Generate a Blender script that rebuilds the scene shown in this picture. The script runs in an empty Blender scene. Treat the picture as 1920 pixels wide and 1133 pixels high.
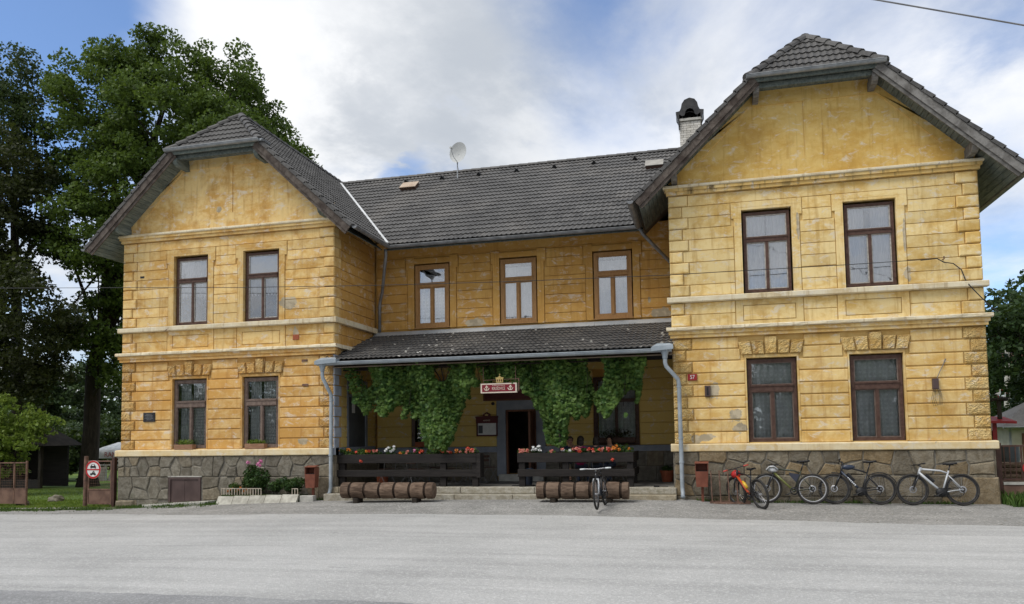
import bpy, bmesh, math, random
import numpy as np
from mathutils import Vector, Matrix, noise as mnoise

S = bpy.context.scene
C = S.collection
R = math.radians
rnd = random.Random(7)
V = Vector

# ------------------------------------------------------------------ camera
cam_d = bpy.data.cameras.new('camera')
cam = bpy.data.objects.new('camera', cam_d)
C.objects.link(cam)
S.camera = cam
CAM = V((17.4647, -20.0235, 1.70))
yaw, pitch, roll = R(-14.0914), R(3.7666), R(-0.86107)
fwd = V((math.sin(yaw)*math.cos(pitch), math.cos(yaw)*math.cos(pitch), math.sin(pitch)))
rt = V((math.cos(yaw), -math.sin(yaw), 0))
up = rt.cross(fwd)
r2 = math.cos(roll)*rt + math.sin(roll)*up
u2 = -math.sin(roll)*rt + math.cos(roll)*up
mw = Matrix((r2, u2, -fwd)).transposed().to_4x4()
mw.translation = CAM
cam.matrix_world = mw
cam_d.sensor_fit = 'HORIZONTAL'
cam_d.sensor_width = 36.0
cam_d.lens = 36.0*1442/1920
cam_d.shift_y = 153.5/1920
cam_d.clip_start = 0.1
cam_d.clip_end = 900

# ------------------------------------------------------------------ light
S.view_settings.view_transform = 'Standard'
S.view_settings.look = 'None'
S.view_settings.exposure = 0.40
S.view_settings.gamma = 1
S.view_settings.use_curve_mapping = False
SUN = V((-0.42, -0.42, 0.80)).normalized()          # towards the sun
sl = bpy.data.lights.new('sun', 'SUN')
sl.energy = 1.85
sl.angle = R(28)
sl.color = (1.0, 0.97, 0.92)
so = bpy.data.objects.new('sun', sl)
so.rotation_euler = SUN.to_track_quat('Z', 'Y').to_euler()
so.location = (0, -20, 30)
C.objects.link(so)

wd = bpy.data.worlds.new('World')
S.world = wd
wd.use_nodes = True
wt = wd.node_tree
wt.nodes.clear()


class NT:
    """small helper round a node tree"""
    def __init__(s, t):
        s.t = t

    def n(s, typ, **kw):
        nd = s.t.nodes.new(typ)
        for k, v in kw.items():
            if k.startswith('i_'):
                key = k[2:]
                key = int(key) if key.isdigit() else key.replace('_', ' ')
                inp = nd.inputs[key]
                if isinstance(v, bpy.types.NodeSocket):
                    s.t.links.new(v, inp)
                else:
                    inp.default_value = v
            else:
                setattr(nd, k, v)
        return nd

    def l(s, a, b):
        s.t.links.new(a, b)

    def noise(s, vec, scale, detail=4, rough=.55, dist=0.0, out=0):
        nd = s.n('ShaderNodeTexNoise', i_Scale=scale, i_Detail=detail, i_Roughness=rough, i_Distortion=dist)
        if vec is not None:
            s.l(vec, nd.inputs['Vector'])
        return nd.outputs[out]

    def map(s, vec, scale=(1, 1, 1), loc=(0, 0, 0), rot=(0, 0, 0)):
        nd = s.n('ShaderNodeMapping')
        nd.inputs['Scale'].default_value = scale
        nd.inputs['Location'].default_value = loc
        nd.inputs['Rotation'].default_value = rot
        s.l(vec, nd.inputs['Vector'])
        return nd.outputs[0]

    def ramp(s, fac, lo, hi, a=0.0, b=1.0):
        nd = s.n('ShaderNodeMapRange', interpolation_type='SMOOTHSTEP')
        nd.inputs['From Min'].default_value = lo
        nd.inputs['From Max'].default_value = hi
        nd.inputs['To Min'].default_value = a
        nd.inputs['To Max'].default_value = b
        s.l(fac, nd.inputs['Value'])
        return nd.outputs[0]

    def math(s, op, a, b=0.0, clamp=False):
        nd = s.n('ShaderNodeMath', operation=op, use_clamp=clamp)
        for k, v in ((0, a), (1, b)):
            if isinstance(v, bpy.types.NodeSocket):
                s.l(v, nd.inputs[k])
            else:
                nd.inputs[k].default_value = v
        return nd.outputs[0]

    def mix(s, fac, a, b, blend='MIX'):
        nd = s.n('ShaderNodeMix', data_type='RGBA', blend_type=blend)
        for k, v in ((0, fac), (6, a), (7, b)):
            if isinstance(v, bpy.types.NodeSocket):
                s.l(v, nd.inputs[k])
            elif k == 0:
                nd.inputs[k].default_value = v
            else:
                nd.inputs[k].default_value = (*v, 1) if len(v) == 3 else v
        return nd.outputs[2]


w = NT(wt)
dirv = w.n('ShaderNodeTexCoord').outputs['Generated']
sky = w.n('ShaderNodeTexSky', sky_type='NISHITA', sun_disc=False)
sky.sun_elevation = math.asin(SUN.z)
sky.sun_rotation = math.atan2(SUN.x, SUN.y)
sky.altitude = 500
sky.air_density = 1.0
sky.dust_density = 0.2
sky.ozone_density = 1.5
sp = w.n('ShaderNodeSeparateXYZ')
w.l(dirv, sp.inputs[0])
zz = w.math('ADD', w.math('MAXIMUM', sp.outputs[2], 0.0), 0.16)
cx = w.math('DIVIDE', sp.outputs[0], zz)
cy = w.math('DIVIDE', sp.outputs[1], zz)
cb = w.n('ShaderNodeCombineXYZ')
w.l(cx, cb.inputs[0])
w.l(cy, cb.inputs[1])
pl = cb.outputs[0]
n1 = w.noise(w.map(pl, (1.0, 0.75, 1), (3.1, 1.7, 0)), 1.15, 9, .58, .25)
n2 = w.noise(w.map(pl, (1.0, 0.8, 1), (7.7, 2.3, 0), (0, 0, R(25))), 2.0, 8, .6, .15)
n3 = w.noise(w.map(pl, (1, 1, 1), (1.7, 9.3, 0)), .9, 6, .5, .1)


def blob(px_dir, inner, outer):
    """1 near the given direction of the sky, 0 away from it"""
    d = V(px_dir).normalized()
    dp = w.n('ShaderNodeVectorMath', operation='DOT_PRODUCT')
    w.l(dirv, dp.inputs[0])
    dp.inputs[1].default_value = d
    jig = w.math('MULTIPLY', w.math('SUBTRACT', n2, .5), 0.05)
    v = w.math('ADD', dp.outputs['Value'], jig)
    return w.ramp(v, math.cos(outer), math.cos(inner))


cover = w.math('ADD', .90, w.math('ADD', w.math('MULTIPLY', w.math('SUBTRACT', n1, .5), 2.3), w.math('MULTIPLY', w.math('SUBTRACT', n2, .5), 1.3)))
for d, a, b, k in (((-.690, .580, .432), .0, .27, -1.05), ((-.80, .40, .45), .10, .5, -.7),
                   ((-.285, .888, .363), .0, .09, -.62), ((-.435, .85, .310), .0, .11, -.60),
                   ((-.13, .84, .52), .0, .20, -.62), ((.335, .93, .140), .0, .20, -.8),
                   ((.05, .86, .50), .0, .22, -.25), ((.27, .85, .45), .0, .26, -.20), ((.0, .92, .36), .0, .22, -.12),
                   ((-.50, .755, .42), .02, .22, .75), ((-.34, .83, .44), .04, .26, .75), ((.32, .92, .27), .0, .16, .3)):
    cover = w.math('ADD', cover, w.math('MULTIPLY', blob(d, a, b), k))
cfac = w.ramp(cover, -.10, 1.15, .04, 1.0)
# brightness inside the clouds
bri = w.math('ADD', w.math('MULTIPLY', n2, .95), w.math('ADD', w.math('MULTIPLY', n3, .35), w.math('MULTIPLY', n1, .35)))
for d, a, b, k in (((-.535, .725, .436), .0, .30, .27), ((-.31, .845, .420), .0, .26, -.22), ((-.45, .80, .35), .0, .12, .16),
                   ((-.17, .90, .36), .0, .16, .20), ((.12, .90, .42), .05, .3, .10), ((.3, .9, .3), .0, .2, .15)):
    bri = w.math('ADD', bri, w.math('MULTIPLY', blob(d, a, b), k))
ccol = w.mix(w.ramp(bri, .50, 1.10), (4.2, 4.55, 5.05), (7.7, 7.8, 7.95))
skyc = w.n('ShaderNodeVectorMath', operation='MULTIPLY')
w.l(sky.outputs[0], skyc.inputs[0])
skyc.inputs[1].default_value = (1.02, 1.20, 1.42)
bg = w.n('ShaderNodeBackground', i_Strength=0.1)
w.l(w.mix(cfac, skyc.outputs[0], ccol), bg.inputs['Color'])
wo = w.n('ShaderNodeOutputWorld')
w.l(bg.outputs[0], wo.inputs[0])

# ------------------------------------------------------------------ object helpers
WL = {}


def put(name, mesh, parent=None, loc=(0, 0, 0), rot=None, label=None, cat=None, group=None, kind=None):
    o = bpy.data.objects.new(name, mesh)
    C.objects.link(o)
    base = V((0, 0, 0))
    if parent is not None:
        o.parent = parent
        base = WL.get(parent.name, V((0, 0, 0)))
    o.location = V(loc) - base
    if rot is not None:
        o.rotation_euler = rot
    WL[o.name] = V(loc)
    tag(o, label, cat, group, kind)
    return o


def tag(o, label=None, cat=None, group=None, kind=None):
    for k, v in (('label', label), ('category', cat), ('group', group), ('kind', kind)):
        if v:
            o[k] = v
    return o


def empty(name, loc, label, cat, group=None, rot=None):
    """root of a thing; children are given in world coordinates, or locally when rot is given"""
    o = bpy.data.objects.new(name, None)
    C.objects.link(o)
    o.empty_display_size = .2
    o.location = loc
    WL[o.name] = V(loc)
    if rot is not None:
        o.rotation_euler = rot
        WL[o.name] = V((0, 0, 0))
    return tag(o, label, cat, group)


def copy_tree(o, parent=None):
    c = o.copy()
    C.objects.link(c)
    WL[c.name] = WL.get(o.name, V((0, 0, 0)))
    if parent is not None:
        c.parent = parent
    for ch in list(o.children):
        copy_tree(ch, c)
    return c


class MB:
    def __init__(s, T=None):
        s.v, s.f, s.m, s.T = [], [], [], T

    def add(s, pts, faces, mi=0):
        b = len(s.v)
        for p in pts:
            s.v.append(tuple(s.T(p)) if s.T else (p[0], p[1], p[2]))
        for f in faces:
            s.f.append([b+i for i in f])
            s.m.append(mi)
        return s

    def hexa(s, p, mi=0):
        return s.add(p, [(0, 3, 2, 1), (4, 5, 6, 7), (0, 1, 5, 4), (1, 2, 6, 5), (2, 3, 7, 6), (3, 0, 4, 7)], mi)

    def box(s, x0, x1, y0, y1, z0, z1, mi=0):
        return s.hexa([(x0, y0, z0), (x1, y0, z0), (x1, y1, z0), (x0, y1, z0),
                       (x0, y0, z1), (x1, y0, z1), (x1, y1, z1), (x0, y1, z1)], mi)

    def block(s, x0, x1, z0, z1, yf, yb, c, mi=0, cr=None):
        """block whose front (towards -y) is chamfered by c"""
        cr = c if cr is None else cr
        p = [(x0, yf+cr, z0), (x1, yf+cr, z0), (x1, yf+cr, z1), (x0, yf+cr, z1),
             (x0+c, yf, z0+c), (x1-c, yf, z0+c), (x1-c, yf, z1-c), (x0+c, yf, z1-c),
             (x0, yb, z0), (x1, yb, z0), (x1, yb, z1), (x0, yb, z1)]
        return s.add(p, [(4, 5, 6, 7), (0, 1, 5, 4), (1, 2, 6, 5), (2, 3, 7, 6), (3, 0, 4, 7),
                         (0, 8, 9, 1), (1, 9, 10, 2), (2, 10, 11, 3), (3, 11, 8, 0)], mi)

    def rock(s, x0, x1, z0, z1, yf, yb, c, amp, nx, nz, seed, mi=0):
        """chamfered block with an uneven, hammered front"""
        b = []
        for j in range(nz+1):
            for i in range(nx+1):
                x = x0+c+(x1-x0-2*c)*i/nx
                z = z0+c+(z1-z0-2*c)*j/nz
                e = 1.0 if 0 < i < nx and 0 < j < nz else .4
                d = mnoise.noise(V((x*19+seed, z*23, seed*1.7)))*amp*e
                b.append((x, yf-d-amp*.5*e, z))
        f = []
        for j in range(nz):
            for i in range(nx):
                a = j*(nx+1)+i
                f.append((a, a+1, a+nx+2, a+nx+1))
        s.add(b, f, mi)
        p = [(x0, yf+c, z0), (x1, yf+c, z0), (x1, yf+c, z1), (x0, yf+c, z1),
             b[0], b[nx], b[(nx+1)*(nz+1)-1], b[(nx+1)*nz],
             (x0, yb, z0), (x1, yb, z0), (x1, yb, z1), (x0, yb, z1)]
        # edge strips follow the uneven front
        low = [b[i] for i in range(nx+1)]
        top = [b[(nx+1)*nz+i] for i in range(nx+1)]
        lef = [b[(nx+1)*j] for j in range(nz+1)]
        rig = [b[(nx+1)*j+nx] for j in range(nz+1)]
        s.add([p[0]]+low+[p[1]], [tuple([0]+[nx+2]+list(range(nx+1, 0, -1)))], mi)
        s.add([p[3]]+top+[p[2]], [tuple([0]+list(range(1, nx+2))+[nx+2])], mi)
        s.add([p[0]]+lef+[p[3]], [tuple([0]+list(range(1, nz+2))+[nz+2])], mi)
        s.add([p[1]]+rig+[p[2]], [tuple([0]+[nz+2]+list(range(nz+1, 0, -1)))], mi)
        return s.add([p[0], p[1], p[2], p[3], p[8], p[9], p[10], p[11]],
                     [(0, 4, 5, 1), (1, 5, 6, 2), (2, 6, 7, 3), (3, 7, 4, 0)], mi)

    def poly(s, pts, mi=0):
        return s.add(pts, [tuple(range(len(pts)))], mi)

    def prism(s, pts, d, mi=0):
        """polygon pts extruded by vector d"""
        n = len(pts)
        q = [tuple(V(p)+V(d)) for p in pts]
        return s.add(list(pts)+q, [tuple(range(n)), tuple(range(2*n-1, n-1, -1))] +
                     [(i, i+n, (i+1) % n+n, (i+1) % n) for i in range(n)], mi)

    def stone(s, poly, yf, yb, c, mi=0):
        """polygon in x,z pushed out to yf with a chamfered rim"""
        n = len(poly)
        cx = sum(p[0] for p in poly)/n
        cz = sum(p[1] for p in poly)/n
        a = [(x, yf+c*1.1, z) for x, z in poly]
        b = []
        for x, z in poly:
            l = math.hypot(x-cx, z-cz) or 1
            k = min(.45, c*1.5/l)
            b.append((x+(cx-x)*k, yf, z+(cz-z)*k))
        d = [(x, yb, z) for x, z in poly]
        i = range(n)
        return s.add(a+b+d, [tuple(range(n, 2*n))] + [(k, (k+1) % n, n+(k+1) % n, n+k) for k in i] +
                     [(k, 2*n+k, 2*n+(k+1) % n, (k+1) % n) for k in i], mi)

    def tube(s, pts, r, n=6, mi=0, caps=True, closed=False, r2=None):
        pts = [V(p) for p in pts]
        m = len(pts)
        ring = []
        prev = None
        for i, p in enumerate(pts):
            if closed:
                t = pts[(i+1) % m]-pts[i-1]
            else:
                t = pts[min(i+1, m-1)]-pts[max(i-1, 0)]
            t = t.normalized() if t.length > 1e-9 else V((0, 0, 1))
            if prev is None:
                a = V((0, 0, 1)) if abs(t.z) < .9 else V((1, 0, 0))
                u = t.cross(a).normalized()
            else:
                u = (prev-t*prev.dot(t))
                u = u.normalized() if u.length > 1e-6 else t.orthogonal().normalized()
            prev = u
            vv = t.cross(u)
            rr = r if r2 is None else r+(r2-r)*i/max(1, m-1)
            if isinstance(r, (list, tuple)):
                rr = r[i]
            ring.append([p+u*(rr*math.cos(2*math.pi*k/n))+vv*(rr*math.sin(2*math.pi*k/n)) for k in range(n)])
        vs = [q for rg in ring for q in rg]
        fs = []
        for i in range(m if closed else m-1):
            j = (i+1) % m
            for k in range(n):
                fs.append((i*n+k, i*n+(k+1) % n, j*n+(k+1) % n, j*n+k))
        if caps and not closed:
            fs.append(tuple(range(n-1, -1, -1)))
            fs.append(tuple(range((m-1)*n, m*n)))
        return s.add(vs, fs, mi)

    def lathe(s, prof, c=(0, 0, 0), n=12, mi=0, axis='z'):
        vs, fs = [], []
        for r, h in prof:
            for k in range(n):
                a = 2*math.pi*k/n
                x, y = r*math.cos(a), r*math.sin(a)
                p = (x, y, h) if axis == 'z' else ((x, h, y) if axis == 'y' else (h, x, y))
                vs.append((c[0]+p[0], c[1]+p[1], c[2]+p[2]))
        for i in range(len(prof)-1):
            for k in range(n):
                fs.append((i*n+k, i*n+(k+1) % n, (i+1)*n+(k+1) % n, (i+1)*n+k))
        return s.add(vs, fs, mi)

    def ball(s, c, rx, ry, rz, n=8, m=6, mi=0, wob=0, seed=0):
        vs, fs = [], []
        for j in range(m+1):
            t = math.pi*j/m
            for k in range(n):
                a = 2*math.pi*k/n
                d = V((math.sin(t)*math.cos(a), math.sin(t)*math.sin(a), math.cos(t)))
                k2 = 1+wob*mnoise.noise(d*1.7+V((seed, seed*.3, 0)))
                vs.append((c[0]+d.x*rx*k2, c[1]+d.y*ry*k2, c[2]+d.z*rz*k2))
        for j in range(m):
            for k in range(n):
                fs.append((j*n+k, (j+1)*n+k, (j+1)*n+(k+1) % n, j*n+(k+1) % n))
        return s.add(vs, fs, mi)

    def mesh(s, name, mats, org=None, smooth=False):
        if not isinstance(mats, (list, tuple)):
            mats = [mats]
        me = bpy.data.meshes.new(name)
        if org is None:
            vv = s.v
        else:
            vv = [(x-org[0], y-org[1], z-org[2]) for x, y, z in s.v]
        me.from_pydata(vv, [], s.f)
        for m in mats:
            me.materials.append(m)
        if len(mats) > 1:
            me.polygons.foreach_set('material_index', s.m)
        if smooth:
            me.polygons.foreach_set('use_smooth', [True]*len(s.f))
        me.update()
        return me

    def build(s, name, mats, parent=None, smooth=False, org=None, **kw):
        if org is None:
            xs, ys, zs = zip(*s.v)
            org = V(((min(xs)+max(xs))/2, (min(ys)+max(ys))/2, min(zs)))
        return put(name, s.mesh(name, mats, org, smooth), parent, org, **kw)


def quad_cloud(name, P, mats, parent=None, mi=None, org=(0, 0, 0), **kw):
    """P: (n,4,3) numpy quads -> one mesh object"""
    n = len(P)
    me = bpy.data.meshes.new(name)
    vv = (P.reshape(-1, 3)-np.array(org)).astype(np.float32)
    me.vertices.add(n*4)
    me.vertices.foreach_set('co', vv.ravel())
    me.loops.add(n*4)
    me.loops.foreach_set('vertex_index', np.arange(n*4, dtype=np.int32))
    me.polygons.add(n)
    me.polygons.foreach_set('loop_start', np.arange(0, n*4, 4, dtype=np.int32))
    if not isinstance(mats, (list, tuple)):
        mats = [mats]
    for m in mats:
        me.materials.append(m)
    if mi is not None:
        me.polygons.foreach_set('material_index', np.asarray(mi, dtype=np.int32))
    me.update(calc_edges=True)
    return put(name, me, parent, org, **kw)


def text_mesh(txt, size, depth=.004, align='CENTER'):
    cu = bpy.data.curves.new('lettering', 'FONT')
    cu.body = txt
    cu.size = size
    cu.extrude = depth
    cu.align_x = align
    cu.align_y = 'CENTER'
    o = bpy.data.objects.new('lettering', cu)
    C.objects.link(o)
    dg = bpy.context.evaluated_depsgraph_get()
    me = bpy.data.meshes.new_from_object(o.evaluated_get(dg))
    bpy.data.objects.remove(o)
    return me


# ------------------------------------------------------------------ materials
def mat(name, rough=.8, spec=.3):
    m = bpy.data.materials.new(name)
    m.use_nodes = True
    t = NT(m.node_tree)
    b = m.node_tree.nodes['Principled BSDF']
    b.inputs['Roughness'].default_value = rough
    b.inputs['Specular IOR Level'].default_value = spec
    return m, t, b


def bump(t, b, h, strength=.3, dist=.02):
    nd = t.n('ShaderNodeBump', i_Strength=strength, i_Distance=dist)
    t.l(h, nd.inputs['Height'])
    t.l(nd.outputs[0], b.inputs['Normal'])


def pos(t):
    return t.n('ShaderNodeNewGeometry').outputs['Position']


def objc(t):
    return t.n('ShaderNodeTexCoord').outputs['Object']


def orand(t):
    return t.n('ShaderNodeObjectInfo').outputs['Random']


def mottled(name, a, b_, scale=4, rough=.8, detail=5, spec=.3, lo=.35, hi=.65, bstr=.15, bscale=40, metal=0.0, rv=0.0, co='p', stretch=(1, 1, 1)):
    m, t, b = mat(name, rough, spec)
    p = t.map(pos(t) if co == 'p' else objc(t), stretch)
    c = t.mix(t.ramp(t.noise(p, scale, detail), lo, hi), a, b_)
    if rv:
        k = t.ramp(orand(t), 0, 1, 1-rv, 1+rv)
        hs = t.n('ShaderNodeHueSaturation')
        t.l(c, hs.inputs['Color'])
        t.l(k, hs.inputs['Value'])
        c = hs.outputs[0]
    t.l(c, b.inputs['Base Color'])
    b.inputs['Metallic'].default_value = metal
    if bstr:
        bump(t, b, t.noise(p, bscale, 4), bstr, .01)
    return m


def plaster(name, base, pale, dark, bare=(.50, .42, .29), pale_lo=.42, pale_hi=.62, bare_thr=.70, seed=0, spots=(), rv=.06, streak=.5, rock=False):
    m, t, b = mat(name, .9, .15)
    p0 = pos(t)
    p = t.map(p0, (1, 1, 1), (seed, seed*.7, seed*1.3))
    big = t.noise(p, .75, 5, .6, .3)
    med = t.noise(t.map(p, (.8, 1, 1.6)), 2.6, 7, .68, .4)
    fin = t.noise(p, 9, 5, .65)
    f = t.math('ADD', t.math('MULTIPLY', big, .42), t.math('ADD', t.math('MULTIPLY', med, .45), t.math('MULTIPLY', fin, .16)))
    c = t.mix(t.ramp(f, pale_lo, pale_hi), base, pale)
    d = t.noise(t.map(p, (1, 1, .55), (4, 2, 9)), 1.9, 6, .62, .5)
    c = t.mix(t.math('MULTIPLY', t.ramp(d, .50, .72), .60), c, dark)
    st = t.noise(t.map(p, (7, 7, .5)), 1.3, 4, .6)
    c = t.mix(t.math('MULTIPLY', t.ramp(st, .53, .70), streak), c, dark)
    st2 = t.noise(t.map(p, (16, 16, .35), (3, 3, 3)), 1.0, 3, .6)
    c = t.mix(t.math('MULTIPLY', t.math('MULTIPLY', t.ramp(st2, .55, .75), t.ramp(big, .45, .65)), streak*.5), c, tuple(x*.7 for x in dark))
    wht = t.noise(t.map(p, (1, 1, 1.7), (8, 3, 1)), 3.3, 6, .7, .6)
    c = t.mix(t.math('MULTIPLY', t.ramp(wht, .53, .67), .80), c, tuple(min(1, .45*x+.45*.78) for x in pale))
    br = t.noise(t.map(p, (1, 1, 1.2), (1, 7, 3)), 2.2, 6, .62, .7)
    bm = t.ramp(br, bare_thr, bare_thr+.02)
    dn = t.noise(p, 5, 6, .68)
    for (sx, sz, rx, rz) in spots:
        s_ = t.n('ShaderNodeSeparateXYZ')
        t.l(p0, s_.inputs[0])
        ux = t.math('DIVIDE', t.math('SUBTRACT', s_.outputs[0], sx), rx)
        uz = t.math('DIVIDE', t.math('SUBTRACT', s_.outputs[2], sz), rz)
        q = t.math('ADD', t.math('MULTIPLY', ux, ux), t.math('MULTIPLY', uz, uz))
        q = t.math('ADD', q, t.math('MULTIPLY', t.math('SUBTRACT', dn, .5), 4.2))
        bm = t.math('MAXIMUM', bm, t.ramp(q, 1.0, .9))
    bc = t.mix(t.ramp(t.noise(p, 6, 5), .4, .6), bare, tuple(x*.72 for x in bare))
    c = t.mix(bm, c, bc)
    hs = t.n('ShaderNodeHueSaturation')
    t.l(c, hs.inputs['Color'])
    t.l(t.ramp(orand(t), 0, 1, 1-rv, 1+rv), hs.inputs['Value'])
    t.l(hs.outputs[0], b.inputs['Base Color'])
    h = t.math('ADD', t.math('MULTIPLY', fin, .6), t.math('ADD', t.math('MULTIPLY', t.noise(p, 55, 3), .25), t.math('MULTIPLY', bm, -.5)))
    if rock:
        vo = t.n('ShaderNodeTexVoronoi', i_Scale=26.0)
        t.l(t.map(p, (1, 1, 1.7)), vo.inputs['Vector'])
        h = t.math('ADD', t.math('MULTIPLY', h, .4), t.math('ADD', t.math('MULTIPLY', vo.outputs['Distance'], 1.1), t.noise(p, 30, 4, .7)))
        bump(t, b, h, 1.0, .035)
    else:
        bump(t, b, h, .35, .012)
    return m


OCH = (.58, .335, .095)
M = {}
SPOT_L = [(5.72, 5.62, .28, .20), (5.95, 4.72, .09, .2), (5.0, 1.75, .2, .14), (6.2, 1.6, .16, .09), (3.35, 8.65, .12, .10)]
SPOT_R = [(17.70, 2.72, .12, .22), (18.2, 2.1, .16, .16), (18.3, 1.78, .2, .12), (17.5, 1.55, .17, .10), (17.2, 1.5, .12, .12), (19.84, 6.75, .045, .36),
          (22.25, 6.3, .035, .40), (22.28, 5.40, .08, .20)]
SPOT_M = [(10.58, 5.20, .30, .15), (16.3, 5.22, .30, .16), (15.95, 5.62, .05, .09)]
M['up_l'] = plaster('ochre_plaster_upper_left', (.60, .352, .104), (.74, .535, .235), (.41, .212, .058), seed=1, spots=SPOT_L, pale_lo=.42, pale_hi=.57, rv=.09)
KL = dict(base=(.59, .325, .092), pale=(.74, .515, .225), dark=(.42, .198, .055), rv=.08, pale_lo=.45, pale_hi=.62, seed=4, spots=SPOT_L, bare_thr=.74)
M['lo_l'] = plaster('ochre_plaster_lower_left', **KL)
M['lo_l_rock'] = plaster('ochre_hammered_plaster_left', rock=True, **KL)
M['up_r'] = plaster('yellow_plaster_upper_right', (.62, .405, .128), (.76, .590, .285), (.45, .27, .080), seed=9, spots=SPOT_R, pale_lo=.40, pale_hi=.56, rv=.09)
KR = dict(base=(.62, .385, .116), pale=(.76, .565, .255), rv=.08, dark=(.46, .24, .068), seed=13, spots=SPOT_R, pale_lo=.41, pale_hi=.60)
M['lo_r'] = plaster('yellow_plaster_lower_right', **KR)
M['lo_r_rock'] = plaster('yellow_hammered_plaster_right', rock=True, **KR)
M['gab_r'] = plaster('yellow_plaster_gable_right', (.58, .355, .090), (.67, .47, .165), (.45, .255, .060), seed=29, pale_lo=.43, pale_hi=.60, bare_thr=.76)
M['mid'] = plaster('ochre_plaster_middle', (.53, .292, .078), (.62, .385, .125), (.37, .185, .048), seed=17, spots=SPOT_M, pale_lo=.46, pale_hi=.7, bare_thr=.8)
M['porch'] = plaster('yellow_paint_porch_wall', (.66, .48, .16), (.70, .52, .19), (.58, .40, .12), seed=21, pale_lo=.5, pale_hi=.75, bare_thr=.85, streak=.15, rv=.03)
M['joint_l'] = mottled('plaster_joint_left', (.52, .295, .090), (.60, .38, .135), 3, .95)
M['joint_r'] = mottled('plaster_joint_right', (.55, .355, .115), (.64, .45, .18), 3, .95)
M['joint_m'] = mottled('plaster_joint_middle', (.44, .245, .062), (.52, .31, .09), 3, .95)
M['mould_r'] = plaster('stained_cornice_plaster', (.60, .40, .135), (.68, .50, .22), (.16, .11, .05), seed=41, streak=1.0, pale_lo=.45, pale_hi=.65)
M['ledge'] = plaster('pale_ledge_render', (.62, .50, .30), (.74, .66, .48), (.42, .31, .17), bare=(.34, .23, .15), pale_lo=.38, pale_hi=.58, bare_thr=.66, seed=31, streak=.7)
M['ledge_l'] = plaster('cream_plinth_ledge', (.70, .53, .27), (.76, .65, .43), (.52, .35, .15), bare=(.5, .45, .38), pale_lo=.4, pale_hi=.6, bare_thr=.7, seed=37, streak=.4)


def stone_mat(name, a, b_, c_, warm):
    m, t, b = mat(name, .9, .2)
    p = pos(t)
    r = orand(t)
    col = t.mix(t.ramp(r, .0, 1.0), a, b_)
    w2 = t.n('ShaderNodeMath', operation='FRACT', i_0=0.0)
    t.l(t.math('MULTIPLY', r, 7.31), w2.inputs[0])
    col = t.mix(t.math('MULTIPLY', t.ramp(w2.outputs[0], .6, 1.0), .8), col, warm)
    col = t.mix(t.ramp(t.noise(p, 7, 7, .7), .38, .62), col, c_, 'MULTIPLY')
    col = t.mix(t.math('MULTIPLY', t.ramp(t.noise(p, 26, 4, .7), .52, .66), .35), col, (.10, .10, .085))
    col = t.mix(t.math('MULTIPLY', t.ramp(t.noise(p, 3, 4, .6), .6, .72), .3), col, (.13, .14, .09))
    t.l(col, b.inputs['Base Color'])
    h = t.math('ADD', t.math('MULTIPLY', t.noise(p, 6, 6, .7), 1.0), t.math('MULTIPLY', t.noise(p, 45, 4), .25))
    bump(t, b, h, 1.0, .05)
    return m


M['stone_l'] = stone_mat('grey_rubble_stone', (.195, .175, .14), (.28, .255, .205), (.66, .64, .60), (.30, .245, .165))
M['stone_r'] = stone_mat('brown_rubble_stone', (.185, .160, .120), (.27, .235, .175), (.72, .68, .62), (.31, .225, .12))
M['stone_m'] = stone_mat('dark_porch_stone', (.17, .155, .125), (.24, .22, .18), (.75, .73, .7), (.22, .18, .12))
M['mortar'] = mottled('grey_mortar', (.15, .138, .115), (.235, .215, .18), 9, .95, bstr=.4)
M['step'] = stone_mat('worn_step_stone', (.36, .33, .27), (.44, .41, .34), (.75, .72, .66), (.40, .34, .24))
M['conc'] = mottled('concrete', (.36, .35, .31), (.50, .48, .43), 5, .9, bstr=.3)
M['concw'] = mottled('whitewashed_concrete', (.34, .32, .27), (.50, .48, .41), 6, .9, bstr=.3, rv=.08)
M['terr'] = mottled('dark_terrace_paving', (.12, .115, .105), (.19, .18, .165), 3, .8, bstr=.2)


def tile_mat(name, a, b_, speck=0.0, lich=0.0):
    m, t, b = mat(name, .62, .35)
    p = pos(t)
    c = t.mix(t.ramp(t.noise(p, 1.2, 5, .6), .35, .65), a, b_)
    c = t.mix(t.math('MULTIPLY', t.ramp(t.noise(p, 14, 5, .7), .45, .7), .5), c, tuple(x*1.7 for x in b_))
    if lich:
        c = t.mix(t.math('MULTIPLY', t.ramp(t.noise(t.map(p, (1, 1, 1), (5, 5, 5)), .55, 5, .6), .48, .64), lich), c, (.22, .20, .175))
    if speck:
        vo = t.n('ShaderNodeTexVoronoi', i_Scale=4.2)
        t.l(p, vo.inputs['Vector'])
        k = t.ramp(vo.outputs['Distance'], .22, .15)
        cs = t.n('ShaderNodeSeparateColor')
        t.l(vo.outputs['Color'], cs.inputs[0])
        k = t.math('MULTIPLY', k, t.ramp(cs.outputs[0], 1-speck, 1.02-speck))
        c = t.mix(k, c, (.55, .53, .48))
    hs = t.n('ShaderNodeHueSaturation')
    t.l(c, hs.inputs['Color'])
    t.l(t.ramp(orand(t), 0, 1, .86, 1.16), hs.inputs['Value'])
    t.l(hs.outputs[0], b.inputs['Base Color'])
    bump(t, b, t.noise(p, 60, 4), .25, .006)
    return m


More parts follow.
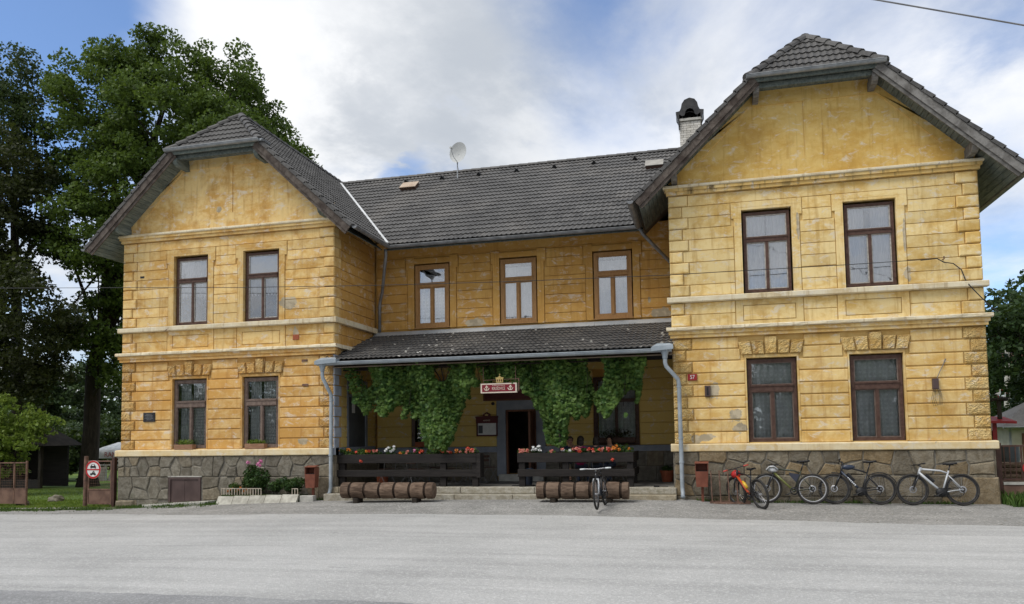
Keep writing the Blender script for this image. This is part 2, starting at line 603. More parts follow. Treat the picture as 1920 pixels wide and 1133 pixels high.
M['tile'] = tile_mat('dark_grey_roof_tile', (.070, .067, .064), (.100, .096, .091), 0, .22)
M['tile_w'] = tile_mat('dark_wing_roof_tile', (.060, .057, .054), (.088, .084, .079))
M['tile_p'] = tile_mat('speckled_porch_tile', (.060, .058, .056), (.092, .088, .083), .34, .25)
M['pceil'] = mottled('brown_porch_ceiling', (.16, .12, .085), (.22, .17, .12), 3, .85)
M['under'] = mottled('roof_underlay_boards', (.03, .026, .022), (.05, .043, .036), 3, .9)


def wood_mat(name, a, b_, stretch=(1, 1, 14), scale=3, rough=.75, rv=.12, bstr=.4, co='p'):
    m, t, b = mat(name, rough, .25)
    p = t.map(pos(t) if co == 'p' else objc(t), stretch)
    c = t.mix(t.ramp(t.noise(p, scale, 6, .65, .6), .32, .68), a, b_)
    hs = t.n('ShaderNodeHueSaturation')
    t.l(c, hs.inputs['Color'])
    t.l(t.ramp(orand(t), 0, 1, 1-rv, 1+rv), hs.inputs['Value'])
    t.l(hs.outputs[0], b.inputs['Base Color'])
    bump(t, b, t.noise(p, scale*4, 5, .7), bstr, .008)
    return m


M['soffit'] = wood_mat('flaking_green_soffit_board', (.10, .125, .115), (.20, .225, .205), (6, 1, 6), 2.5, .85)
M['soffit_shade'] = wood_mat('shaded_green_soffit_board', (.075, .092, .084), (.155, .175, .158), (6, 1, 6), 2.5, .85)  # darker copy of the same green boards, shade painted into the colour
M['barge'] = wood_mat('weathered_barge_board', (.050, .037, .030), (.135, .112, .094), (2, 6, 2), 2.2, .85, .1)
M['barge_g'] = wood_mat('grey_barge_board', (.095, .088, .080), (.22, .21, .195), (2, 6, 2), 2.2, .85, .1)
M['brown'] = wood_mat('brown_painted_wood', (.058, .030, .022), (.105, .060, .045), (4, 4, 4), 3, .55, .06, .15)
M['brown2'] = wood_mat('faded_brown_wood', (.115, .080, .064), (.195, .145, .118), (4, 4, 3), 3, .7, .08, .2)
M['ochwood'] = wood_mat('orange_stained_wood', (.30, .155, .055), (.39, .215, .082), (6, 6, 2), 3, .55, .05, .15)
M['sash'] = mottled('greyed_white_sash', (.34, .31, .27), (.50, .47, .42), 14, .7)
M['rail'] = wood_mat('black_brown_rail_board', (.013, .0108, .0098), (.027, .0225, .020), (1, 6, 12), 2, .7, .1, .3)
M['log'] = wood_mat('peeled_brown_log', (.070, .044, .029), (.20, .138, .097), (1.2, 5, 5), 2.6, .85, .15, .6)
M['logend'] = mottled('sawn_log_end', (.10, .065, .043), (.20, .14, .10), 9, .9, bstr=.3)
M['groove'] = mottled('log_core', (.022, .014, .010), (.04, .026, .018), 6, .95)
M['zinc'] = mottled('weathered_zinc', (.20, .215, .225), (.31, .325, .335), 4, .45, spec=.5, metal=.35, bstr=.05)
M['zinc_d'] = mottled('dull_dark_gutter', (.15, .155, .16), (.23, .235, .24), 4, .5, spec=.5, metal=.3, bstr=.05)
M['zinc_l'] = mottled('pale_painted_downpipe', (.255, .295, .325), (.35, .39, .42), 3, .5, spec=.4, bstr=.04)
M['flash'] = mottled('pale_flashing_sheet', (.33, .35, .36), (.45, .465, .47), 2, .5, metal=.2)
M['valley'] = mottled('bright_valley_sheet', (.55, .56, .56), (.68, .69, .69), 2, .5)
M['rust'] = mottled('rusty_steel', (.11, .065, .048), (.20, .115, .080), 8, .8, rv=.08)
M['rustp'] = mottled('rust_red_paint', (.155, .050, .030), (.205, .070, .042), 6, .6, rv=.04)
M['gatep'] = mottled('rusty_sheet', (.13, .075, .055), (.21, .125, .090), 3, .8)
M['browng'] = mottled('brown_gate_paint', (.060, .030, .022), (.095, .048, .036), 6, .5)
M['hatch'] = mottled('dark_brown_steel_door', (.070, .046, .042), (.095, .064, .058), 3, .5)
M['black'] = mottled('black_plastic', (.012, .012, .013), (.022, .022, .023), 20, .5, bstr=0)
M['darkroom'] = mottled('unlit_interior', (.07, .06, .05), (.10, .085, .07), 2, .95, bstr=0)  # room surfaces darker than real ones, lack of light put into the colour
M['dooro'] = wood_mat('red_brown_door_wood', (.11, .045, .022), (.17, .075, .038), (5, 5, 1), 2, .5, .05, .1)
M['greyp'] = mottled('blue_grey_paint', (.20, .22, .255), (.27, .29, .325), 2.5, .8, lo=.3, hi=.7)
M['greyd'] = mottled('dark_grey_door_paint', (.060, .068, .076), (.085, .094, .102), 2, .6)
M['blueq'] = mottled('blue_grey_quoin_paint', (.30, .33, .39), (.42, .45, .50), 4, .8)
M['white'] = mottled('white_paint', (.66, .66, .64), (.78, .78, .76), 6, .6, bstr=0)
M['paper'] = mottled('white_paper', (.62, .62, .60), (.72, .72, .70), 3, .8, bstr=0)
M['burg'] = mottled('burgundy_sign_paint', (.17, .012, .022), (.21, .018, .030), 2, .4, bstr=0)
M['burgd'] = mottled('dark_burgundy_wood', (.075, .014, .014), (.10, .022, .020), 3, .5, bstr=0)
M['cream'] = mottled('cream_edge', (.62, .52, .42), (.72, .62, .52), 3, .5, bstr=0)
M['gold'] = mottled('golden_print', (.50, .36, .11), (.62, .48, .2), 8, .5, bstr=0)
M['red'] = mottled('red_enamel', (.42, .020, .022), (.50, .035, .035), 4, .4, bstr=0)
M['plaque'] = mottled('black_stone_plaque', (.018, .019, .023), (.030, .031, .036), 7, .3, spec=.5, bstr=0)
M['plaqt'] = mottled('engraved_grey', (.20, .20, .20), (.27, .27, .27), 7, .6, bstr=0)
M['redp'] = mottled('dark_red_number_plate', (.26, .018, .020), (.31, .028, .028), 4, .35, bstr=0)
M['terra'] = mottled('terracotta', (.28, .075, .035), (.35, .105, .05), 6, .8)
M['brick'] = mottled('pale_chimney_brick', (.50, .47, .41), (.64, .61, .55), 8, .85, rv=.12)
M['chim'] = mottled('dark_chimney_sheet', (.035, .034, .034), (.06, .058, .056), 4, .45, metal=.3)
M['dish'] = mottled('pale_dish_enamel', (.42, .43, .42), (.50, .51, .50), 3, .5, bstr=0)
M['steelw'] = mottled('galvanised_steel', (.42, .43, .43), (.52, .53, .53), 5, .4, metal=.6, bstr=0)
M['cable'] = mottled('black_cable', (.02, .02, .022), (.035, .035, .037), 3, .6, bstr=0)
M['cable_g'] = mottled('grey_cable', (.16, .16, .165), (.22, .22, .225), 3, .6, bstr=0)


def cloth_mat(name, col, dots=0.0, alpha=1.0, scale=14):
    m, t, b = mat(name, .9, .1)
    p = t.map(objc(t), (1, 0, 1))
    c = t.mix(t.ramp(t.noise(p, 6, 4), .3, .7), col, tuple(x*.86 for x in col))
    t.l(c, b.inputs['Base Color'])
    a = alpha
    if dots:
        vo = t.n('ShaderNodeTexVoronoi', i_Scale=scale, i_Randomness=.15)
        t.l(p, vo.inputs['Vector'])
        k = t.ramp(vo.outputs['Distance'], .34, .26)
        a = t.math('ADD', t.math('MULTIPLY', k, dots), alpha, clamp=True)
        t.l(a, b.inputs['Alpha'])
    else:
        b.inputs['Alpha'].default_value = alpha
    return m


M['cur'] = cloth_mat('white_sheer_curtain', (.74, .75, .75), 0, .80)
M['curm'] = cloth_mat('white_lined_curtain', (.78, .79, .80), 0, .93)
M['curd'] = cloth_mat('grey_lace_curtain', (.80, .82, .80), .36, .72, 11)
M['curl'] = cloth_mat('dotted_net_curtain', (.80, .84, .83), .16, .86, 9)
M['blind'] = mottled('white_roller_blind', (.66, .67, .67), (.76, .77, .77), 2, .8, bstr=0)


def glass_mat(name, tint=.92, refl=1.0):
    m = bpy.data.materials.new(name)
    m.use_nodes = True
    t = NT(m.node_tree)
    m.node_tree.nodes.remove(m.node_tree.nodes['Principled BSDF'])
    out = m.node_tree.nodes['Material Output']
    tr = t.n('ShaderNodeBsdfTransparent', i_Color=(tint, tint, tint, 1))
    gl = t.n('ShaderNodeBsdfGlossy', i_Roughness=.015, i_Color=(.95, .97, 1, 1))
    nb = t.n('ShaderNodeBump', i_Strength=.06, i_Distance=.05)
    t.l(t.noise(pos(t), 2.2, 2), nb.inputs['Height'])
    t.l(nb.outputs[0], gl.inputs['Normal'])
    fr = t.n('ShaderNodeFresnel', i_IOR=1.52)
    f = t.math('MULTIPLY', fr.outputs[0], 1.9*refl, clamp=True)
    f = t.math('ADD', f, .05*refl, clamp=True)
    mx = t.n('ShaderNodeMixShader')
    t.l(f, mx.inputs[0])
    t.l(tr.outputs[0], mx.inputs[1])
    t.l(gl.outputs[0], mx.inputs[2])
    t.l(mx.outputs[0], out.inputs[0])
    return m


M['glass'] = glass_mat('window_glass')
M['glassu'] = glass_mat('upper_window_glass', .9, 1.6)


def leaf_mat(name, a, b_, tr=.35, rough=.5, vscale=.8):
    m = bpy.data.materials.new(name)
    m.use_nodes = True
    t = NT(m.node_tree)
    b = m.node_tree.nodes['Principled BSDF']
    out = m.node_tree.nodes['Material Output']
    p = pos(t)
    big = t.noise(p, vscale, 4, .6)
    fin = t.n('ShaderNodeTexWhiteNoise', noise_dimensions='3D')
    sn = t.n('ShaderNodeVectorMath', operation='SNAP')
    t.l(p, sn.inputs[0])
    sn.inputs[1].default_value = (.13, .13, .13)
    t.l(sn.outputs[0], fin.inputs[0])
    f = t.math('ADD', t.math('MULTIPLY', big, .7), t.math('MULTIPLY', fin.outputs[0], .35))
    c = t.mix(t.ramp(f, .3, .75), a, b_)
    t.l(c, b.inputs['Base Color'])
    b.inputs['Roughness'].default_value = rough
    b.inputs['Specular IOR Level'].default_value = .25
    tl = t.n('ShaderNodeBsdfTranslucent')
    t.l(t.mix(.5, c, (.10, .14, .02)), tl.inputs[0])
    mx = t.n('ShaderNodeMixShader', i_0=tr)
    t.l(b.outputs[0], mx.inputs[1])
    t.l(tl.outputs[0], mx.inputs[2])
    t.l(mx.outputs[0], out.inputs[0])
    return m


M['maple'] = leaf_mat('maple_leaf', (.040, .076, .012), (.120, .185, .030), .40)
M['darkleaf'] = leaf_mat('dark_brownish_leaf', (.020, .028, .008), (.050, .060, .016), .25)
M['ash'] = leaf_mat('ash_leaf', (.022, .042, .012), (.050, .082, .022), .3)
M['lime'] = leaf_mat('fresh_green_leaf', (.11, .18, .025), (.24, .32, .055), .45)
M['vine'] = leaf_mat('vine_leaf', (.036, .098, .018), (.150, .245, .050), .38, .45, 3.2)
M['bgleaf'] = leaf_mat('far_forest_leaf', (.035, .062, .022), (.075, .115, .045), .25)
M['spruce'] = leaf_mat('spruce_needle', (.010, .022, .012), (.022, .042, .020), .1)
M['rleaf'] = leaf_mat('right_tree_leaf', (.020, .045, .014), (.045, .080, .024), .3)
M['plant'] = leaf_mat('pot_plant_leaf', (.045, .095, .018), (.10, .17, .035), .35, .5, 6)
M['bush'] = leaf_mat('garden_bush_leaf', (.020, .052, .014), (.055, .105, .026), .3, .5, 4)
M['bark'] = wood_mat('dark_tree_bark', (.020, .016, .012), (.045, .037, .029), (5, 5, 1), 2, .95, .1, .9)
M['birch'] = mottled('pale_bark', (.22, .21, .19), (.34, .33, .30), 3, .9)
M['fl_red'] = mottled('coral_red_petal', (.58, .060, .035), (.70, .13, .075), 30, .6, bstr=0)
M['fl_pink'] = mottled('salmon_petal', (.66, .20, .15), (.75, .32, .25), 30, .6, bstr=0)
M['fl_white'] = mottled('white_petal', (.75, .75, .74), (.82, .82, .80), 30, .6, bstr=0)
M['fl_rose'] = mottled('rose_pink_petal', (.62, .17, .36), (.74, .32, .50), 20, .6, bstr=0)
M['fl_org'] = mottled('orange_petal', (.62, .19, .03), (.72, .28, .05), 20, .6, bstr=0)

# ------------------------------------------------------------------ ground
def lerp_tab(x, tab):
    if x <= tab[0][0]:
        return tab[0][1]
    for (a, u), (b, v) in zip(tab, tab[1:]):
        if x <= b:
            return u+(v-u)*(x-a)/(b-a)
    return tab[-1][1]


def sm(t):
    t = min(1, max(0, t))
    return t*t*(3-2*t)


def gz(x, y):
    """height of the ground"""
    a = lerp_tab(x, ((-14, -.50), (-5, -.40), (-1, -.34), (.5, -.31), (2, -.22), (4, -.14), (7, -.05), (10, 0), (15, .04), (16.9, .02), (17.8, -.045), (24, -.055), (32, -.05)))
    b = lerp_tab(x, ((-20, -.42), (-3, -.36), (4, -.24), (10, -.15), (16, -.13), (24, -.12), (34, -.10)))
    k = sm((-y-.5)/2.2)
    return a*(1-k)+b*k


def sheet(name, xs, ys, dz, m, kind='structure', edge=None, wob=0.0):
    """ground sheet over the grid xs, ys; edge(x, j) may replace the first or last row's y"""
    mb = MB()
    nx, ny = len(xs), len(ys)
    pts = []
    for j, y in enumerate(ys):
        for x in xs:
            yy = edge(x, j, y) if edge else y
            pts.append((x, yy, gz(x, yy)+dz+wob*mnoise.noise(V((x*.7, yy*.7, 3)))))
    mb.add(pts, [(j*nx+i, j*nx+i+1, (j+1)*nx+i+1, (j+1)*nx+i) for j in range(ny-1) for i in range(nx-1)])
    return put(name, mb.mesh(name, m, None, True), None, (0, 0, 0), kind=kind)


def asphalt(name, a, b_, grain, gscale=55, streaks=0.0, big=.5):
    m, t, b = mat(name, .92, .2)
    p = pos(t)
    c = t.mix(t.ramp(t.noise(p, big, 6, .62, .4), .35, .65), a, b_)
    if streaks:
        k = t.ramp(t.noise(t.map(p, (.12, 1.6, 1), (2, 1, 0), (0, 0, R(2))), 1.2, 6, .62, .3), .42, .68)
        c = t.mix(t.math('MULTIPLY', k, streaks), c, tuple(x*.72 for x in a))
        k = t.ramp(t.noise(t.map(p, (.10, 1.1, 1), (9, 4, 0)), 1.7, 5, .6, .3), .50, .72)
        c = t.mix(t.math('MULTIPLY', k, streaks), c, tuple(min(.8, x*1.22) for x in b_))
    if streaks:
        ck = t.noise(t.map(p, (.18, 2.6, 1), (5, 8, 0)), 1.1, 8, .75, 1.2)
        ck = t.math('ABSOLUTE', t.math('SUBTRACT', ck, .5))
        ck = t.math('MULTIPLY', t.ramp(ck, .012, .002), t.ramp(t.noise(t.map(p, (.3, .6, 1), (1, 1, 4)), 1.0, 3), .55, .68))
        c = t.mix(t.math('MULTIPLY', ck, .55), c, tuple(x*.4 for x in a))
        oil = t.noise(t.map(p, (.8, 1.6, 1), (9, 2, 7)), 1.6, 5, .6, .4)
        c = t.mix(t.math('MULTIPLY', t.ramp(oil, .66, .74), .35), c, tuple(x*.55 for x in a))
    g = t.noise(p, gscale, 3, .75)
    vo = t.n('ShaderNodeTexVoronoi', i_Scale=gscale*.8)
    t.l(p, vo.inputs['Vector'])
    c = t.mix(t.math('MULTIPLY', t.ramp(g, .45, .62), grain), c, tuple(x*.55 for x in a))
    sc = t.n('ShaderNodeSeparateColor')
    t.l(vo.outputs['Color'], sc.inputs[0])
    c = t.mix(t.math('MULTIPLY', t.ramp(sc.outputs[0], .72, .95), grain), c, tuple(min(.8, x*1.5) for x in b_))
    t.l(c, b.inputs['Base Color'])
    bump(t, b, t.math('ADD', g, t.math('MULTIPLY', vo.outputs['Distance'], .6)), .6, .012)
    return m


M['road'] = asphalt('pale_worn_asphalt', (.375, .372, .36), (.455, .45, .435), .34, 48, .42, .35)
M['apron'] = asphalt('darker_gravelly_asphalt', (.235, .23, .215), (.33, .32, .30), .5, 36, .35, .8)
M['patch'] = asphalt('grey_repair_asphalt', (.25, .25, .25), (.32, .32, .315), .4, 50, .3, .5)
M['earth'] = mottled('grassy_earth', (.035, .052, .016), (.070, .085, .030), 1.2, .95, 7, bstr=.5, bscale=30)
M['lawn'] = mottled('mown_lawn', (.060, .115, .016), (.115, .165, .028), 1.1, .9, 7, bstr=.6, bscale=60)
M['grav'] = asphalt('light_dusty_gravel', (.22, .21, .18), (.31, .295, .255), .5, 40, .2, 1.5)


def frange(a, b, st):
    n = max(1, int(round((b-a)/st)))
    return [a+(b-a)*i/n for i in range(n+1)]


XS = [-300, -150, -80, -45, -28]+frange(-20, 34, .6)+[42, 60, 100, 180, 320]
YS = [-70, -45, -30, -24]+frange(-20, 4, .6)+[6, 9, 13, 18, 26, 40, 70, 130, 260, 420]
sheet('ground', XS, YS, -.02, M['earth'])
EDGE = ((-60, -1.9), (-3, -2.15), (2, -2.45), (6, -2.75), (10, -2.7), (14, -2.75), (18, -3.25), (22, -3.8), (30, -4.4), (60, -4.4))


def road_edge(x):
    return lerp_tab(x, EDGE)+.22*mnoise.noise(V((x*.35, 1, 0)))+.10*mnoise.noise(V((x*1.7, 4, 0)))+.04*mnoise.noise(V((x*6, 8, 0)))


RX = frange(-60, -8, 3)+frange(-7.7, 32, .25)+frange(34, 70, 3)
sheet('road', RX, frange(-40, -14, 2)+frange(-13, -4, .6)+[-3.4, 0], -.004, M['road'],
      edge=lambda x, j, y: road_edge(x) if y == 0 else (min(y, road_edge(x)-.05)))
AX = frange(-14, 34, .3)


def apron_front(x):
    return road_edge(x)-.5


def apron_back(x):
    return lerp_tab(x, ((-14, -1.2), (-4, -1.15), (0, -.95), (1.5, -.75), (3.5, -.85), (6.4, -.7), (7, .0), (24.1, .0), (24.6, -.7), (34, -.9)))+.08*mnoise.noise(V((x*1.3, 2, 2)))


sheet('pavement_apron', AX, list(range(7)), -.010, M['apron'],
      edge=lambda x, j, y: apron_front(x)+(apron_back(x)-apron_front(x))*j/6)
# dusty pale strip along the foot of the apron, right half, and by the left gate
sheet('dusty_path', frange(-16, 2.6, .3), [0, 1, 2], -.0145, M['grav'],
      edge=lambda x, j, y: -1.35+j*(.30+.12*mnoise.noise(V((x*.8, 7, 1)))))
sheet('path', frange(-16, -1.3, .4), [0, 1, 2], -.012, M['grav'],
      edge=lambda x, j, y: -.35+.045*(x+1)*-1*.5+j*(.22+.10*mnoise.noise(V((x*.6, 3, 1)))))
sheet('asphalt_patch', frange(4, 16.4, .15), [0, 1, 2, 3], .000, M['patch'],
      edge=lambda x, j, y: -14.2+j/3*(2.2+.10*(x-10)*.2+.16*mnoise.noise(V((x*.9, 5, 1)))-max(0, (x-14.2))*.45+.06*mnoise.noise(V((x*4, 5, 1)))))
sheet('lawn', frange(-40, -.3, .8), frange(.35, 34, 1.4), -.006, M['lawn'])
sheet('lawn', frange(24.2, 60, 1.2), frange(.5, 34, 1.6), -.006, M['lawn'])

# ------------------------------------------------------------------ the yellow building
B = empty('guest_house_building', (12, 5, 0), 'long two storey ochre plaster building with two gabled wings and dark tiled roofs', 'building')
Wd, A0 = 7.2, 16.685           # wing width, left face of the right wing
DM = 2.892                      # wall of the middle part
ZP, Z1, Z2, ZC = 1.39, 4.365, 5.142, 8.055
CX = (3.6, A0+3.6)
EZ = 7.60                        # eaves height, ridge heights and slopes of the wing roofs
RZ = (11.80, 11.93)
SL = tuple((r-EZ)/4.45 for r in RZ)


def rects_minus(x0, x1, z0, z1, holes):
    """cut rectangles out of a rectangle -> list of rectangles"""
    xs = sorted({x0, x1, *[min(max(h[k], x0), x1) for h in holes for k in (0, 1)]})
    zs = sorted({z0, z1, *[min(max(h[k], z0), z1) for h in holes for k in (2, 3)]})
    out = []
    for a, b in zip(zs, zs[1:]):
        run = None
        for c, d in zip(xs, xs[1:]):
            mx, mz = (c+d)/2, (a+b)/2
            inside = any(h[0] < mx < h[1] and h[2] < mz < h[3] for h in holes)
            if not inside:
                run = [c, d] if run is None else [run[0], d]
            if inside or d == xs[-1]:
                if run:
                    out.append((run[0], run[1], a, b))
                run = None
    return out


def back_wall(name, x0, x1, z0, z1, yf, yb, holes, m):
    mb = MB()
    for r in rects_minus(x0, x1, z0, z1, holes):
        mb.box(r[0], r[1], yf, yb, r[2], r[3])
    return mb.build(name, m, B)


def spans(x0, x1, cuts):
    out = [(x0, x1)]
    for a, b in cuts:
        nx = []
        for c, d in out:
            if b <= c or a >= d:
                nx.append((c, d))
            else:
                if a > c:
                    nx.append((c, a))
                if b < d:
                    nx.append((b, d))
        out = nx
    return [o for o in out if o[1]-o[0] > .06]


# ---- windows
def window_meshes(kind):
    """meshes of one kind of window, origin at the middle of the sill, front at y=0"""
    w, h, tr0, tr1, fr = {'up': (1.12, 2.05, 1.28, 1.41, .075), 'lo': (1.16, 2.07, 1.25, 1.42, .085),
                          'mid': (1.13, 2.01, 1.29, 1.41, .11)}[kind]
    d = .09
    f = MB()
    f.box(-w/2, -w/2+fr, 0, d, 0, h)
    f.box(w/2-fr, w/2, 0, d, 0, h)
    f.box(-w/2+fr, w/2-fr, .002, d, h-fr, h)
    f.box(-w/2+fr, w/2-fr, .002, d, 0, fr)
    f.box(-w/2+fr, w/2-fr, -.022, d, tr0, tr1)
    f.box(-w/2+fr-.01, w/2-fr+.01, -.04, .01, tr1-.035, tr1+.004)
    f.box(-.035, .035, -.012, d, fr, tr0)
    if kind == 'mid':
        f.box(-w/2-.03, w/2+.03, -.05, .02, -.035, .0)
    sash, panes = [], []
    s = .026 if kind != 'mid' else .035
    for (a, b, c, e) in ((-w/2+fr, w/2-fr, tr1, h-fr), (-w/2+fr, -.035, fr, tr0), (.035, w/2-fr, fr, tr0)):
        m_ = MB()
        m_.box(a, a+s, .018, .06, c, e)
        m_.box(b-s, b, .018, .06, c, e)
        m_.box(a+s, b-s, .018, .06, c, c+s)
        m_.box(a+s, b-s, .018, .06, e-s, e)
        sash.append(m_)
        p = MB()
        p.box(a+s, b-s, .036, .042, c+s, e-s)
        panes.append((p, (a+s, b-s, c+s, e-s)))
    return w, h, f, sash, panes, fr, tr0, tr1


def curtain_mb(x0, x1, z0, z1, y, folds, amp, zig=0.0, gather=None):
    n = max(10, int(folds*8))
    mb = MB()
    rows = 5
    pts = []
    for j in range(rows+1):
        for i in range(n+1):
            u = i/n
            x = x0+(x1-x0)*u
            zb = z0+(zig*abs(((u*9) % 1)-.5)*2 if zig else 0)
            z = zb+(z1-zb)*j/rows
            if gather:
                x += gather*(1-j/rows)*(1-u)
            pts.append((x, y+amp*math.sin(u*folds*6.28+.6*math.sin(u*9+j*.4))*(1-.25*j/rows), z))
    mb.add(pts, [(j*(n+1)+i, j*(n+1)+i+1, (j+1)*(n+1)+i+1, (j+1)*(n+1)+i) for j in range(rows) for i in range(n)])
    return mb


WM = {}


def place_window(kind, x, y, z, frame_m, curtain, sash_m=None, glass=None):
    if kind not in WM:
        w, h, f, sash, panes, fr, t0, t1 = window_meshes(kind)
        WM[kind] = (w, h, f, sash, panes, fr, t0, t1)
    w, h, f, sash, panes, fr, t0, t1 = WM[kind]
    win = put('window', f.mesh('window', frame_m), B, (x, y, z))
    for s_ in sash:
        put('sash', s_.mesh('sash', sash_m or frame_m), win, (x, y, z))
    for p, _ in panes:
        put('pane', p.mesh('pane', glass or M['glass']), win, (x, y, z))
    for (cm, mm) in curtain(w, h, fr, t0, t1):
        put('curtain', cm.mesh('curtain', mm, None, True), win, (x, y, z))
    return win


def cur_full(m, folds=7, amp=.02):
    return lambda w, h, fr, t0, t1: [(curtain_mb(-w/2+fr, w/2-fr, fr, h-fr, .13, folds, amp), m)]


def cur_pair(gap, folds, amp):
    def f(w, h, fr, t0, t1):
        return [(curtain_mb(-w/2+fr, -gap, fr, h-fr, .13, folds, amp), M['curm']), (curtain_mb(gap*.6, w/2-fr, fr, h-fr, .14, folds*.8, amp), M['curm'])]
    return f


def cur_up_l(w, h, fr, t0, t1):
    return [(curtain_mb(-w/2+fr, w/2-fr, t1+.02, h-fr, .13, 6, .02), M['cur']),
            (curtain_mb(-w/2+fr, w/2-fr, .80, t0, .13, 6, .018, .12), M['cur'])]


def cur_up_l2(w, h, fr, t0, t1):
    return [(curtain_mb(-w/2+fr, w/2-fr, t1+.02, h-fr, .075, 0, 0), M['blind']),
            (curtain_mb(-w/2+fr, w/2-fr, .76, t0, .13, 7, .018, .10), M['cur'])]


def cur_lo_l(w, h, fr, t0, t1):
    return [(curtain_mb(-.02, w/2-fr, fr, h-fr, .15, 5, .025), M['curd']),
            (curtain_mb(-w/2+fr, -.12, fr, h-fr, .20, 5, .03), M['curl'])]


def cur_lo_r(w, h, fr, t0, t1):
    return [(curtain_mb(-w/2+fr, w/2-fr, fr, h-fr, .16, 6, .028), M['curl'])]


def cur_mid(w, h, fr, t0, t1):
    return [(curtain_mb(-w/2+fr, w/2-fr, t1, t1+.36, .12, 6, .012), M['curm']),
            (curtain_mb(-w/2+fr, w/2-fr, fr, t0, .13, 6, .032), M['curm'])]


def cur_mid1(w, h, fr, t0, t1):
    c = MB()
    c.add([(-w/2+fr, .11, t1+.02), (w/2-fr, .11, t1+.02), (w/2-fr, .11, t1+.12), (.18, .11, t1+.2), (.02, .11, t1+.29), (-.2, .11, t1+.31), (-.33, .11, t1+.46), (-.40, .11, t1+.34)], [tuple(range(8))])
    return [(c, M['curm']), (curtain_mb(-w/2+fr, w/2-fr, fr, t0, .13, 7, .02), M['curl'])]


def ledge(name, x0, x1, yf, yb, z0, z1, m, jit=.008, seed=0, along='x', x_at=0, sgn=1):
    """weathered ledge with an uneven front edge"""
    mb = MB()
    n = max(2, int((x1-x0)/.16))
    ring = []
    for i in range(n+1):
        x = x0+(x1-x0)*i/n
        j = lambda k: jit*mnoise.noise(V((x*3.1, seed+k*3.3, k)))*(0 if i in (0, n) else 1)
        prof = [(yb, z0), (yf+.02+j(1), z0+j(2)*.5), (yf+j(3), z0+.02+j(4)*.5), (yf+j(5), z1-.02+j(6)*.5), (yf+.025+j(7), z1+j(8)*.4), (yb, z1+.012)]
        ring += [(x, a, b) if along == 'x' else (x_at+sgn*-a, x, b) for a, b in prof]
    k = 6
    mb.add(ring, [(i*k+c, i*k+(c+1) % k, (i+1)*k+(c+1) % k, (i+1)*k+c) for i in range(n) for c in range(k)] +
           [tuple(range(k-1, -1, -1)), tuple(range(n*k, n*k+k))])
    return mb.build(name, m, B)


def side_T(x_at):
    """front frame (s, d, z) -> wall that faces +x at x_at, s running back along y"""
    return lambda p: (x_at-p[1], p[0], p[2])


def quoin_col(x_edge, sgn, z0, z1, n, m, rocky, seed, first_long=True, blue=False):
    """corner blocks; sgn=+1: the corner is at the low x side"""
    hgt = (z1-z0)/n
    for i in range(n):
        long_ = (i % 2 == 0) == first_long
        ln, sd = (.48, .30) if long_ else (.33, .44)
        a, b = z0+i*hgt+.012, z0+(i+1)*hgt-.012
        xa, xb = (x_edge, x_edge+ln) if sgn > 0 else (x_edge-ln, x_edge)
        mb = MB()
        if rocky:
            mb.rock(xa, xb, a, b, 0.012, sd, .03, .022, 7, 4, seed+i*3.7)
        else:
            mb.block(xa, xb, a, b, 0, sd, .024)
        mb.build('quoin', m, B)


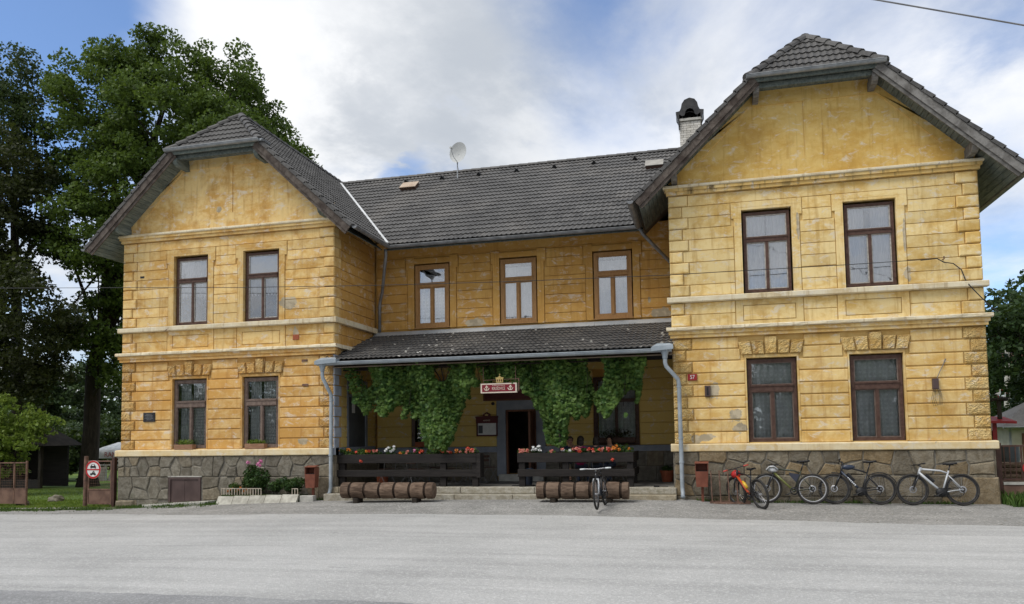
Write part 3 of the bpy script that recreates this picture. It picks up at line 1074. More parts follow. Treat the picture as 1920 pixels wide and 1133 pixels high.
def wing(k):
    x0 = 0.0 if k == 0 else A0
    x1 = x0+Wd
    up, lo = (M['up_l'], M['lo_l']) if k == 0 else (M['up_r'], M['lo_r'])
    jm = M['joint_l'] if k == 0 else M['joint_r']
    wx = (x0+2.405, x0+4.805)
    # openings of the backing wall
    ho = [(c-.62, c+.62, 1.42, 3.52) for c in wx]+[(c-.61, c+.61, 5.16, 7.33) for c in wx]
    hl = [(x0+1.84, x0+2.85, -.16, .54)] if k == 0 else []
    back_wall('wall', x0+.02, x1-.02, 1.2, ZC, .07, .45, ho, jm)
    # lower storey: 9 courses, running right up to the window reveals
    rows = 9
    hh = (4.08-ZP)/rows
    for i in range(rows):
        a, b = ZP+i*hh+.014, ZP+(i+1)*hh-.014
        lng = i % 2 == 0
        q = .48 if lng else .33
        cuts = [(c-.64, c+.64) for c in wx] if a < 3.45 else []
        if 3.45 <= a:
            # the voussoir heads
            zt = (a+b)/2
            for c in wx:
                wv = .74+(zt-3.62)*.12
                if zt < 4.0:
                    cuts.append((c-wv, c+wv))
        for s0, s1 in spans(x0+q+.02, x1-q-.02, cuts):
            MB().block(s0, s1, a, b, .036, .09, .014).build('plaster_block', lo, B)
    quoin_col(x0, 1, ZP, 4.08, rows, M['lo_l_rock' if k == 0 else 'lo_r_rock'], True, 3+k*50)
    quoin_col(x1, -1, ZP, 4.08, rows, M['lo_l_rock' if k == 0 else 'lo_r_rock'], True, 33+k*50)
    for c in wx:
        # reveal lining and head
        r = MB()
        r.box(c-.64, c-.60, .034, .16, 1.42, 3.53)
        r.box(c+.60, c+.64, .034, .16, 1.42, 3.53)
        r.box(c-.64, c+.64, .034, .16, 3.53, 3.60)
        r.build('window_reveal', lo, B)
        # five wedge stones
        zb, zt = 3.61, 3.965
        for j in range(5):
            u0, u1 = -1+j*.4, -1+(j+1)*.4
            bw, tw = .715, .80
            zz_ = zt+.085 if j == 2 else zt-.012*abs(j-2)
            p = [(c+u0*bw+.012, zb), (c+u1*bw-.012, zb), (c+u1*tw-.012, zz_), (c+u0*tw+.012, zz_)]
            st = MB()
            nx, nz = 4, 5
            pts = []
            cxm, czm = sum(q[0] for q in p)/4, sum(q[1] for q in p)/4
            pi = [(x+(cxm-x)*.17, z+(czm-z)*.12) for x, z in p]
            for jj in range(nz+1):
                for ii in range(nx+1):
                    s_, t_ = ii/nx, jj/nz
                    xx = (pi[0][0]*(1-s_)+pi[1][0]*s_)*(1-t_)+(pi[3][0]*(1-s_)+pi[2][0]*s_)*t_
                    zv = (pi[0][1]*(1-s_)+pi[1][1]*s_)*(1-t_)+(pi[3][1]*(1-s_)+pi[2][1]*s_)*t_
                    d = .022*mnoise.noise(V((xx*21, zv*21, j)))
                    yy = (-.035 if j == 2 else -.015)-d
                    pts.append((xx, yy, zv))
            st.add(pts, [(jj*(nx+1)+ii, jj*(nx+1)+ii+1, (jj+1)*(nx+1)+ii+1, (jj+1)*(nx+1)+ii) for jj in range(nz) for ii in range(nx)])
            cor = [pts[0], pts[nx], pts[-1], pts[nz*(nx+1)]]
            fr_ = [(x, .03, z) for x, z in p]
            bk = [(x, .09, z) for x, z in p]
            st.add(cor+fr_+bk, [(4, 5, 1, 0), (5, 6, 2, 1), (6, 7, 3, 2), (7, 4, 0, 3), (4, 8, 9, 5), (5, 9, 10, 6), (6, 10, 11, 7), (7, 11, 8, 4)])
            st.build('wedge_stone', M['lo_l_rock' if k == 0 else 'lo_r_rock'], B)
    # frieze between the ledges
    fz0, fz1 = Z1+.01, 5.0
    fh = (fz1-fz0)/2
    quoin_col(x0, 1, fz0, fz1, 2, up, False, 7, True)
    quoin_col(x1, -1, fz0, fz1, 2, up, False, 9, True)
    for i in range(2):
        a, b = fz0+i*fh+.008, fz0+(i+1)*fh-.008
        q = .48 if i % 2 == 0 else .33
        for s0, s1 in spans(x0+q+.015, x1-q-.015, [(c-.82, c+.82) for c in wx]):
            if k == 0 and s1 > x1-1.3:
                # two small square holes knocked into the plaster here
                pass
            MB().block(s0, s1, a, b, .045, .09, .008).build('plaster_block', up, B)
    for c in wx:
        # raised frame with a sunk panel below each window
        f = MB()
        for r in rects_minus(c-.80, c+.80, fz0+.005, fz1-.005, [(c-.63, c+.63, 4.47, 4.86)]):
            f.box(r[0], r[1], .042, .08, r[2], r[3])
        f.build('panel_frame', up, B)
        MB().block(c-.615, c+.615, 4.485, 4.845, .040, .08, .008).build('frieze_panel', up, B)
    # upper storey
    u0, u1 = Z2+.02, 7.80
    hu = (u1-u0)/9
    quoin_col(x0, 1, u0, u1, 9, up, False, 11)
    quoin_col(x1, -1, u0, u1, 9, up, False, 13)
    for i in range(9):
        a, b = u0+i*hu+.008, u0+(i+1)*hu-.008
        q = .48 if i % 2 == 0 else .33
        hw = .80 if b < 7.1 else .865
        cuts = [(c-hw, c+hw) for c in wx] if i < 8 else []
        if i == 7:
            pass
        for s0, s1 in spans(x0+q+.015, x1-q-.015, cuts):
            MB().block(s0, s1, a, b, .043, .09, .007).build('plaster_block', up, B)
    for c in wx:
        s = MB()
        for (a, b, z0, z1) in ((c-.785, c-.635, Z2+.02, 7.09), (c+.635, c+.785, Z2+.02, 7.09), (c-.85, c-.635, 7.09, 7.36), (c+.635, c+.85, 7.09, 7.36), (c-.85, c+.85, 7.36, 7.50)):
            s.block(a, b, z0, z1, .030, .09, .006)
        for a, b in ((c-.635, c-.60), (c+.60, c+.635)):
            s.box(a, b, .031, .16, Z2+.02, 7.36)
        s.box(c-.60, c+.60, .032, .16, 7.30, 7.358)
        s.build('window_surround', up, B)
    # ledges and cornices
    pl_m = M['ledge_l']
    ledge('plinth_ledge', x0-.10, x1+.10, -.10, .1, 1.20, ZP, pl_m, .006, 1+k)
    if k == 0:
        ledge('plinth_ledge', -.1, DM-.3, -.10, .1, 1.20, ZP, M['greyp'], .004, 5, 'y', x1, -1)
    ledge('string_ledge', x0-.09, x1+.09, -.095, .1, 5.0, Z2, M['ledge'], .008, 9+k)
    ledge('string_ledge', x0-.13, x1+.13, -.14, .1, 4.27, Z1, M['ledge'], .020, 19+k)
    mo = MB()
    mo.box(x0-.075, x1+.075, -.075, .08, 4.18, 4.268)
    mo.box(x0-.04, x1+.04, -.042, .08, 4.092, 4.178)
    mo.build('string_moulding', lo, B)
    ledge('cornice_ledge', x0-.12, x1+.12, -.12, .1, 7.975, ZC, M['ledge'], .006, 29+k)
    mo = MB()
    for (p, z0, z1) in ((.085, 7.90, 7.973), (.045, 7.812, 7.898)):
        mo.box(x0-p, x1+p, -p, .08, z0, z1)
    mo.build('cornice_moulding', up if k == 0 else M['mould_r'], B)
    if k == 0:
        ledge('string_ledge', -.09, DM-.02, -.09, .1, 5.0, Z2, M['ledge'], .006, 39, 'y', x1, -1)
        ledge('string_ledge', -.13, DM-.3, -.12, .1, 4.27, Z1, M['ledge'], .012, 41, 'y', x1, -1)
    # gable above the cornice: raised borders round two sunk panels
    cx = CX[k]
    gm = M['up_l'] if k == 0 else M['gab_r']

    def zr(x):
        return RZ[k]-SL[k]*abs(x-cx)-.10
    gb = [(x0+.02, .07, ZC), (x1-.02, .07, ZC), (x1-.02, .07, zr(x1-.02)), (cx+1.44, .07, zr(cx+1.44)), (cx-1.44, .07, zr(cx-1.44)), (x0+.02, .07, zr(x0+.02))]
    MB().prism(gb, (0, .3, 0)).build('gable_wall', gm, B)
    y = .045

    def piece(pts):
        MB().prism([(px_, y, pz_) for px_, pz_ in pts], (0, .03, 0)).build('gable_border', gm, B)
    zb, zt = 8.51, 9.96
    bl = cx-2.92
    tl = cx-1.50
    xt = (RZ[k]-.10-9.96)/SL[k]
    piece([(x0+.02, ZC+.012), (x1-.02, ZC+.012), (x1-.02, zb), (x0+.02, zb)])
    piece([(cx-.21, zb), (cx+.21, zb), (cx+.21, zt), (cx-.21, zt)])
    piece([(cx-xt, zt), (cx+xt, zt), (cx+1.44, zr(cx+1.44)), (cx-1.44, zr(cx-1.44))])
    piece([(x0+.02, zb), (bl, zb), (tl, zt), (cx-xt, zt), (x0+.02, zr(x0+.02))])
    piece([(2*cx-x0-.02, zb), (2*cx-x0-.02, zr(x0+.02)), (cx+xt, zt), (2*cx-tl, zt), (2*cx-bl, zb)])
    # windows
    for n, c in enumerate(wx):
        if k == 0:
            place_window('up', c, .14, 5.19, M['brown'], (cur_up_l, cur_up_l2)[n], M['sash'], M['glass'])
            place_window('lo', c, .12, 1.42, M['brown2'], cur_lo_l, M['brown2'])
        else:
            place_window('up', c, .14, 5.19, M['brown'], (cur_pair(.03, 4.5, .034), cur_pair(.10, 5.5, .030))[n], M['sash'], M['glassu'])
            place_window('lo', c, .12, 1.42, M['brown'], cur_lo_r, M['brown2'])
    # other walls, floors inside
    o = MB()
    o.box(x0+.05, x0+.35, .46, 10.5, .0, 8.15)
    o.box(x1-.36, x1-.06, .46, 10.5, .0, 8.15)
    o.box(x0+.05, x1-.05, 10.5, 10.8, .0, 11.4)
    o.build('plain_wall', up, B)
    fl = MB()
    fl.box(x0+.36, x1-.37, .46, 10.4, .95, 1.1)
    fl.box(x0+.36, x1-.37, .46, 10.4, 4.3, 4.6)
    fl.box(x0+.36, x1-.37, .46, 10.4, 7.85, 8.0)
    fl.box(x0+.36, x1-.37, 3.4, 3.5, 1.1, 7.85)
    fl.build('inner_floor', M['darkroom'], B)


wing(0)
wing(1)

# inner side wall of the left wing (faces the porch) and of the right wing
sw = MB(side_T(Wd))
hu = (7.80-Z2-.02)/9
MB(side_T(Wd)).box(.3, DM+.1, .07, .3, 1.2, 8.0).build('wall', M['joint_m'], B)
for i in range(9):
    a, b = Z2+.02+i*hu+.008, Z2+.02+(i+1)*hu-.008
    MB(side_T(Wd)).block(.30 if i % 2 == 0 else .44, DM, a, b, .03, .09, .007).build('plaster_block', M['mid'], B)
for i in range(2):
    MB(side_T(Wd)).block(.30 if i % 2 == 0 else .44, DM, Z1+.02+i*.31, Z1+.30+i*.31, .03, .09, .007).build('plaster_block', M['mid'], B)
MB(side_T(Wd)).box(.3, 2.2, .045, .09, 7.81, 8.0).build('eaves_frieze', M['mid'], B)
hl = (4.08-ZP)/9
for i in range(9):
    a, b = ZP+i*hl+.012, ZP+(i+1)*hl-.012
    qd = .30 if i % 2 == 0 else .44
    MB(side_T(Wd)).block(.012, qd, a, b, -.012, .05, .012).build('painted_quoin', M['blueq'], B)
    for s0, s1 in spans(qd+.02, DM, [(.88, 2.28)] if a < 3.4 else []):
        MB(side_T(Wd)).block(s0, s1, a, b, .03, .09, .01).build('plaster_block', M['porch'], B)
# grey side door with a fanlight
d = MB(side_T(Wd))
d.box(.88, .99, .02, .15, .35, 3.42)
d.box(2.17, 2.28, .02, .15, .35, 3.42)
d.box(.99, 2.17, .02, .15, 3.32, 3.42)
d.box(.99, 2.17, .03, .12, 2.90, 2.98)
dr = d.build('side_door', M['greyp'], B)
MB(side_T(Wd)).box(1.0, 1.57, .05, .09, .34, 2.9).build('door_leaf', M['greyd'], dr)
MB(side_T(Wd)).box(1.585, 2.16, .055, .09, .34, 2.9).build('door_leaf', M['greyd'], dr)
MB(side_T(Wd)).box(1.0, 2.16, .06, .066, 2.99, 3.31).build('pane', M['glass'], dr)
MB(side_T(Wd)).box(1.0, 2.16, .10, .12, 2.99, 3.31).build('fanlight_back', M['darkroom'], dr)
MB(side_T(Wd)).box(1.24, 1.44, .043, .049, 2.42, 2.68).build('notice', M['paper'], dr)
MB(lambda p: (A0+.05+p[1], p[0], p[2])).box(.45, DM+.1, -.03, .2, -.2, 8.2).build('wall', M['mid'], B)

# middle wall ------------------------------------------------------
mw_x = (9.13, 11.96, 14.88)
hm = [(c-.60, c+.60, 5.1, 7.22) for c in mw_x]
hlow = [(8.53, 9.55, 1.40, 3.4), (14.33, 15.46, 1.37, 3.35), (11.50, 12.46, .5, 2.46)]
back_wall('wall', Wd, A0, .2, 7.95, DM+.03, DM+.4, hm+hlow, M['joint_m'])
um = (7.40-5.10)/8
for i in range(8):
    a, b = 5.10+i*um+.007, 5.10+(i+1)*um-.007
    hw = .83 if i < 6 else .90
    for s0, s1 in spans(Wd+.05, A0-.02, [(c-hw, c+hw) for c in mw_x]):
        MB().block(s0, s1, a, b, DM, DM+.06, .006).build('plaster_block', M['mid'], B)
for c in mw_x:
    s = MB()
    for (a, b, z0, z1) in ((c-.815, c-.60, 5.1, 7.02), (c+.60, c+.815, 5.1, 7.02), (c-.875, c-.60, 7.02, 7.43), (c+.60, c+.875, 7.02, 7.43), (c-.60, c+.60, 7.20, 7.37)):
        s.block(a, b, z0, z1, DM-.02, DM+.06, .006)
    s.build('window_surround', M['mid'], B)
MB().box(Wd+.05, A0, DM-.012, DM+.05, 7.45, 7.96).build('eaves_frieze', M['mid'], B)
for n, c in enumerate(mw_x):
    place_window('mid', c, DM+.0, 5.14, M['ochwood'], (cur_mid1, cur_mid, cur_mid)[n], M['ochwood'], M['glassu'])
lowh = .325
for i in range(8):
    a, b = 1.345+i*lowh+.006, 1.345+(i+1)*lowh-.006
    cuts = [(8.40, 9.68) if a < 3.4 else (0, 0), (14.20, 15.58) if a < 3.35 else (0, 0), (11.2, 12.76) if a < 2.5 else (0, 0)]
    for s0, s1 in spans(Wd+.05, A0+.02, [c for c in cuts if c[1]]):
        MB().block(s0, s1, a, b, DM-.005, DM+.06, .006).build('plaster_block', M['porch'], B)
for s0, s1 in ((Wd+.05, 11.22), (12.74, A0+.04)):
    MB().block(s0, s1, 1.16, 1.338, DM-.06, DM+.05, .012).build('grey_band', M['greyp'], B)
dd = MB()
dd.box(11.22, 11.50, DM-.05, DM+.2, .44, 2.74)
dd.box(12.46, 12.74, DM-.05, DM+.2, .44, 2.74)
dd.box(11.50, 12.46, DM-.05, DM+.2, 2.46, 2.74)
fd = dd.build('front_door', M['greyp'], B)
q = MB()
q.box(11.50, 11.56, DM, DM+.16, .5, 2.46)
q.box(12.40, 12.46, DM, DM+.16, .5, 2.46)
q.box(11.56, 12.40, DM, DM+.16, 2.40, 2.46)
q.build('door_frame', M['dooro'], fd)
MB().box(12.33, 12.39, DM-.55, DM+.10, .51, 2.39).build('open_door_leaf', M['dooro'], fd)
MB().box(11.34, 12.72, DM-.35, DM+.02, .30, .50).build('door_step', M['conc'], fd)
MB().lathe([(0, 0), (.11, 0), (.12, .02), (.11, .03), (0, .03)], (12.22, DM+1.6, 2.12), 16, 0, 'y').build('wall_clock', M['paper'], fd)
for (x0, x1, z0, z1) in ((8.42, 9.66, 1.38, 3.42), (14.22, 15.56, 1.35, 3.37)):
    f = MB()
    cx_ = (x0+x1)/2
    f.box(x0, x0+.11, DM-.02, DM+.16, z0, z1)
    f.box(x1-.11, x1, DM-.02, DM+.16, z0, z1)
    f.box(x0+.11, x1-.11, DM-.02, DM+.16, z1-.1, z1)
    f.box(x0+.11, x1-.11, DM-.02, DM+.16, z0, z0+.08)
    f.box(x0+.11, x1-.11, DM+.02, DM+.14, 2.62, 2.72)
    f.box(cx_-.04, cx_+.04, DM+.02, DM+.14, z0+.08, 2.62)
    wn = f.build('window', M['brown2'] if x0 < 10 else M['brown'], B)
    for (a, b, c, e) in ((x0+.11, cx_-.04, z0+.08, 2.62), (cx_+.04, x1-.11, z0+.08, 2.62), (x0+.11, x1-.11, 2.72, z1-.1)):
        MB().box(a, b, DM+.08, DM+.086, c, e).build('pane', M['glass'], wn)
    curtain_mb(x0+.12, x1-.12, z0+.1, z1-.1, DM+.22, 8, .02).build('curtain', M['curl'] if x0 > 10 else M['cur'], wn)
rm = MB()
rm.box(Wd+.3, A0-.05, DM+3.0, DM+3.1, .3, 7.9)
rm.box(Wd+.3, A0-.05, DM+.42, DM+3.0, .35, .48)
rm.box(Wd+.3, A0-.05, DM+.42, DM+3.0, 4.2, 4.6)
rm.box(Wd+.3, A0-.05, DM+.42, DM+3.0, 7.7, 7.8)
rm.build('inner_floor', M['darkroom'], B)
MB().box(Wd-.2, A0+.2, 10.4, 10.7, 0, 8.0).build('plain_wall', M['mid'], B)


# ---- rubble plinths: polygonal stones cut from Voronoi cells
def voronoi(x0, x1, z0, z1, seeds, gap):
    out = []
    for i, (sx, sz) in enumerate(seeds):
        poly = [(x0, z0), (x1, z0), (x1, z1), (x0, z1)]
        for j, (tx, tz) in enumerate(seeds):
            if i == j:
                continue
            nx, nz = tx-sx, tz-sz
            l = math.hypot(nx, nz)
            if l > 2.4:
                continue
            nx, nz = nx/l, nz/l
            mx, mz = (sx+tx)/2-nx*gap, (sz+tz)/2-nz*gap
            res = []
            for a, b in zip(poly, poly[1:]+poly[:1]):
                da = (a[0]-mx)*nx+(a[1]-mz)*nz
                db = (b[0]-mx)*nx+(b[1]-mz)*nz
                if da <= 0:
                    res.append(a)
                if (da < 0) != (db < 0) and abs(da-db) > 1e-9:
                    t_ = da/(da-db)
                    res.append((a[0]+(b[0]-a[0])*t_, a[1]+(b[1]-a[1])*t_))
            poly = res
            if len(poly) < 3:
                break
        if len(poly) >= 3:
            ar = abs(sum(a[0]*b[1]-b[0]*a[1] for a, b in zip(poly, poly[1:]+poly[:1])))/2
            if ar > .004:
                out.append(poly)
    return out


def plinth(x0, x1, m, rows, holes=(), yface=-.05, seed=1, skew=.06):
    r = random.Random(seed)
    mb = MB()
    zlo, zhi = rows[0][0], rows[-1][1]
    for rc in rects_minus(x0, x1, zlo, zhi, holes):
        mb.box(rc[0], rc[1], yface+.018, yface+.4, rc[2], rc[3])
    mb.build('mortar_bed', M['mortar'], B)
    for (z0, z1, wmean, ir) in rows:
        seeds = []
        x = x0+wmean*.4
        while x < x1:
            if ir and r.random() < .55:
                seeds.append((x+r.uniform(-.1, .1)*wmean, z0+(z1-z0)*r.uniform(.16, .34)))
                seeds.append((x+r.uniform(-.25, .25)*wmean, z0+(z1-z0)*r.uniform(.66, .86)))
            else:
                seeds.append((x+r.uniform(-.12, .12)*wmean, (z0+z1)/2+r.uniform(-.15, .15)*(z1-z0)))
            x += wmean*r.uniform(.50, 1.45)
        for p in voronoi(x0, x1, z0, z1, seeds, .011):
            cxp = sum(a for a, _ in p)/len(p)
            czp = sum(b for _, b in p)/len(p)
            if any(h[0]-.02 < cxp < h[1]+.02 and h[2] < czp < h[3]+.02 for h in holes):
                continue
            for h in holes:
                if any(h[0] < a < h[1] and h[2] < b < h[3] for a, b in p):
                    # keep clear of the opening
                    if cxp < h[0]:
                        p = [(min(a, h[0]-.005), b) for a, b in p]
                    elif cxp > h[1]:
                        p = [(max(a, h[1]+.005), b) for a, b in p]
                    else:
                        p = [(a, max(b, h[3]+.005)) for a, b in p]
            pts = []
            for a, b in zip(p, p[1:]+p[:1]):
                pts.append(a)
                if math.hypot(b[0]-a[0], b[1]-a[1]) > .22:
                    t_ = r.uniform(.4, .6)
                    pts.append((a[0]+(b[0]-a[0])*t_+r.uniform(-.020, .020), a[1]+(b[1]-a[1])*t_+r.uniform(-.018, .018)))
            MB().stone(pts, yface-r.uniform(-.004, .030), yface+.05, r.uniform(.012, .026)).build('stone', m, B)


HATCH = (1.80, 2.90, -.20, .58)
plinth(0.0, Wd, M['stone_l'], ((-.45, -.10, .62, False), (-.085, .575, .50, True), (.59, 1.19, .33, True)), (HATCH,), -.05, 5)
plinth(A0, A0+Wd, M['stone_r'], ((-.2, .09, .8, False), (.10, .60, .66, True), (.615, 1.19, .50, True)), (), -.05, 11)
ym = DM-.055
plinth(Wd+.05, 11.22, M['stone_m'], ((.28, .72, .55, False), (.73, 1.155, .5, False)), (), ym, 21)
plinth(12.74, A0+.04, M['stone_m'], ((.28, .72, .55, False), (.73, 1.155, .5, False)), (), ym, 23)
MB(side_T(Wd)).box(0, DM, -.05, .3, .0, 1.19).build('side_plinth', M['stone_m'], B)
MB(side_T(A0+Wd)).box(0, 10, -.05, .3, -.3, 1.19).build('side_plinth', M['stone_r'], B)
MB(lambda p: (p[1], p[0], p[2])).box(0, 10, -.05, .3, -.6, 1.19).build('side_plinth', M['stone_l'], B)
MB(lambda p: (A0+p[1], p[0], p[2])).box(0, DM, -.05, .3, .0, 1.19).build('side_plinth', M['stone_m'], B)
# right wing corner buttress stone
MB().stone([(A0+Wd-.75, -.12), (A0+Wd+.10, -.12), (A0+Wd+.07, .55), (A0+Wd-.68, .56)], -.085, .2, .03).build('stone', M['stone_r'], B)
MB().stone([(-.10, -.5), (.62, -.5), (.58, -.12), (-.07, -.14)], -.10, .2, .04).build('stone', M['stone_l'], B)
h = MB()
h.box(1.80, 1.87, -.07, .1, -.2, .58)
h.box(2.83, 2.90, -.07, .1, -.2, .58)
h.box(1.87, 2.83, -.07, .1, .51, .58)
hp = h.build('cellar_hatch', M['hatch'], B)
MB().box(1.875, 2.345, -.045, .05, -.2, .505).build('hatch_leaf', M['hatch'], hp)
MB().box(2.355, 2.825, -.045, .05, -.2, .505).build('hatch_leaf', M['hatch'], hp)
MB().box(1.78, 2.94, -.075, .1, .582, .615).build('hatch_lintel', M['conc'], hp)
s = MB()
s.prism([(.85, -.02, -.30), (1.2, -.42, -.30), (3.3, -.42, -.18), (3.5, -.02, -.15)], (0, 0, .06))
s.build('hatch_sill_slab', M['conc'], B)

# terrace and its two steps, each of separate slabs
MB().box(Wd, A0, .28, DM, -.1, .296).build('terrace_floor', M['terr'], B)
for z0, z1, y0, y1, ln, off in ((.135, .30, -.12, .30, 1.95, 0.3), (-.15, .132, -.46, .28, 1.6, .9)):
    x = Wd-.1
    first = True
    while x < A0-.05:
        e = min(A0+.02, x+(off if first else ln*rnd.uniform(.85, 1.15)))
        first = False
        MB().block(x+.006, e-.006, z0, z1, y0, y1, .014).build('step_slab', M['step'], B)
        x = e

# ------------------------------------------------------------------ roofs
TW, TV = .30, .325


def tile_mesh(name, m, seed=0):
    mb = MB()
    n = 9
    top0, top1, lip = [], [], []
    for i in range(n):
        u = TW*i/(n-1)
        w_ = .030*(.5-.5*math.cos(2*math.pi*u/.15))**1.3
        top0.append((u, -.01, w_+.040))
        top1.append((u, TV+.02, w_+.004))
        lip.append((u, -.008, w_+.012))
    mb.add(lip+top0+top1, [(i, i+1, n+i+1, n+i) for i in range(n-1)]+[(n+i, n+i+1, 2*n+i+1, 2*n+i) for i in range(n-1)])
    me = mb.mesh(name, m)
    return me


class Plane:
    def __init__(s, o, u, v):
        s.o, s.u, s.v = V(o), V(u).normalized(), V(v).normalized()
        s.n = s.u.cross(s.v).normalized()
        s.mx = Matrix((s.u, s.v, s.n)).transposed().to_4x4()

    def uv(s, p):
        d = V(p)-s.o
        return d.dot(s.u), d.dot(s.v)

    def at(s, a, b, h=0):
        return s.o+s.u*a+s.v*b+s.n*h


def clip_to(bm, poly):
    """keep the part of a mesh in plane coordinates that lies inside a convex polygon (counter-clockwise)"""
    for a, b in zip(poly, poly[1:]+poly[:1]):
        e = V((b[0]-a[0], b[1]-a[1], 0))
        if e.length < 1e-6:
            continue
        no = V((e.y, -e.x, 0)).normalized()
        bmesh.ops.bisect_plane(bm, geom=bm.verts[:]+bm.edges[:]+bm.faces[:], plane_co=V((a[0], a[1], 0)), plane_no=no, clear_outer=True)


def inside(poly, x, y, mrg=0.0):
    for a, b in zip(poly, poly[1:]+poly[:1]):
        ex, ey = b[0]-a[0], b[1]-a[1]
        l = math.hypot(ex, ey)
        if l > 1e-6 and ((x-a[0])*ey-(y-a[1])*ex)/l > mrg:
            return False
    return True


cand = []           # (apparent size, roof index, u0, v0)
roofs = []


def tiled(name, pl, pts, m, parent_label=None):
    poly = [pl.uv(p) for p in pts]
    ar = sum(a[0]*b[1]-b[0]*a[1] for a, b in zip(poly, poly[1:]+poly[:1]))
    if ar < 0:
        poly.reverse()
        pts = pts[::-1]
    deck = MB().prism([V(p)-pl.n*.012 for p in pts], pl.n*-.05).build(name, M['under'], B)
    us = [p[0] for p in poly]
    vs = [p[1] for p in poly]
    idx = len(roofs)
    roofs.append((name, pl, poly, m, deck))
    r0 = int(math.floor(min(vs)/TV+.001))
    for r in range(r0, int(max(vs)/TV)+1):
        for c in range(int(math.floor(min(us)/TW)), int(max(us)/TW)+1):
            u, v = c*TW, r*TV
            cs = [(u, v), (u+TW, v), (u+TW, v+TV), (u, v+TV)]
            ins = sum(inside(poly, *q_) for q_ in cs)
            if ins == 0 and not inside(poly, u+TW/2, v+TV/2):
                continue
            ctr = pl.at(u+TW/2, v+TV/2)
            d = CAM-ctr
            cand.append((max(0, d.normalized().dot(pl.n))/d.length_squared, idx, u, v, ins == 4))
    return deck


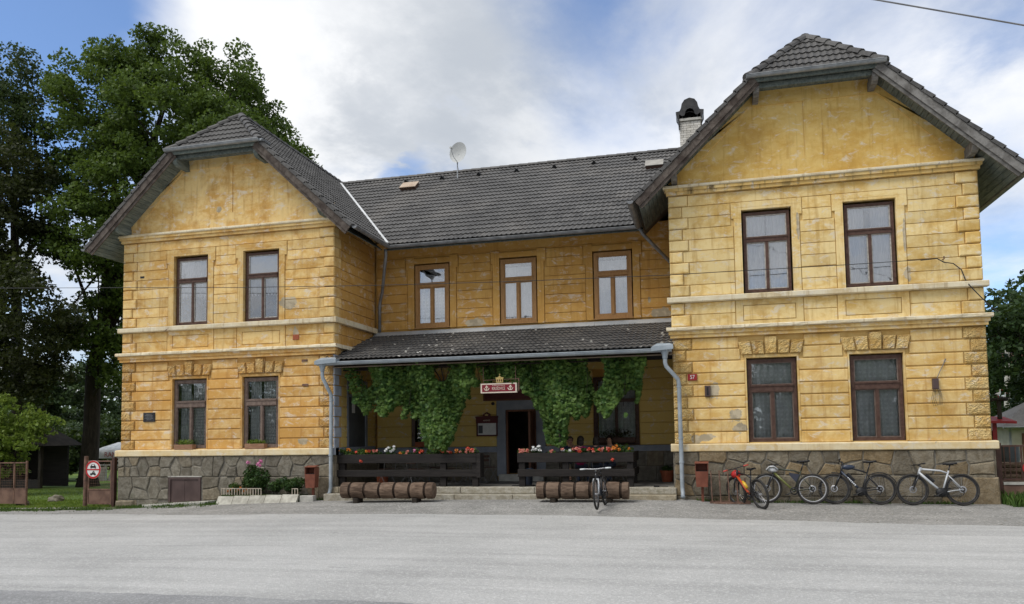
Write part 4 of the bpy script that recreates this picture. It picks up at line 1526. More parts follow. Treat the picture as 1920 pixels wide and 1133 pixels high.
# the two wings
for k in (0, 1):
    cx, ez, rz, sl = CX[k], EZ, RZ[k], SL[k]
    m = M['tile_w']
    hw, yf, ya, yb = 1.53, -.62, .75, 10.9
    hz = rz-sl*hw
    ex0, ex1 = cx-4.45, cx+4.45
    apex = (cx, ya, rz)
    hipP = Plane((cx-hw, yf, hz), (1, 0, 0), (0, ya-yf, rz-hz))
    tiled('hip_roof', hipP, [(cx-hw, yf, hz), (cx+hw, yf, hz), apex], m)
    rp = Plane((ex1, yf, ez), (0, 1, 0), (-1, 0, sl))
    lp = Plane((ex0, yf, ez), (0, -1, 0), (1, 0, sl))
    ymv = 1.85
    if k == 0:
        mz = lambda y: EZ+.06+.755*(y-1.85)
        wv = (rz-11.55)/sl
        tiled('wing_roof', rp, [(ex1, yf, ez), (ex1, ymv, ez), (cx+wv, 7.0, 11.55), (cx, 7.0, rz), (cx, ya, rz), (cx+hw, yf, hz)], m)
        MB().prism([(cx+wv, 7.0, 11.55), (cx+wv, yb, 11.55), (cx, yb, rz), (cx, 7.0, rz)], (0, 0, -.05)).build('wing_roof', m, B)
    else:
        MB().prism([(ex1, yf, ez), (ex1, yb, ez), (cx, yb, rz), (cx, ya, rz), (cx+hw, yf, hz)], rp.n*-.05).build('wing_roof', m, B)
    MB().prism([(ex0, yf, ez), (cx-hw, yf, hz), (cx, ya, rz), (cx, yb, rz), (ex0, yb, ez)], lp.n*-.05).build('wing_roof', m, B)
    # verge: stepped tile ends, barge boards and soffit boards on both slopes
    slope_len = math.hypot(4.45-hw, sl*(4.45-hw))
    for s_ in (-1, 1):
        dirv_ = V((-s_, 0, sl)).normalized()
        nn = V((s_*sl, 0, 1)).normalized()
        e0 = V((cx+s_*4.45, 0, ez))
        n_t = int(slope_len/TV)
        for i in range(n_t+1):
            a = e0+dirv_*(i*TV)
            L = min(TV+.03, slope_len-i*TV+.02)
            if L < .08:
                continue
            t_ = MB()
            p0, p1 = a+nn*.045, a+dirv_*L+nn*.008
            q0, q1 = a-nn*.05, a+dirv_*L-nn*.07
            y0, y1 = yf-.045, yf+.16
            t_.hexa([(q0.x, y0, q0.z), (q1.x, y0, q1.z), (q1.x, y1, q1.z), (q0.x, y1, q0.z),
                     (p0.x, y0, p0.z), (p1.x, y0, p1.z), (p1.x, y1, p1.z), (p0.x, y1, p0.z)])
            t_.build('verge_tile', m, B)
        # barge board (two planks, the lower one longer)
        bm_ = M['barge'] if (s_ < 0 or k == 0) else M['barge_g']
        for (h0, h1, yy, thick) in ((-.235, -.062, yf-.02, .035), (-.315, -.225, yf+.018, .03)):
            a, b = e0+nn*h0, e0+nn*h1
            c_, d_ = a+dirv_*(slope_len+.04), b+dirv_*(slope_len+.04)
            MB().prism([(a.x, yy, a.z), (c_.x, yy, c_.z), (d_.x, yy, d_.z), (b.x, yy, b.z)], (0, thick, 0)).build('barge_board', bm_, B)
        nb = int(slope_len/.145)
        for i in range(nb):
            a = e0+dirv_*(i*.145+.004)-nn*.215
            b = e0+dirv_*(i*.145+.139)-nn*.215
            q_ = MB()
            t2 = -nn*.02
            y0, y1 = yf+.05, (.20 if i*.145 > 1.15 else 1.9)
            if i*.145 <= 1.15:
                y1 = 10.5 if (k == 1) == (s_ > 0) else 1.80
            q_.hexa([(a.x, y0, a.z), (b.x, y0, b.z), (b.x, y1, b.z), (a.x, y1, a.z),
                     (a.x-t2.x, y0, a.z-t2.z), (b.x-t2.x, y0, b.z-t2.z), (b.x-t2.x, y1, b.z-t2.z), (a.x-t2.x, y1, a.z-t2.z)])
            q_.build('soffit_board', M['soffit'] if k == 0 and s_ < 0 else M['soffit_shade'], B)
        # purlin ends
        for wv_, zz_ in ((1.36, rz-sl*1.36-.50), (3.42, rz-sl*3.42-.42)):
            x = cx+s_*wv_
            p_ = MB()
            p_.prism([(x-.07, .06, zz_-.11), (x-.07, -.40, zz_-.11), (x-.07, -.50, zz_-.06), (x-.07, -.56, zz_+.02), (x-.07, -.56, zz_+.11), (x-.07, .06, zz_+.11)], (.14, 0, 0))
            p_.box(x-.05, x+.05, -.48, .06, zz_+.112, zz_+.22)
            p_.build('purlin_end', M['soffit'] if k == 0 else M['barge_g'], B)
    # boards below the small hip
    z_ = hz+.02
    for i in range(11):
        a = cx-hw+.02+i*(2*hw-.04)/11
        MB().box(a+.004, a+(2*hw-.04)/11-.004, yf+.05, .06, z_-.13, z_-.11).build('soffit_board', M['soffit'] if k == 0 else M['soffit_shade'], B)
    MB().box(cx-hw-.02, cx+hw+.02, yf-.01, yf+.03, hz-.15, hz-.02).build('fascia_board', M['soffit'] if k == 0 else M['soffit_shade'], B)
    MB().box(cx-1.36, cx+1.36, -.50, -.40, hz-.26, hz-.135).build('collar_beam', M['soffit_shade'], B)
    # hip and ridge caps
    def caps(p0, p1, r=.125, L=.36):
        p0, p1 = V(p0)-V((0, 0, .055)), V(p1)-V((0, 0, .055))
        d_ = (p1-p0)
        n_ = max(1, int(d_.length/L))
        d_.normalize()
        sd = d_.cross(V((0, 0, 1))).normalized()
        u_ = sd.cross(d_)
        for i in range(n_):
            q_ = MB()
            a = p0+d_*(i*(p1-p0).length/n_)
            b = p0+d_*((i+1)*(p1-p0).length/n_+.03)
            vs = []
            for pp, rr, hh in ((a, r*1.08, .022), (b, r*.92, .0)):
                for kk in range(7):
                    an = math.pi*kk/6
                    vs.append(pp+sd*(math.cos(an)*rr*1.1)+u_*(math.sin(an)*rr+hh-.01))
            q_.add(vs, [(i_, i_+1, i_+8, i_+7) for i_ in range(6)]+[tuple(range(6, -1, -1))])
            q_.build('ridge_tile', m, B)
    caps((cx-hw-.03, yf-.02, hz+.01), (cx-.03, ya, rz+.03))
    caps((cx+hw+.03, yf-.02, hz+.01), (cx+.03, ya, rz+.03))
    caps((cx, ya, rz+.03), (cx, yb, rz+.03))


def gutter(p0, p1, r=.075, m='zinc', name='gutter', n=7, drop=0):
    p0, p1 = V(p0), V(p1)
    d_ = (p1-p0).normalized()
    sd = d_.cross(V((0, 0, 1))).normalized()
    vs = []
    for p in (p0, p1):
        for rr in (r, r-.008):
            for k in range(n):
                a = math.pi+math.pi*k/(n-1)
                vs.append(p+sd*(rr*math.cos(a))+V((0, 0, rr*math.sin(a))))
    fs = []
    for q_ in range(2):
        o = q_*n
        fs += [(o+k, o+k+1, 2*n+o+k+1, 2*n+o+k) for k in range(n-1)]
    fs += [tuple(range(n)), tuple(range(2*n, 3*n))]
    mb = MB().add(vs, fs)
    mb.tube([p0+sd*r, p1+sd*r], .011, 5)
    mb.tube([p0-sd*r, p1-sd*r], .011, 5)
    return mb.build(name, M[m], B, smooth=False)


for k in (0, 1):
    cx = CX[k]
    hz = RZ[k]-SL[k]*1.53
    gutter((cx-1.60, -.71, hz+.0), (cx+1.58, -.71, hz+.0))
    if k == 0:
        gutter((cx+1.60, -.71, hz), (cx+1.60, -.25, hz+.01), .07)
gutter((CX[0]+4.52, -.60, EZ-.02), (CX[0]+4.52, 1.88, EZ-.04), .075, 'zinc_d')
gutter((CX[0]+4.50, 1.78, EZ-.04), (CX[1]-4.5, 1.78, EZ-.04), .075, 'zinc_d')
gutter((CX[1]-4.52, -.66, EZ-.02), (CX[1]-4.52, 1.8, EZ-.04), .085, 'zinc_d')
gutter((CX[0]-4.52, -.64, EZ-.02), (CX[0]-4.52, 10.0, EZ-.04), .075, 'zinc_d')
gutter((CX[1]+4.52, -.60, EZ-.02), (CX[1]+4.52, 10.0, EZ-.04), .08, 'zinc_d')

# main roof between the wings
vt0 = CX[0]+(RZ[0]-11.55)/SL[0]
vt1 = CX[1]-(RZ[1]-11.55)/SL[1]
mp = Plane((CX[0]+4.45, 1.85, EZ+.02), (1, 0, 0), (0, 5.15, 11.55-EZ-.02))
tiled('main_roof', mp, [(CX[0]+4.45, 1.85, EZ+.02), (CX[1]-4.45, 1.85, EZ+.02), (vt1, 7.0, 11.55), (vt0, 7.0, 11.55)], M['tile'])
MB().prism([(CX[0], 7.0, 11.55), (CX[1], 7.0, 11.55), (CX[1], 12.1, 7.7), (CX[0], 12.1, 7.7)], (0, -.03, -.05)).build('rear_roof', M['tile'], B)
sd_ = V((0, 1, 0))
x = vt0
while x < vt1:
    q_ = MB()
    vs = []
    for xx, rr in ((x, .108), (x+.385, .094)):
        for kk in range(7):
            an = math.pi*kk/6
            vs.append((xx, 7.0+math.cos(an)*rr*1.1, 11.55+math.sin(an)*rr))
    q_.add(vs, [(i_, i_+1, i_+8, i_+7) for i_ in range(6)]+[tuple(range(7))])
    q_.build('ridge_tile', M['tile'], B)
    x += .36
# bright sheet in the valley
va, vb = V((CX[0]+4.45, 1.85, EZ+.05)), V((vt0, 7.0, 11.60))
MB().prism([va+V((-.035, 0, .05)), va+V((.045, 0, .04)), vb+V((.045, 0, .04)), vb+V((-.035, 0, .05))], (0, 0, .02)).build('valley_sheet', M['valley'], B)
# eaves boarding and rafter ends below the main gutter
MB().prism([(CX[0]+4.4, 1.9, EZ-.12), (CX[1]-4.4, 1.9, EZ-.12), (CX[1]-4.4, DM, EZ+.50), (CX[0]+4.4, DM, EZ+.50)], (0, 0, -.03)).build('eaves_boarding', M['soffit_shade'], B)
# little ventilation hoods and two roof lights
for x in (6.85, 8.27, 9.69, 11.11, 12.5, 13.92, 15.35):
    u_, v_ = mp.uv((x, 6.55, 11.2))
    p = [mp.at(u_-.10, v_-.12, .05), mp.at(u_+.10, v_-.12, .05), mp.at(u_, v_-.12, .17), mp.at(u_, v_+.16, .05)]
    MB().add(p, [(0, 1, 2), (0, 2, 3), (1, 3, 2)]).build('vent_tile', M['black'], B)
for (x, y, wv_) in ((7.2, 5.95, .58), (16.05, 5.75, .56)):
    u_, v_ = mp.uv((x, y, EZ+.02+(y-1.85)*(3.93/5.15)))
    f = MB()
    c_ = [mp.at(u_-wv_/2, v_-.24, .03), mp.at(u_+wv_/2, v_-.24, .03), mp.at(u_+wv_/2, v_+.24, .03), mp.at(u_-wv_/2, v_+.24, .03)]
    f.prism(c_, mp.n*.12)
    sk = f.build('roof_light', M['brown'], B)
    c_ = [mp.at(u_-wv_/2-.02, v_-.26, .155), mp.at(u_+wv_/2+.02, v_-.26, .155), mp.at(u_+wv_/2+.02, v_+.26, .155), mp.at(u_-wv_/2-.02, v_+.26, .155)]
    MB().prism(c_, mp.n*.02).build('roof_light_lid', mottled('pale_brown_lid', (.40, .30, .22), (.50, .40, .31), 4) if x < 10 else mottled('grey_lid', (.30, .28, .25), (.38, .36, .32), 4), sk)

# porch roof
pp_ = Plane((Wd-.30, -.28, 3.85), (1, 0, 0), (0, 1, .345))
yw = DM-.06
tiled('porch_roof', pp_, [(Wd-.30, -.28, 3.85), (A0+.02, -.28, 3.85), (A0+.02, yw, 3.85+.345*(yw+.28)), (Wd+.02, yw, 3.85+.345*(yw+.28))], M['tile_p'])
zt = 3.85+.345*(yw+.28)
for i in range(4):
    xa, xb = Wd+.02+i*(A0-Wd)/4, Wd+.02+(i+1)*(A0-Wd)/4-.006
    MB().prism([(xa, yw-.22, zt-.03), (xb, yw-.22, zt-.03), (xb, yw-.02, zt+.11), (xa, yw-.02, zt+.11)], (0, .05, .015)).build('wall_flashing', M['flash'], B)
gutter((Wd-.34, -.36, 3.80), (A0-.0, -.36, 3.80), .085, 'zinc_l')
for xa, xb in ((Wd-.36, Wd+.30), (A0-.50, A0+.04)):
    bx = MB()
    bx.prism([(xa, -.50, 3.74), (xb, -.50, 3.78), (xb, -.26, 3.80), (xa, -.26, 3.76)], (0, 0, .10))
    bx.prism([(xa+.02, -.48, 3.84), (xb, -.48, 3.88), (xb-.10, -.34, 3.93), (xa+.14, -.34, 3.93)], (0, 0, .015))
    bx.build('gutter_end_box', M['zinc_l'], B)
MB().box(Wd-.28, A0, -.26, -.20, 3.72, 3.84).build('porch_fascia', M['brown'], B)
MB().prism([(Wd+.05, -.2, 3.68), (A0, -.2, 3.68), (A0, DM, 4.72), (Wd+.05, DM, 4.72)], (0, 0, -.03)).build('porch_ceiling', M['pceil'], B)
for x in (9.5, 11.9, 14.3):
    MB().prism([(x-.06, .62, 3.72), (x-.06, DM, 4.55), (x-.06, DM, 4.68), (x-.06, .62, 3.92)], (.12, 0, 0)).build('porch_rafter', M['rail'], B)
MB().box(Wd+.05, A0-.02, .46, .6, 3.62, 3.76).build('porch_beam', M['rail'], B)

# now the tiles: the 300 that show largest one by one, the others joined per roof
cand.sort(key=lambda c: -c[0])
base_tile = {}
single, rest = cand[:300], cand[300:]


def unit_bm(me):
    bm = bmesh.new()
    bm.from_mesh(me)
    return bm


for (sz, idx, u, v, full) in single:
    name, pl, poly, m, deck = roofs[idx]
    if m.name not in base_tile:
        base_tile[m.name] = tile_mesh('roof_tile', m)
    me = base_tile[m.name]
    if full:
        o = put('roof_tile', me, deck, pl.at(u, v))
        o.rotation_euler = pl.mx.to_euler()
    else:
        bm = unit_bm(me)
        bmesh.ops.translate(bm, verts=bm.verts[:], vec=(u, v, 0))
        clip_to(bm, poly)
        bmesh.ops.translate(bm, verts=bm.verts[:], vec=(-u, -v, 0))
        if len(bm.faces):
            m2 = bpy.data.meshes.new('roof_tile')
            bm.to_mesh(m2)
            m2.materials.append(m)
            o = put('roof_tile', m2, deck, pl.at(u, v))
            o.rotation_euler = pl.mx.to_euler()
        bm.free()
for idx, (name, pl, poly, m, deck) in enumerate(roofs):
    lst = [c for c in rest if c[1] == idx]
    if not lst:
        continue
    if m.name not in base_tile:
        base_tile[m.name] = tile_mesh('roof_tile', m)
    me = base_tile[m.name]
    vv = [x.co.copy() for x in me.vertices]
    ff = [tuple(p.vertices) for p in me.polygons]
    mb = MB()
    for (_, _, u, v, full) in lst:
        j = rnd.uniform(-.003, .004)
        mb.add([(a.x+u, a.y+v, a.z+j) for a in vv], ff)
    bm = unit_bm(mb.mesh('roof_tile_field', m))
    clip_to(bm, poly)
    m2 = bpy.data.meshes.new('roof_tile_field')
    bm.to_mesh(m2)
    bm.free()
    m2.materials.append(m)
    o = put('roof_tile_field', m2, deck, pl.at(0, 0), kind='stuff')
    o.rotation_euler = pl.mx.to_euler()

# downpipes
def pipe(pts, r, m, name='downpipe', bands=()):
    o = MB().tube(pts, r, 10).build(name, M[m], B, smooth=True)
    for p in bands:
        MB().lathe([(r+.004, -.02), (r+.012, -.02), (r+.012, .02), (r+.004, .02)], p, 10).build('pipe_collar', M[m], o)
    return o


pipe([(Wd-.18, -.36, 3.74), (Wd-.18, -.36, 3.45), (Wd-.16, -.36, 3.35), (Wd-.02, -.17, 2.92), (Wd-.01, -.16, 2.78), (Wd-.02, -.17, .30), (Wd-.04, -.20, .13), (Wd-.10, -.34, .05)], .052, 'zinc_l', bands=((Wd-.01, -.16, 2.74), (Wd-.02, -.17, 1.2)))
MB().lathe([(.10, .14), (.10, .06), (.07, -.02), (.062, -.10)], (Wd-.18, -.36, 3.66), 12).build('hopper', M['zinc_l'], B, smooth=True)
pipe([(A0-.17, -.36, 3.74), (A0-.17, -.36, 3.45), (A0-.15, -.36, 3.36), (A0+.13, -.22, 3.03), (A0+.15, -.20, 2.90), (A0+.16, -.20, .32), (A0+.17, -.22, .16), (A0+.17, -.34, .08)], .054, 'zinc_l', bands=((A0+.15, -.2, 2.84), (A0+.16, -.2, 1.55), (A0+.16, -.2, .95)))
MB().lathe([(.10, .14), (.10, .06), (.07, -.02), (.066, -.10)], (A0-.17, -.36, 3.66), 12).build('hopper', M['zinc_l'], B, smooth=True)
pipe([(8.02, 1.80, 7.48), (8.0, 1.86, 7.30), (7.55, 2.60, 6.30), (7.40, 2.78, 6.05), (7.37, 2.80, 5.9), (7.37, 2.80, 5.06)], .05, 'zinc_d', bands=((7.37, 2.8, 5.85),))
pipe([(CX[1]-4.48, 1.76, 7.50), (CX[1]-4.40, 1.80, 7.34), (A0-.08, 2.5, 6.62), (A0-.06, 2.78, 6.5), (A0-.06, 2.8, 5.2)], .05, 'zinc_d')

# chimney behind the right gable
ch0, ch1, cy0, cy1 = 16.90, 17.60, 6.45, 7.15
chm = MB().box(ch0+.02, ch1-.02, cy0+.02, cy1-.02, 10.8, 12.34).build('chimney', M['mortar'], B)
for r_ in range(15):
    z = 11.14+r_*.080
    off = .0 if r_ % 2 else .117
    x = ch0-off
    while x < ch1:
        a, b = max(ch0, x+.005), min(ch1, x+.230)
        if b-a > .03:
            MB().box(a, b, cy0, cy0+.10, z, z+.070).build('brick', M['brick'], chm)
        x += .235
    y = cy0+.105-off
    while y < cy1:
        a, b = max(cy0+.105, y+.005), min(cy1, y+.230)
        if b-a > .03:
            MB().box(ch0, ch0+.10, a, b, z, z+.070).build('brick', M['brick'], chm)
        y += .235
MB().box(ch0-.05, ch1+.05, cy0-.05, cy1+.05, 12.345, 12.43).build('chimney_slab', M['conc'], chm)
hd = MB()
prof = [(-.47, 12.66), (-.34, 12.68), (-.29, 12.78), (-.26, 12.93), (-.17, 13.06), (0, 13.12), (.17, 13.06), (.26, 12.93), (.29, 12.78), (.34, 12.68), (.47, 12.66)]
cxm = (ch0+ch1)/2
n = len(prof)
vs = [(cxm+a, y, z) for y in (cy0-.10, cy1+.10) for a, z in prof]
hd.add(vs, [(i, i+1, n+i+1, n+i) for i in range(n-1)])
fr_ = [(cxm+a, cy0-.095, z) for a, z in prof[:]]
inner = [(cxm+a*.55, cy0-.095, 12.50 if i in (0, n-1) else 12.50+(z-12.66)*.55) for i, (a, z) in enumerate(prof)]
hd.add(fr_+inner, [(i, i+1, n+i+1, n+i) for i in range(n-1)])
hd.prism([(cxm-.47, cy0-.10, 12.66), (cxm-.40, cy0-.10, 12.36), (cxm-.37, cy0-.10, 12.05), (cxm-.36, cy0-.10, 12.36), (cxm-.36, cy0-.10, 12.66)], (0, .45, 0))
hd.prism([(cxm+.47, cy0-.10, 12.66), (cxm+.41, cy0-.10, 12.40), (cxm+.36, cy0-.10, 12.40), (cxm+.36, cy0-.10, 12.66)], (0, .45, 0))
hd.prism([(cxm+a, cy1+.09, z) for a, z in prof]+[(cxm+.36, cy1+.09, 12.44), (cxm-.36, cy1+.09, 12.44)], (0, .01, 0))
hd.tube([(cxm-.25, cy0-.02, 12.43), (cxm-.25, cy0-.02, 12.75)], .015, 5)
hd.tube([(cxm+.25, cy0-.02, 12.43), (cxm+.25, cy0-.02, 12.75)], .015, 5)
hd.tube([(cxm-.28, cy0-.02, 12.60), (cxm, cy0-.02, 12.66), (cxm+.28, cy0-.02, 12.58)], .012, 5)
hd.build('chimney_hood', M['chim'], chm)
MB().lathe([(.10, 0), (.10, .10), (.085, .10), (.085, 0)], (cxm-.02, cy0+.25, 12.43), 12).build('flue_liner', M['concw'], chm)

# ------------------------------------------------------------------ satellite dish on the main roof
t = empty('satellite_dish', (8.9, 6.40, 11.10), 'pale round satellite dish on a thin mast near the ridge of the long roof', 'satellite dish')
MB().tube([(8.88, 6.42, 11.0), (8.88, 6.42, 12.02)], .022, 6).build('mast', M['steelw'], t)
dn = V((-.22, -.93, .06)).normalized()
su = dn.cross(V((0, 0, 1))).normalized()
sv = su.cross(dn)
ctr = V((8.95, 6.32, 12.06))
mb = MB()
vs = [ctr-dn*.06]
fs = []
N = 24
for r_ in range(1, 5):
    for k in range(N):
        a = 2*math.pi*k/N
        rr = .39*r_/4
        vs.append(ctr+su*(rr*.92*math.cos(a))+sv*(rr*math.sin(a))+dn*(-.06+.09*(r_/4)**2))
fs += [(0, 1+k, 1+(k+1) % N) for k in range(N)]
for r_ in range(3):
    fs += [(1+r_*N+k, 1+(r_+1)*N+k, 1+(r_+1)*N+(k+1) % N, 1+r_*N+(k+1) % N) for k in range(N)]
mb.add(vs, fs)
mb.build('reflector', M['dish'], t, smooth=True)
mb = MB()
mb.tube([ctr-sv*.40, ctr-sv*.30+dn*.30, ctr-sv*.02+dn*.55], .012, 5)
mb.tube([ctr-sv*.05-dn*.06, V((8.88, 6.42, 12.0))], .02, 5)
mb.build('feed_arm', M['steelw'], t)
c = ctr-sv*.02+dn*.55
MB().tube([c, c-dn*.13], [.045, .03], 8).build('receiver', M['dish'], t)
MB().tube([ctr-dn*.08+su*.02, V((8.86, 6.38, 11.75)), V((8.95, 6.36, 11.4)), V((8.80, 6.34, 11.15)), V((8.86, 6.25, 11.04))], .008, 4).build('cable', M['cable_g'], t)

# ------------------------------------------------------------------ terrace railings with flower troughs
def railing(x0, x1, label, posts, ret):
    t = empty('terrace_railing', ((x0+x1)/2, .15, .30), label, 'railing', 'board railings of the terrace')
    MB().block(x0, x1, .95, 1.20, .08, .12, .006).build('top_board', M['rail'], t)
    MB().block(x0+.01, x1+.02, .575, .765, .07, .115, .006).build('lower_board', M['rail'], t)
    tr = MB()
    tr.box(x0, x1, .40, .43, .95, 1.18)
    tr.box(x0, x1, .121, .40, .95, .98)
    tr.box(x0, x0+.03, .121, .40, .98, 1.18)
    tr.box(x1-.03, x1, .121, .40, .98, 1.18)
    tr.build('flower_trough', M['rail'], t)
    MB().box(x0+.03, x1-.03, .122, .40, .98, 1.14).build('soil', M['under'], t)
    for a in posts:
        MB().box(a, a+.16, .13, .27, .296, .945).build('post', M['rail'], t)
    if ret:
        MB().box(x1-.05, x1-.005, .432, 1.75, .95, 1.20).build('return_board', M['rail'], t)
        MB().box(x1-.05, x1-.005, .28, 1.75, .575, .765).build('return_board', M['rail'], t)
        MB().box(x1-.19, x1-.055, 1.6, 1.72, .296, .945).build('post', M['rail'], t)
    return t


railing(Wd+.03, 11.38, 'black brown board railing with flower trough left of the entrance', (Wd+.10, 10.33, 11.25), False)
MB().box(11.39, 11.50, .06, .42, .55, 1.20).build('end_post', M['rail'], bpy.data.objects['terrace_railing'])
railing(12.53, 15.62, 'black brown board railing with flower trough right of the entrance, in front of the guests', (12.56, 13.75, 15.44), True)

# ------------------------------------------------------------------ logs
def log(x0, x1, y, z, r, tilt, label):
    t = empty('grooved_log', ((x0+x1)/2, y, z), label, 'log', 'grooved logs lying before the terrace')
    zc = z+.05+r
    n = 7
    ws = [.62, 1, 1, 1, 1, 1, .5]
    tot = sum(ws)
    g = .068
    L = (x1-x0)-g*(n-1)
    x = x0
    yo = lambda xx: y+tilt*(xx-(x0+x1)/2)
    MB().tube([(x0+.05, yo(x0), zc), (x1-.05, yo(x1), zc)], r*.86, 20).build('log_core', M['groove'], t)
    for i in range(n):
        w_ = L*ws[i]/tot
        mb = MB()
        segs = 5
        nn = 22
        vs = []
        for j in range(segs+1):
            xx = x+w_*j/segs
            for k in range(nn):
                a = 2*math.pi*k/nn
                rr = r*(1+.035*mnoise.noise(V((xx*2.3+x0, math.cos(a)*1.4, math.sin(a)*1.4)))+.012*mnoise.noise(V((xx*9, math.cos(a)*5, math.sin(a)*5))))
                if j in (0, segs):
                    rr *= .975
                vs.append((xx, yo(xx)+rr*math.cos(a), zc+rr*math.sin(a)))
        fs = [(j*nn+k, j*nn+(k+1) % nn, (j+1)*nn+(k+1) % nn, (j+1)*nn+k) for j in range(segs) for k in range(nn)]
        mb.add(vs, fs, 0)
        mb.add(vs[:nn], [tuple(range(nn-1, -1, -1))], 1)
        mb.add(vs[-nn:], [tuple(range(nn))], 1)
        mb.build('log_section', [M['log'], M['logend']], t, smooth=False)
        x += w_+g
    for xx in (x0+.35, x1-.55):
        MB().block(xx, xx+.14, gz(xx, y)-.02, z+.075, y-.17, y+.17, .01).build('support_block', M['bark'], t)


log(7.95, 10.52, -.92, .005, .215, .02, 'grooved brown log lying before the left flower railing')
log(13.29, 15.58, -.92, .02, .215, 0, 'grooved brown log behind the front facing bicycle, right of the entrance')


# ------------------------------------------------------------------ litter bins
def litter_bin(x, y, label, rot):
    z = gz(x, y)
    t = empty('litter_bin', (x, y, z), label, 'litter bin', 'rust red litter bins', rot=(0, 0, rot))
    w_, d_ = .155, .13
    b0, b1 = .36, .93
    o = MB()
    o.hexa([(-w_+.02, -d_+.02, b0), (w_-.02, -d_+.02, b0), (w_-.02, d_, b0), (-w_+.02, d_, b0),
            (-w_, -d_, b0+.38), (w_, -d_, b0+.38), (w_, d_, b0+.38), (-w_, d_, b0+.38)])
    o.box(-w_, -w_+.014, -d_+.01, d_, b0+.381, b1)
    o.box(w_-.014, w_, -d_+.01, d_, b0+.381, b1)
    o.box(-w_+.015, w_-.015, d_-.014, d_, b0+.381, b1)
    o.prism([(-w_-.01, -d_-.01, b1), (w_+.01, -d_-.01, b1), (w_+.01, d_, b1+.03), (-w_-.01, d_, b1+.03)], (0, 0, .014))
    o.build('bin_body', M['rustp'], t)
    MB().box(-w_+.02, w_-.02, -d_+.03, d_-.02, b0+.382, b0+.39).build('bin_mouth', M['black'], t)
    MB().box(-.03, .03, .06, .12, -.05, b0+.3).build('post', M['rustp'], t)


litter_bin(6.72, -.40, 'rust red litter bin on a post beside the left downpipe', .05)
litter_bin(17.33, -.42, 'rust red litter bin on a post between right downpipe and bicycle rack', -.03)

# ------------------------------------------------------------------ bicycle rack
z = gz(17.9, -.6)
t = empty('bicycle_rack', (17.95, -.55, z), 'rusty floor mounted bicycle rack of upright bars at the right wing wall', 'bicycle rack')
MB().box(17.50, 18.45, -.66, -.62, z, z+.04).build('base_rail', M['rust'], t)
MB().box(17.50, 18.45, -.26, -.22, z, z+.04).build('base_rail', M['rust'], t)
for i in range(5):
    x = 17.56+i*.2
    hgt = .78 if i < 3 else .60
    MB().tube([(x, -.64, z+.02), (x-.02, -.60, z+hgt), (x-.02, -.28, z+hgt), (x, -.24, z+.02)], .016, 6).build('upright_bar', M['rust'], t)


# ------------------------------------------------------------------ bicycles
def paint(name, c, rough=.3):
    return mottled(name, c, tuple(x*.85 for x in c), 4, rough, spec=.5, bstr=0, co='o')


M['tyre'] = mottled('dusty_tyre_rubber', (.022, .021, .020), (.045, .042, .038), 14, .85, bstr=0, co='o')
M['rimb'] = paint('black_rim', (.03, .03, .032))
M['rims'] = paint('silver_rim', (.40, .40, .41))
M['spoke'] = mottled('spoke_steel', (.34, .34, .35), (.42, .42, .43), 4, .35, metal=.7, bstr=0)
M['fr_or'] = paint('red_orange_frame', (.52, .075, .022))
M['fr_bk'] = paint('black_frame', (.016, .016, .018))
M['fr_dk'] = paint('dark_olive_frame', (.040, .046, .030))
M['fr_ye'] = paint('yellow_green_decor', (.16, .17, .045))
M['fr_bl'] = paint('navy_frame', (.022, .034, .062))
M['fr_si'] = paint('silver_white_frame', (.56, .58, .60))
M['fr_wh'] = paint('white_decor', (.68, .69, .70))
M['gripw'] = paint('white_grip', (.72, .76, .76))
M['gripr'] = paint('red_grip', (.55, .07, .05))


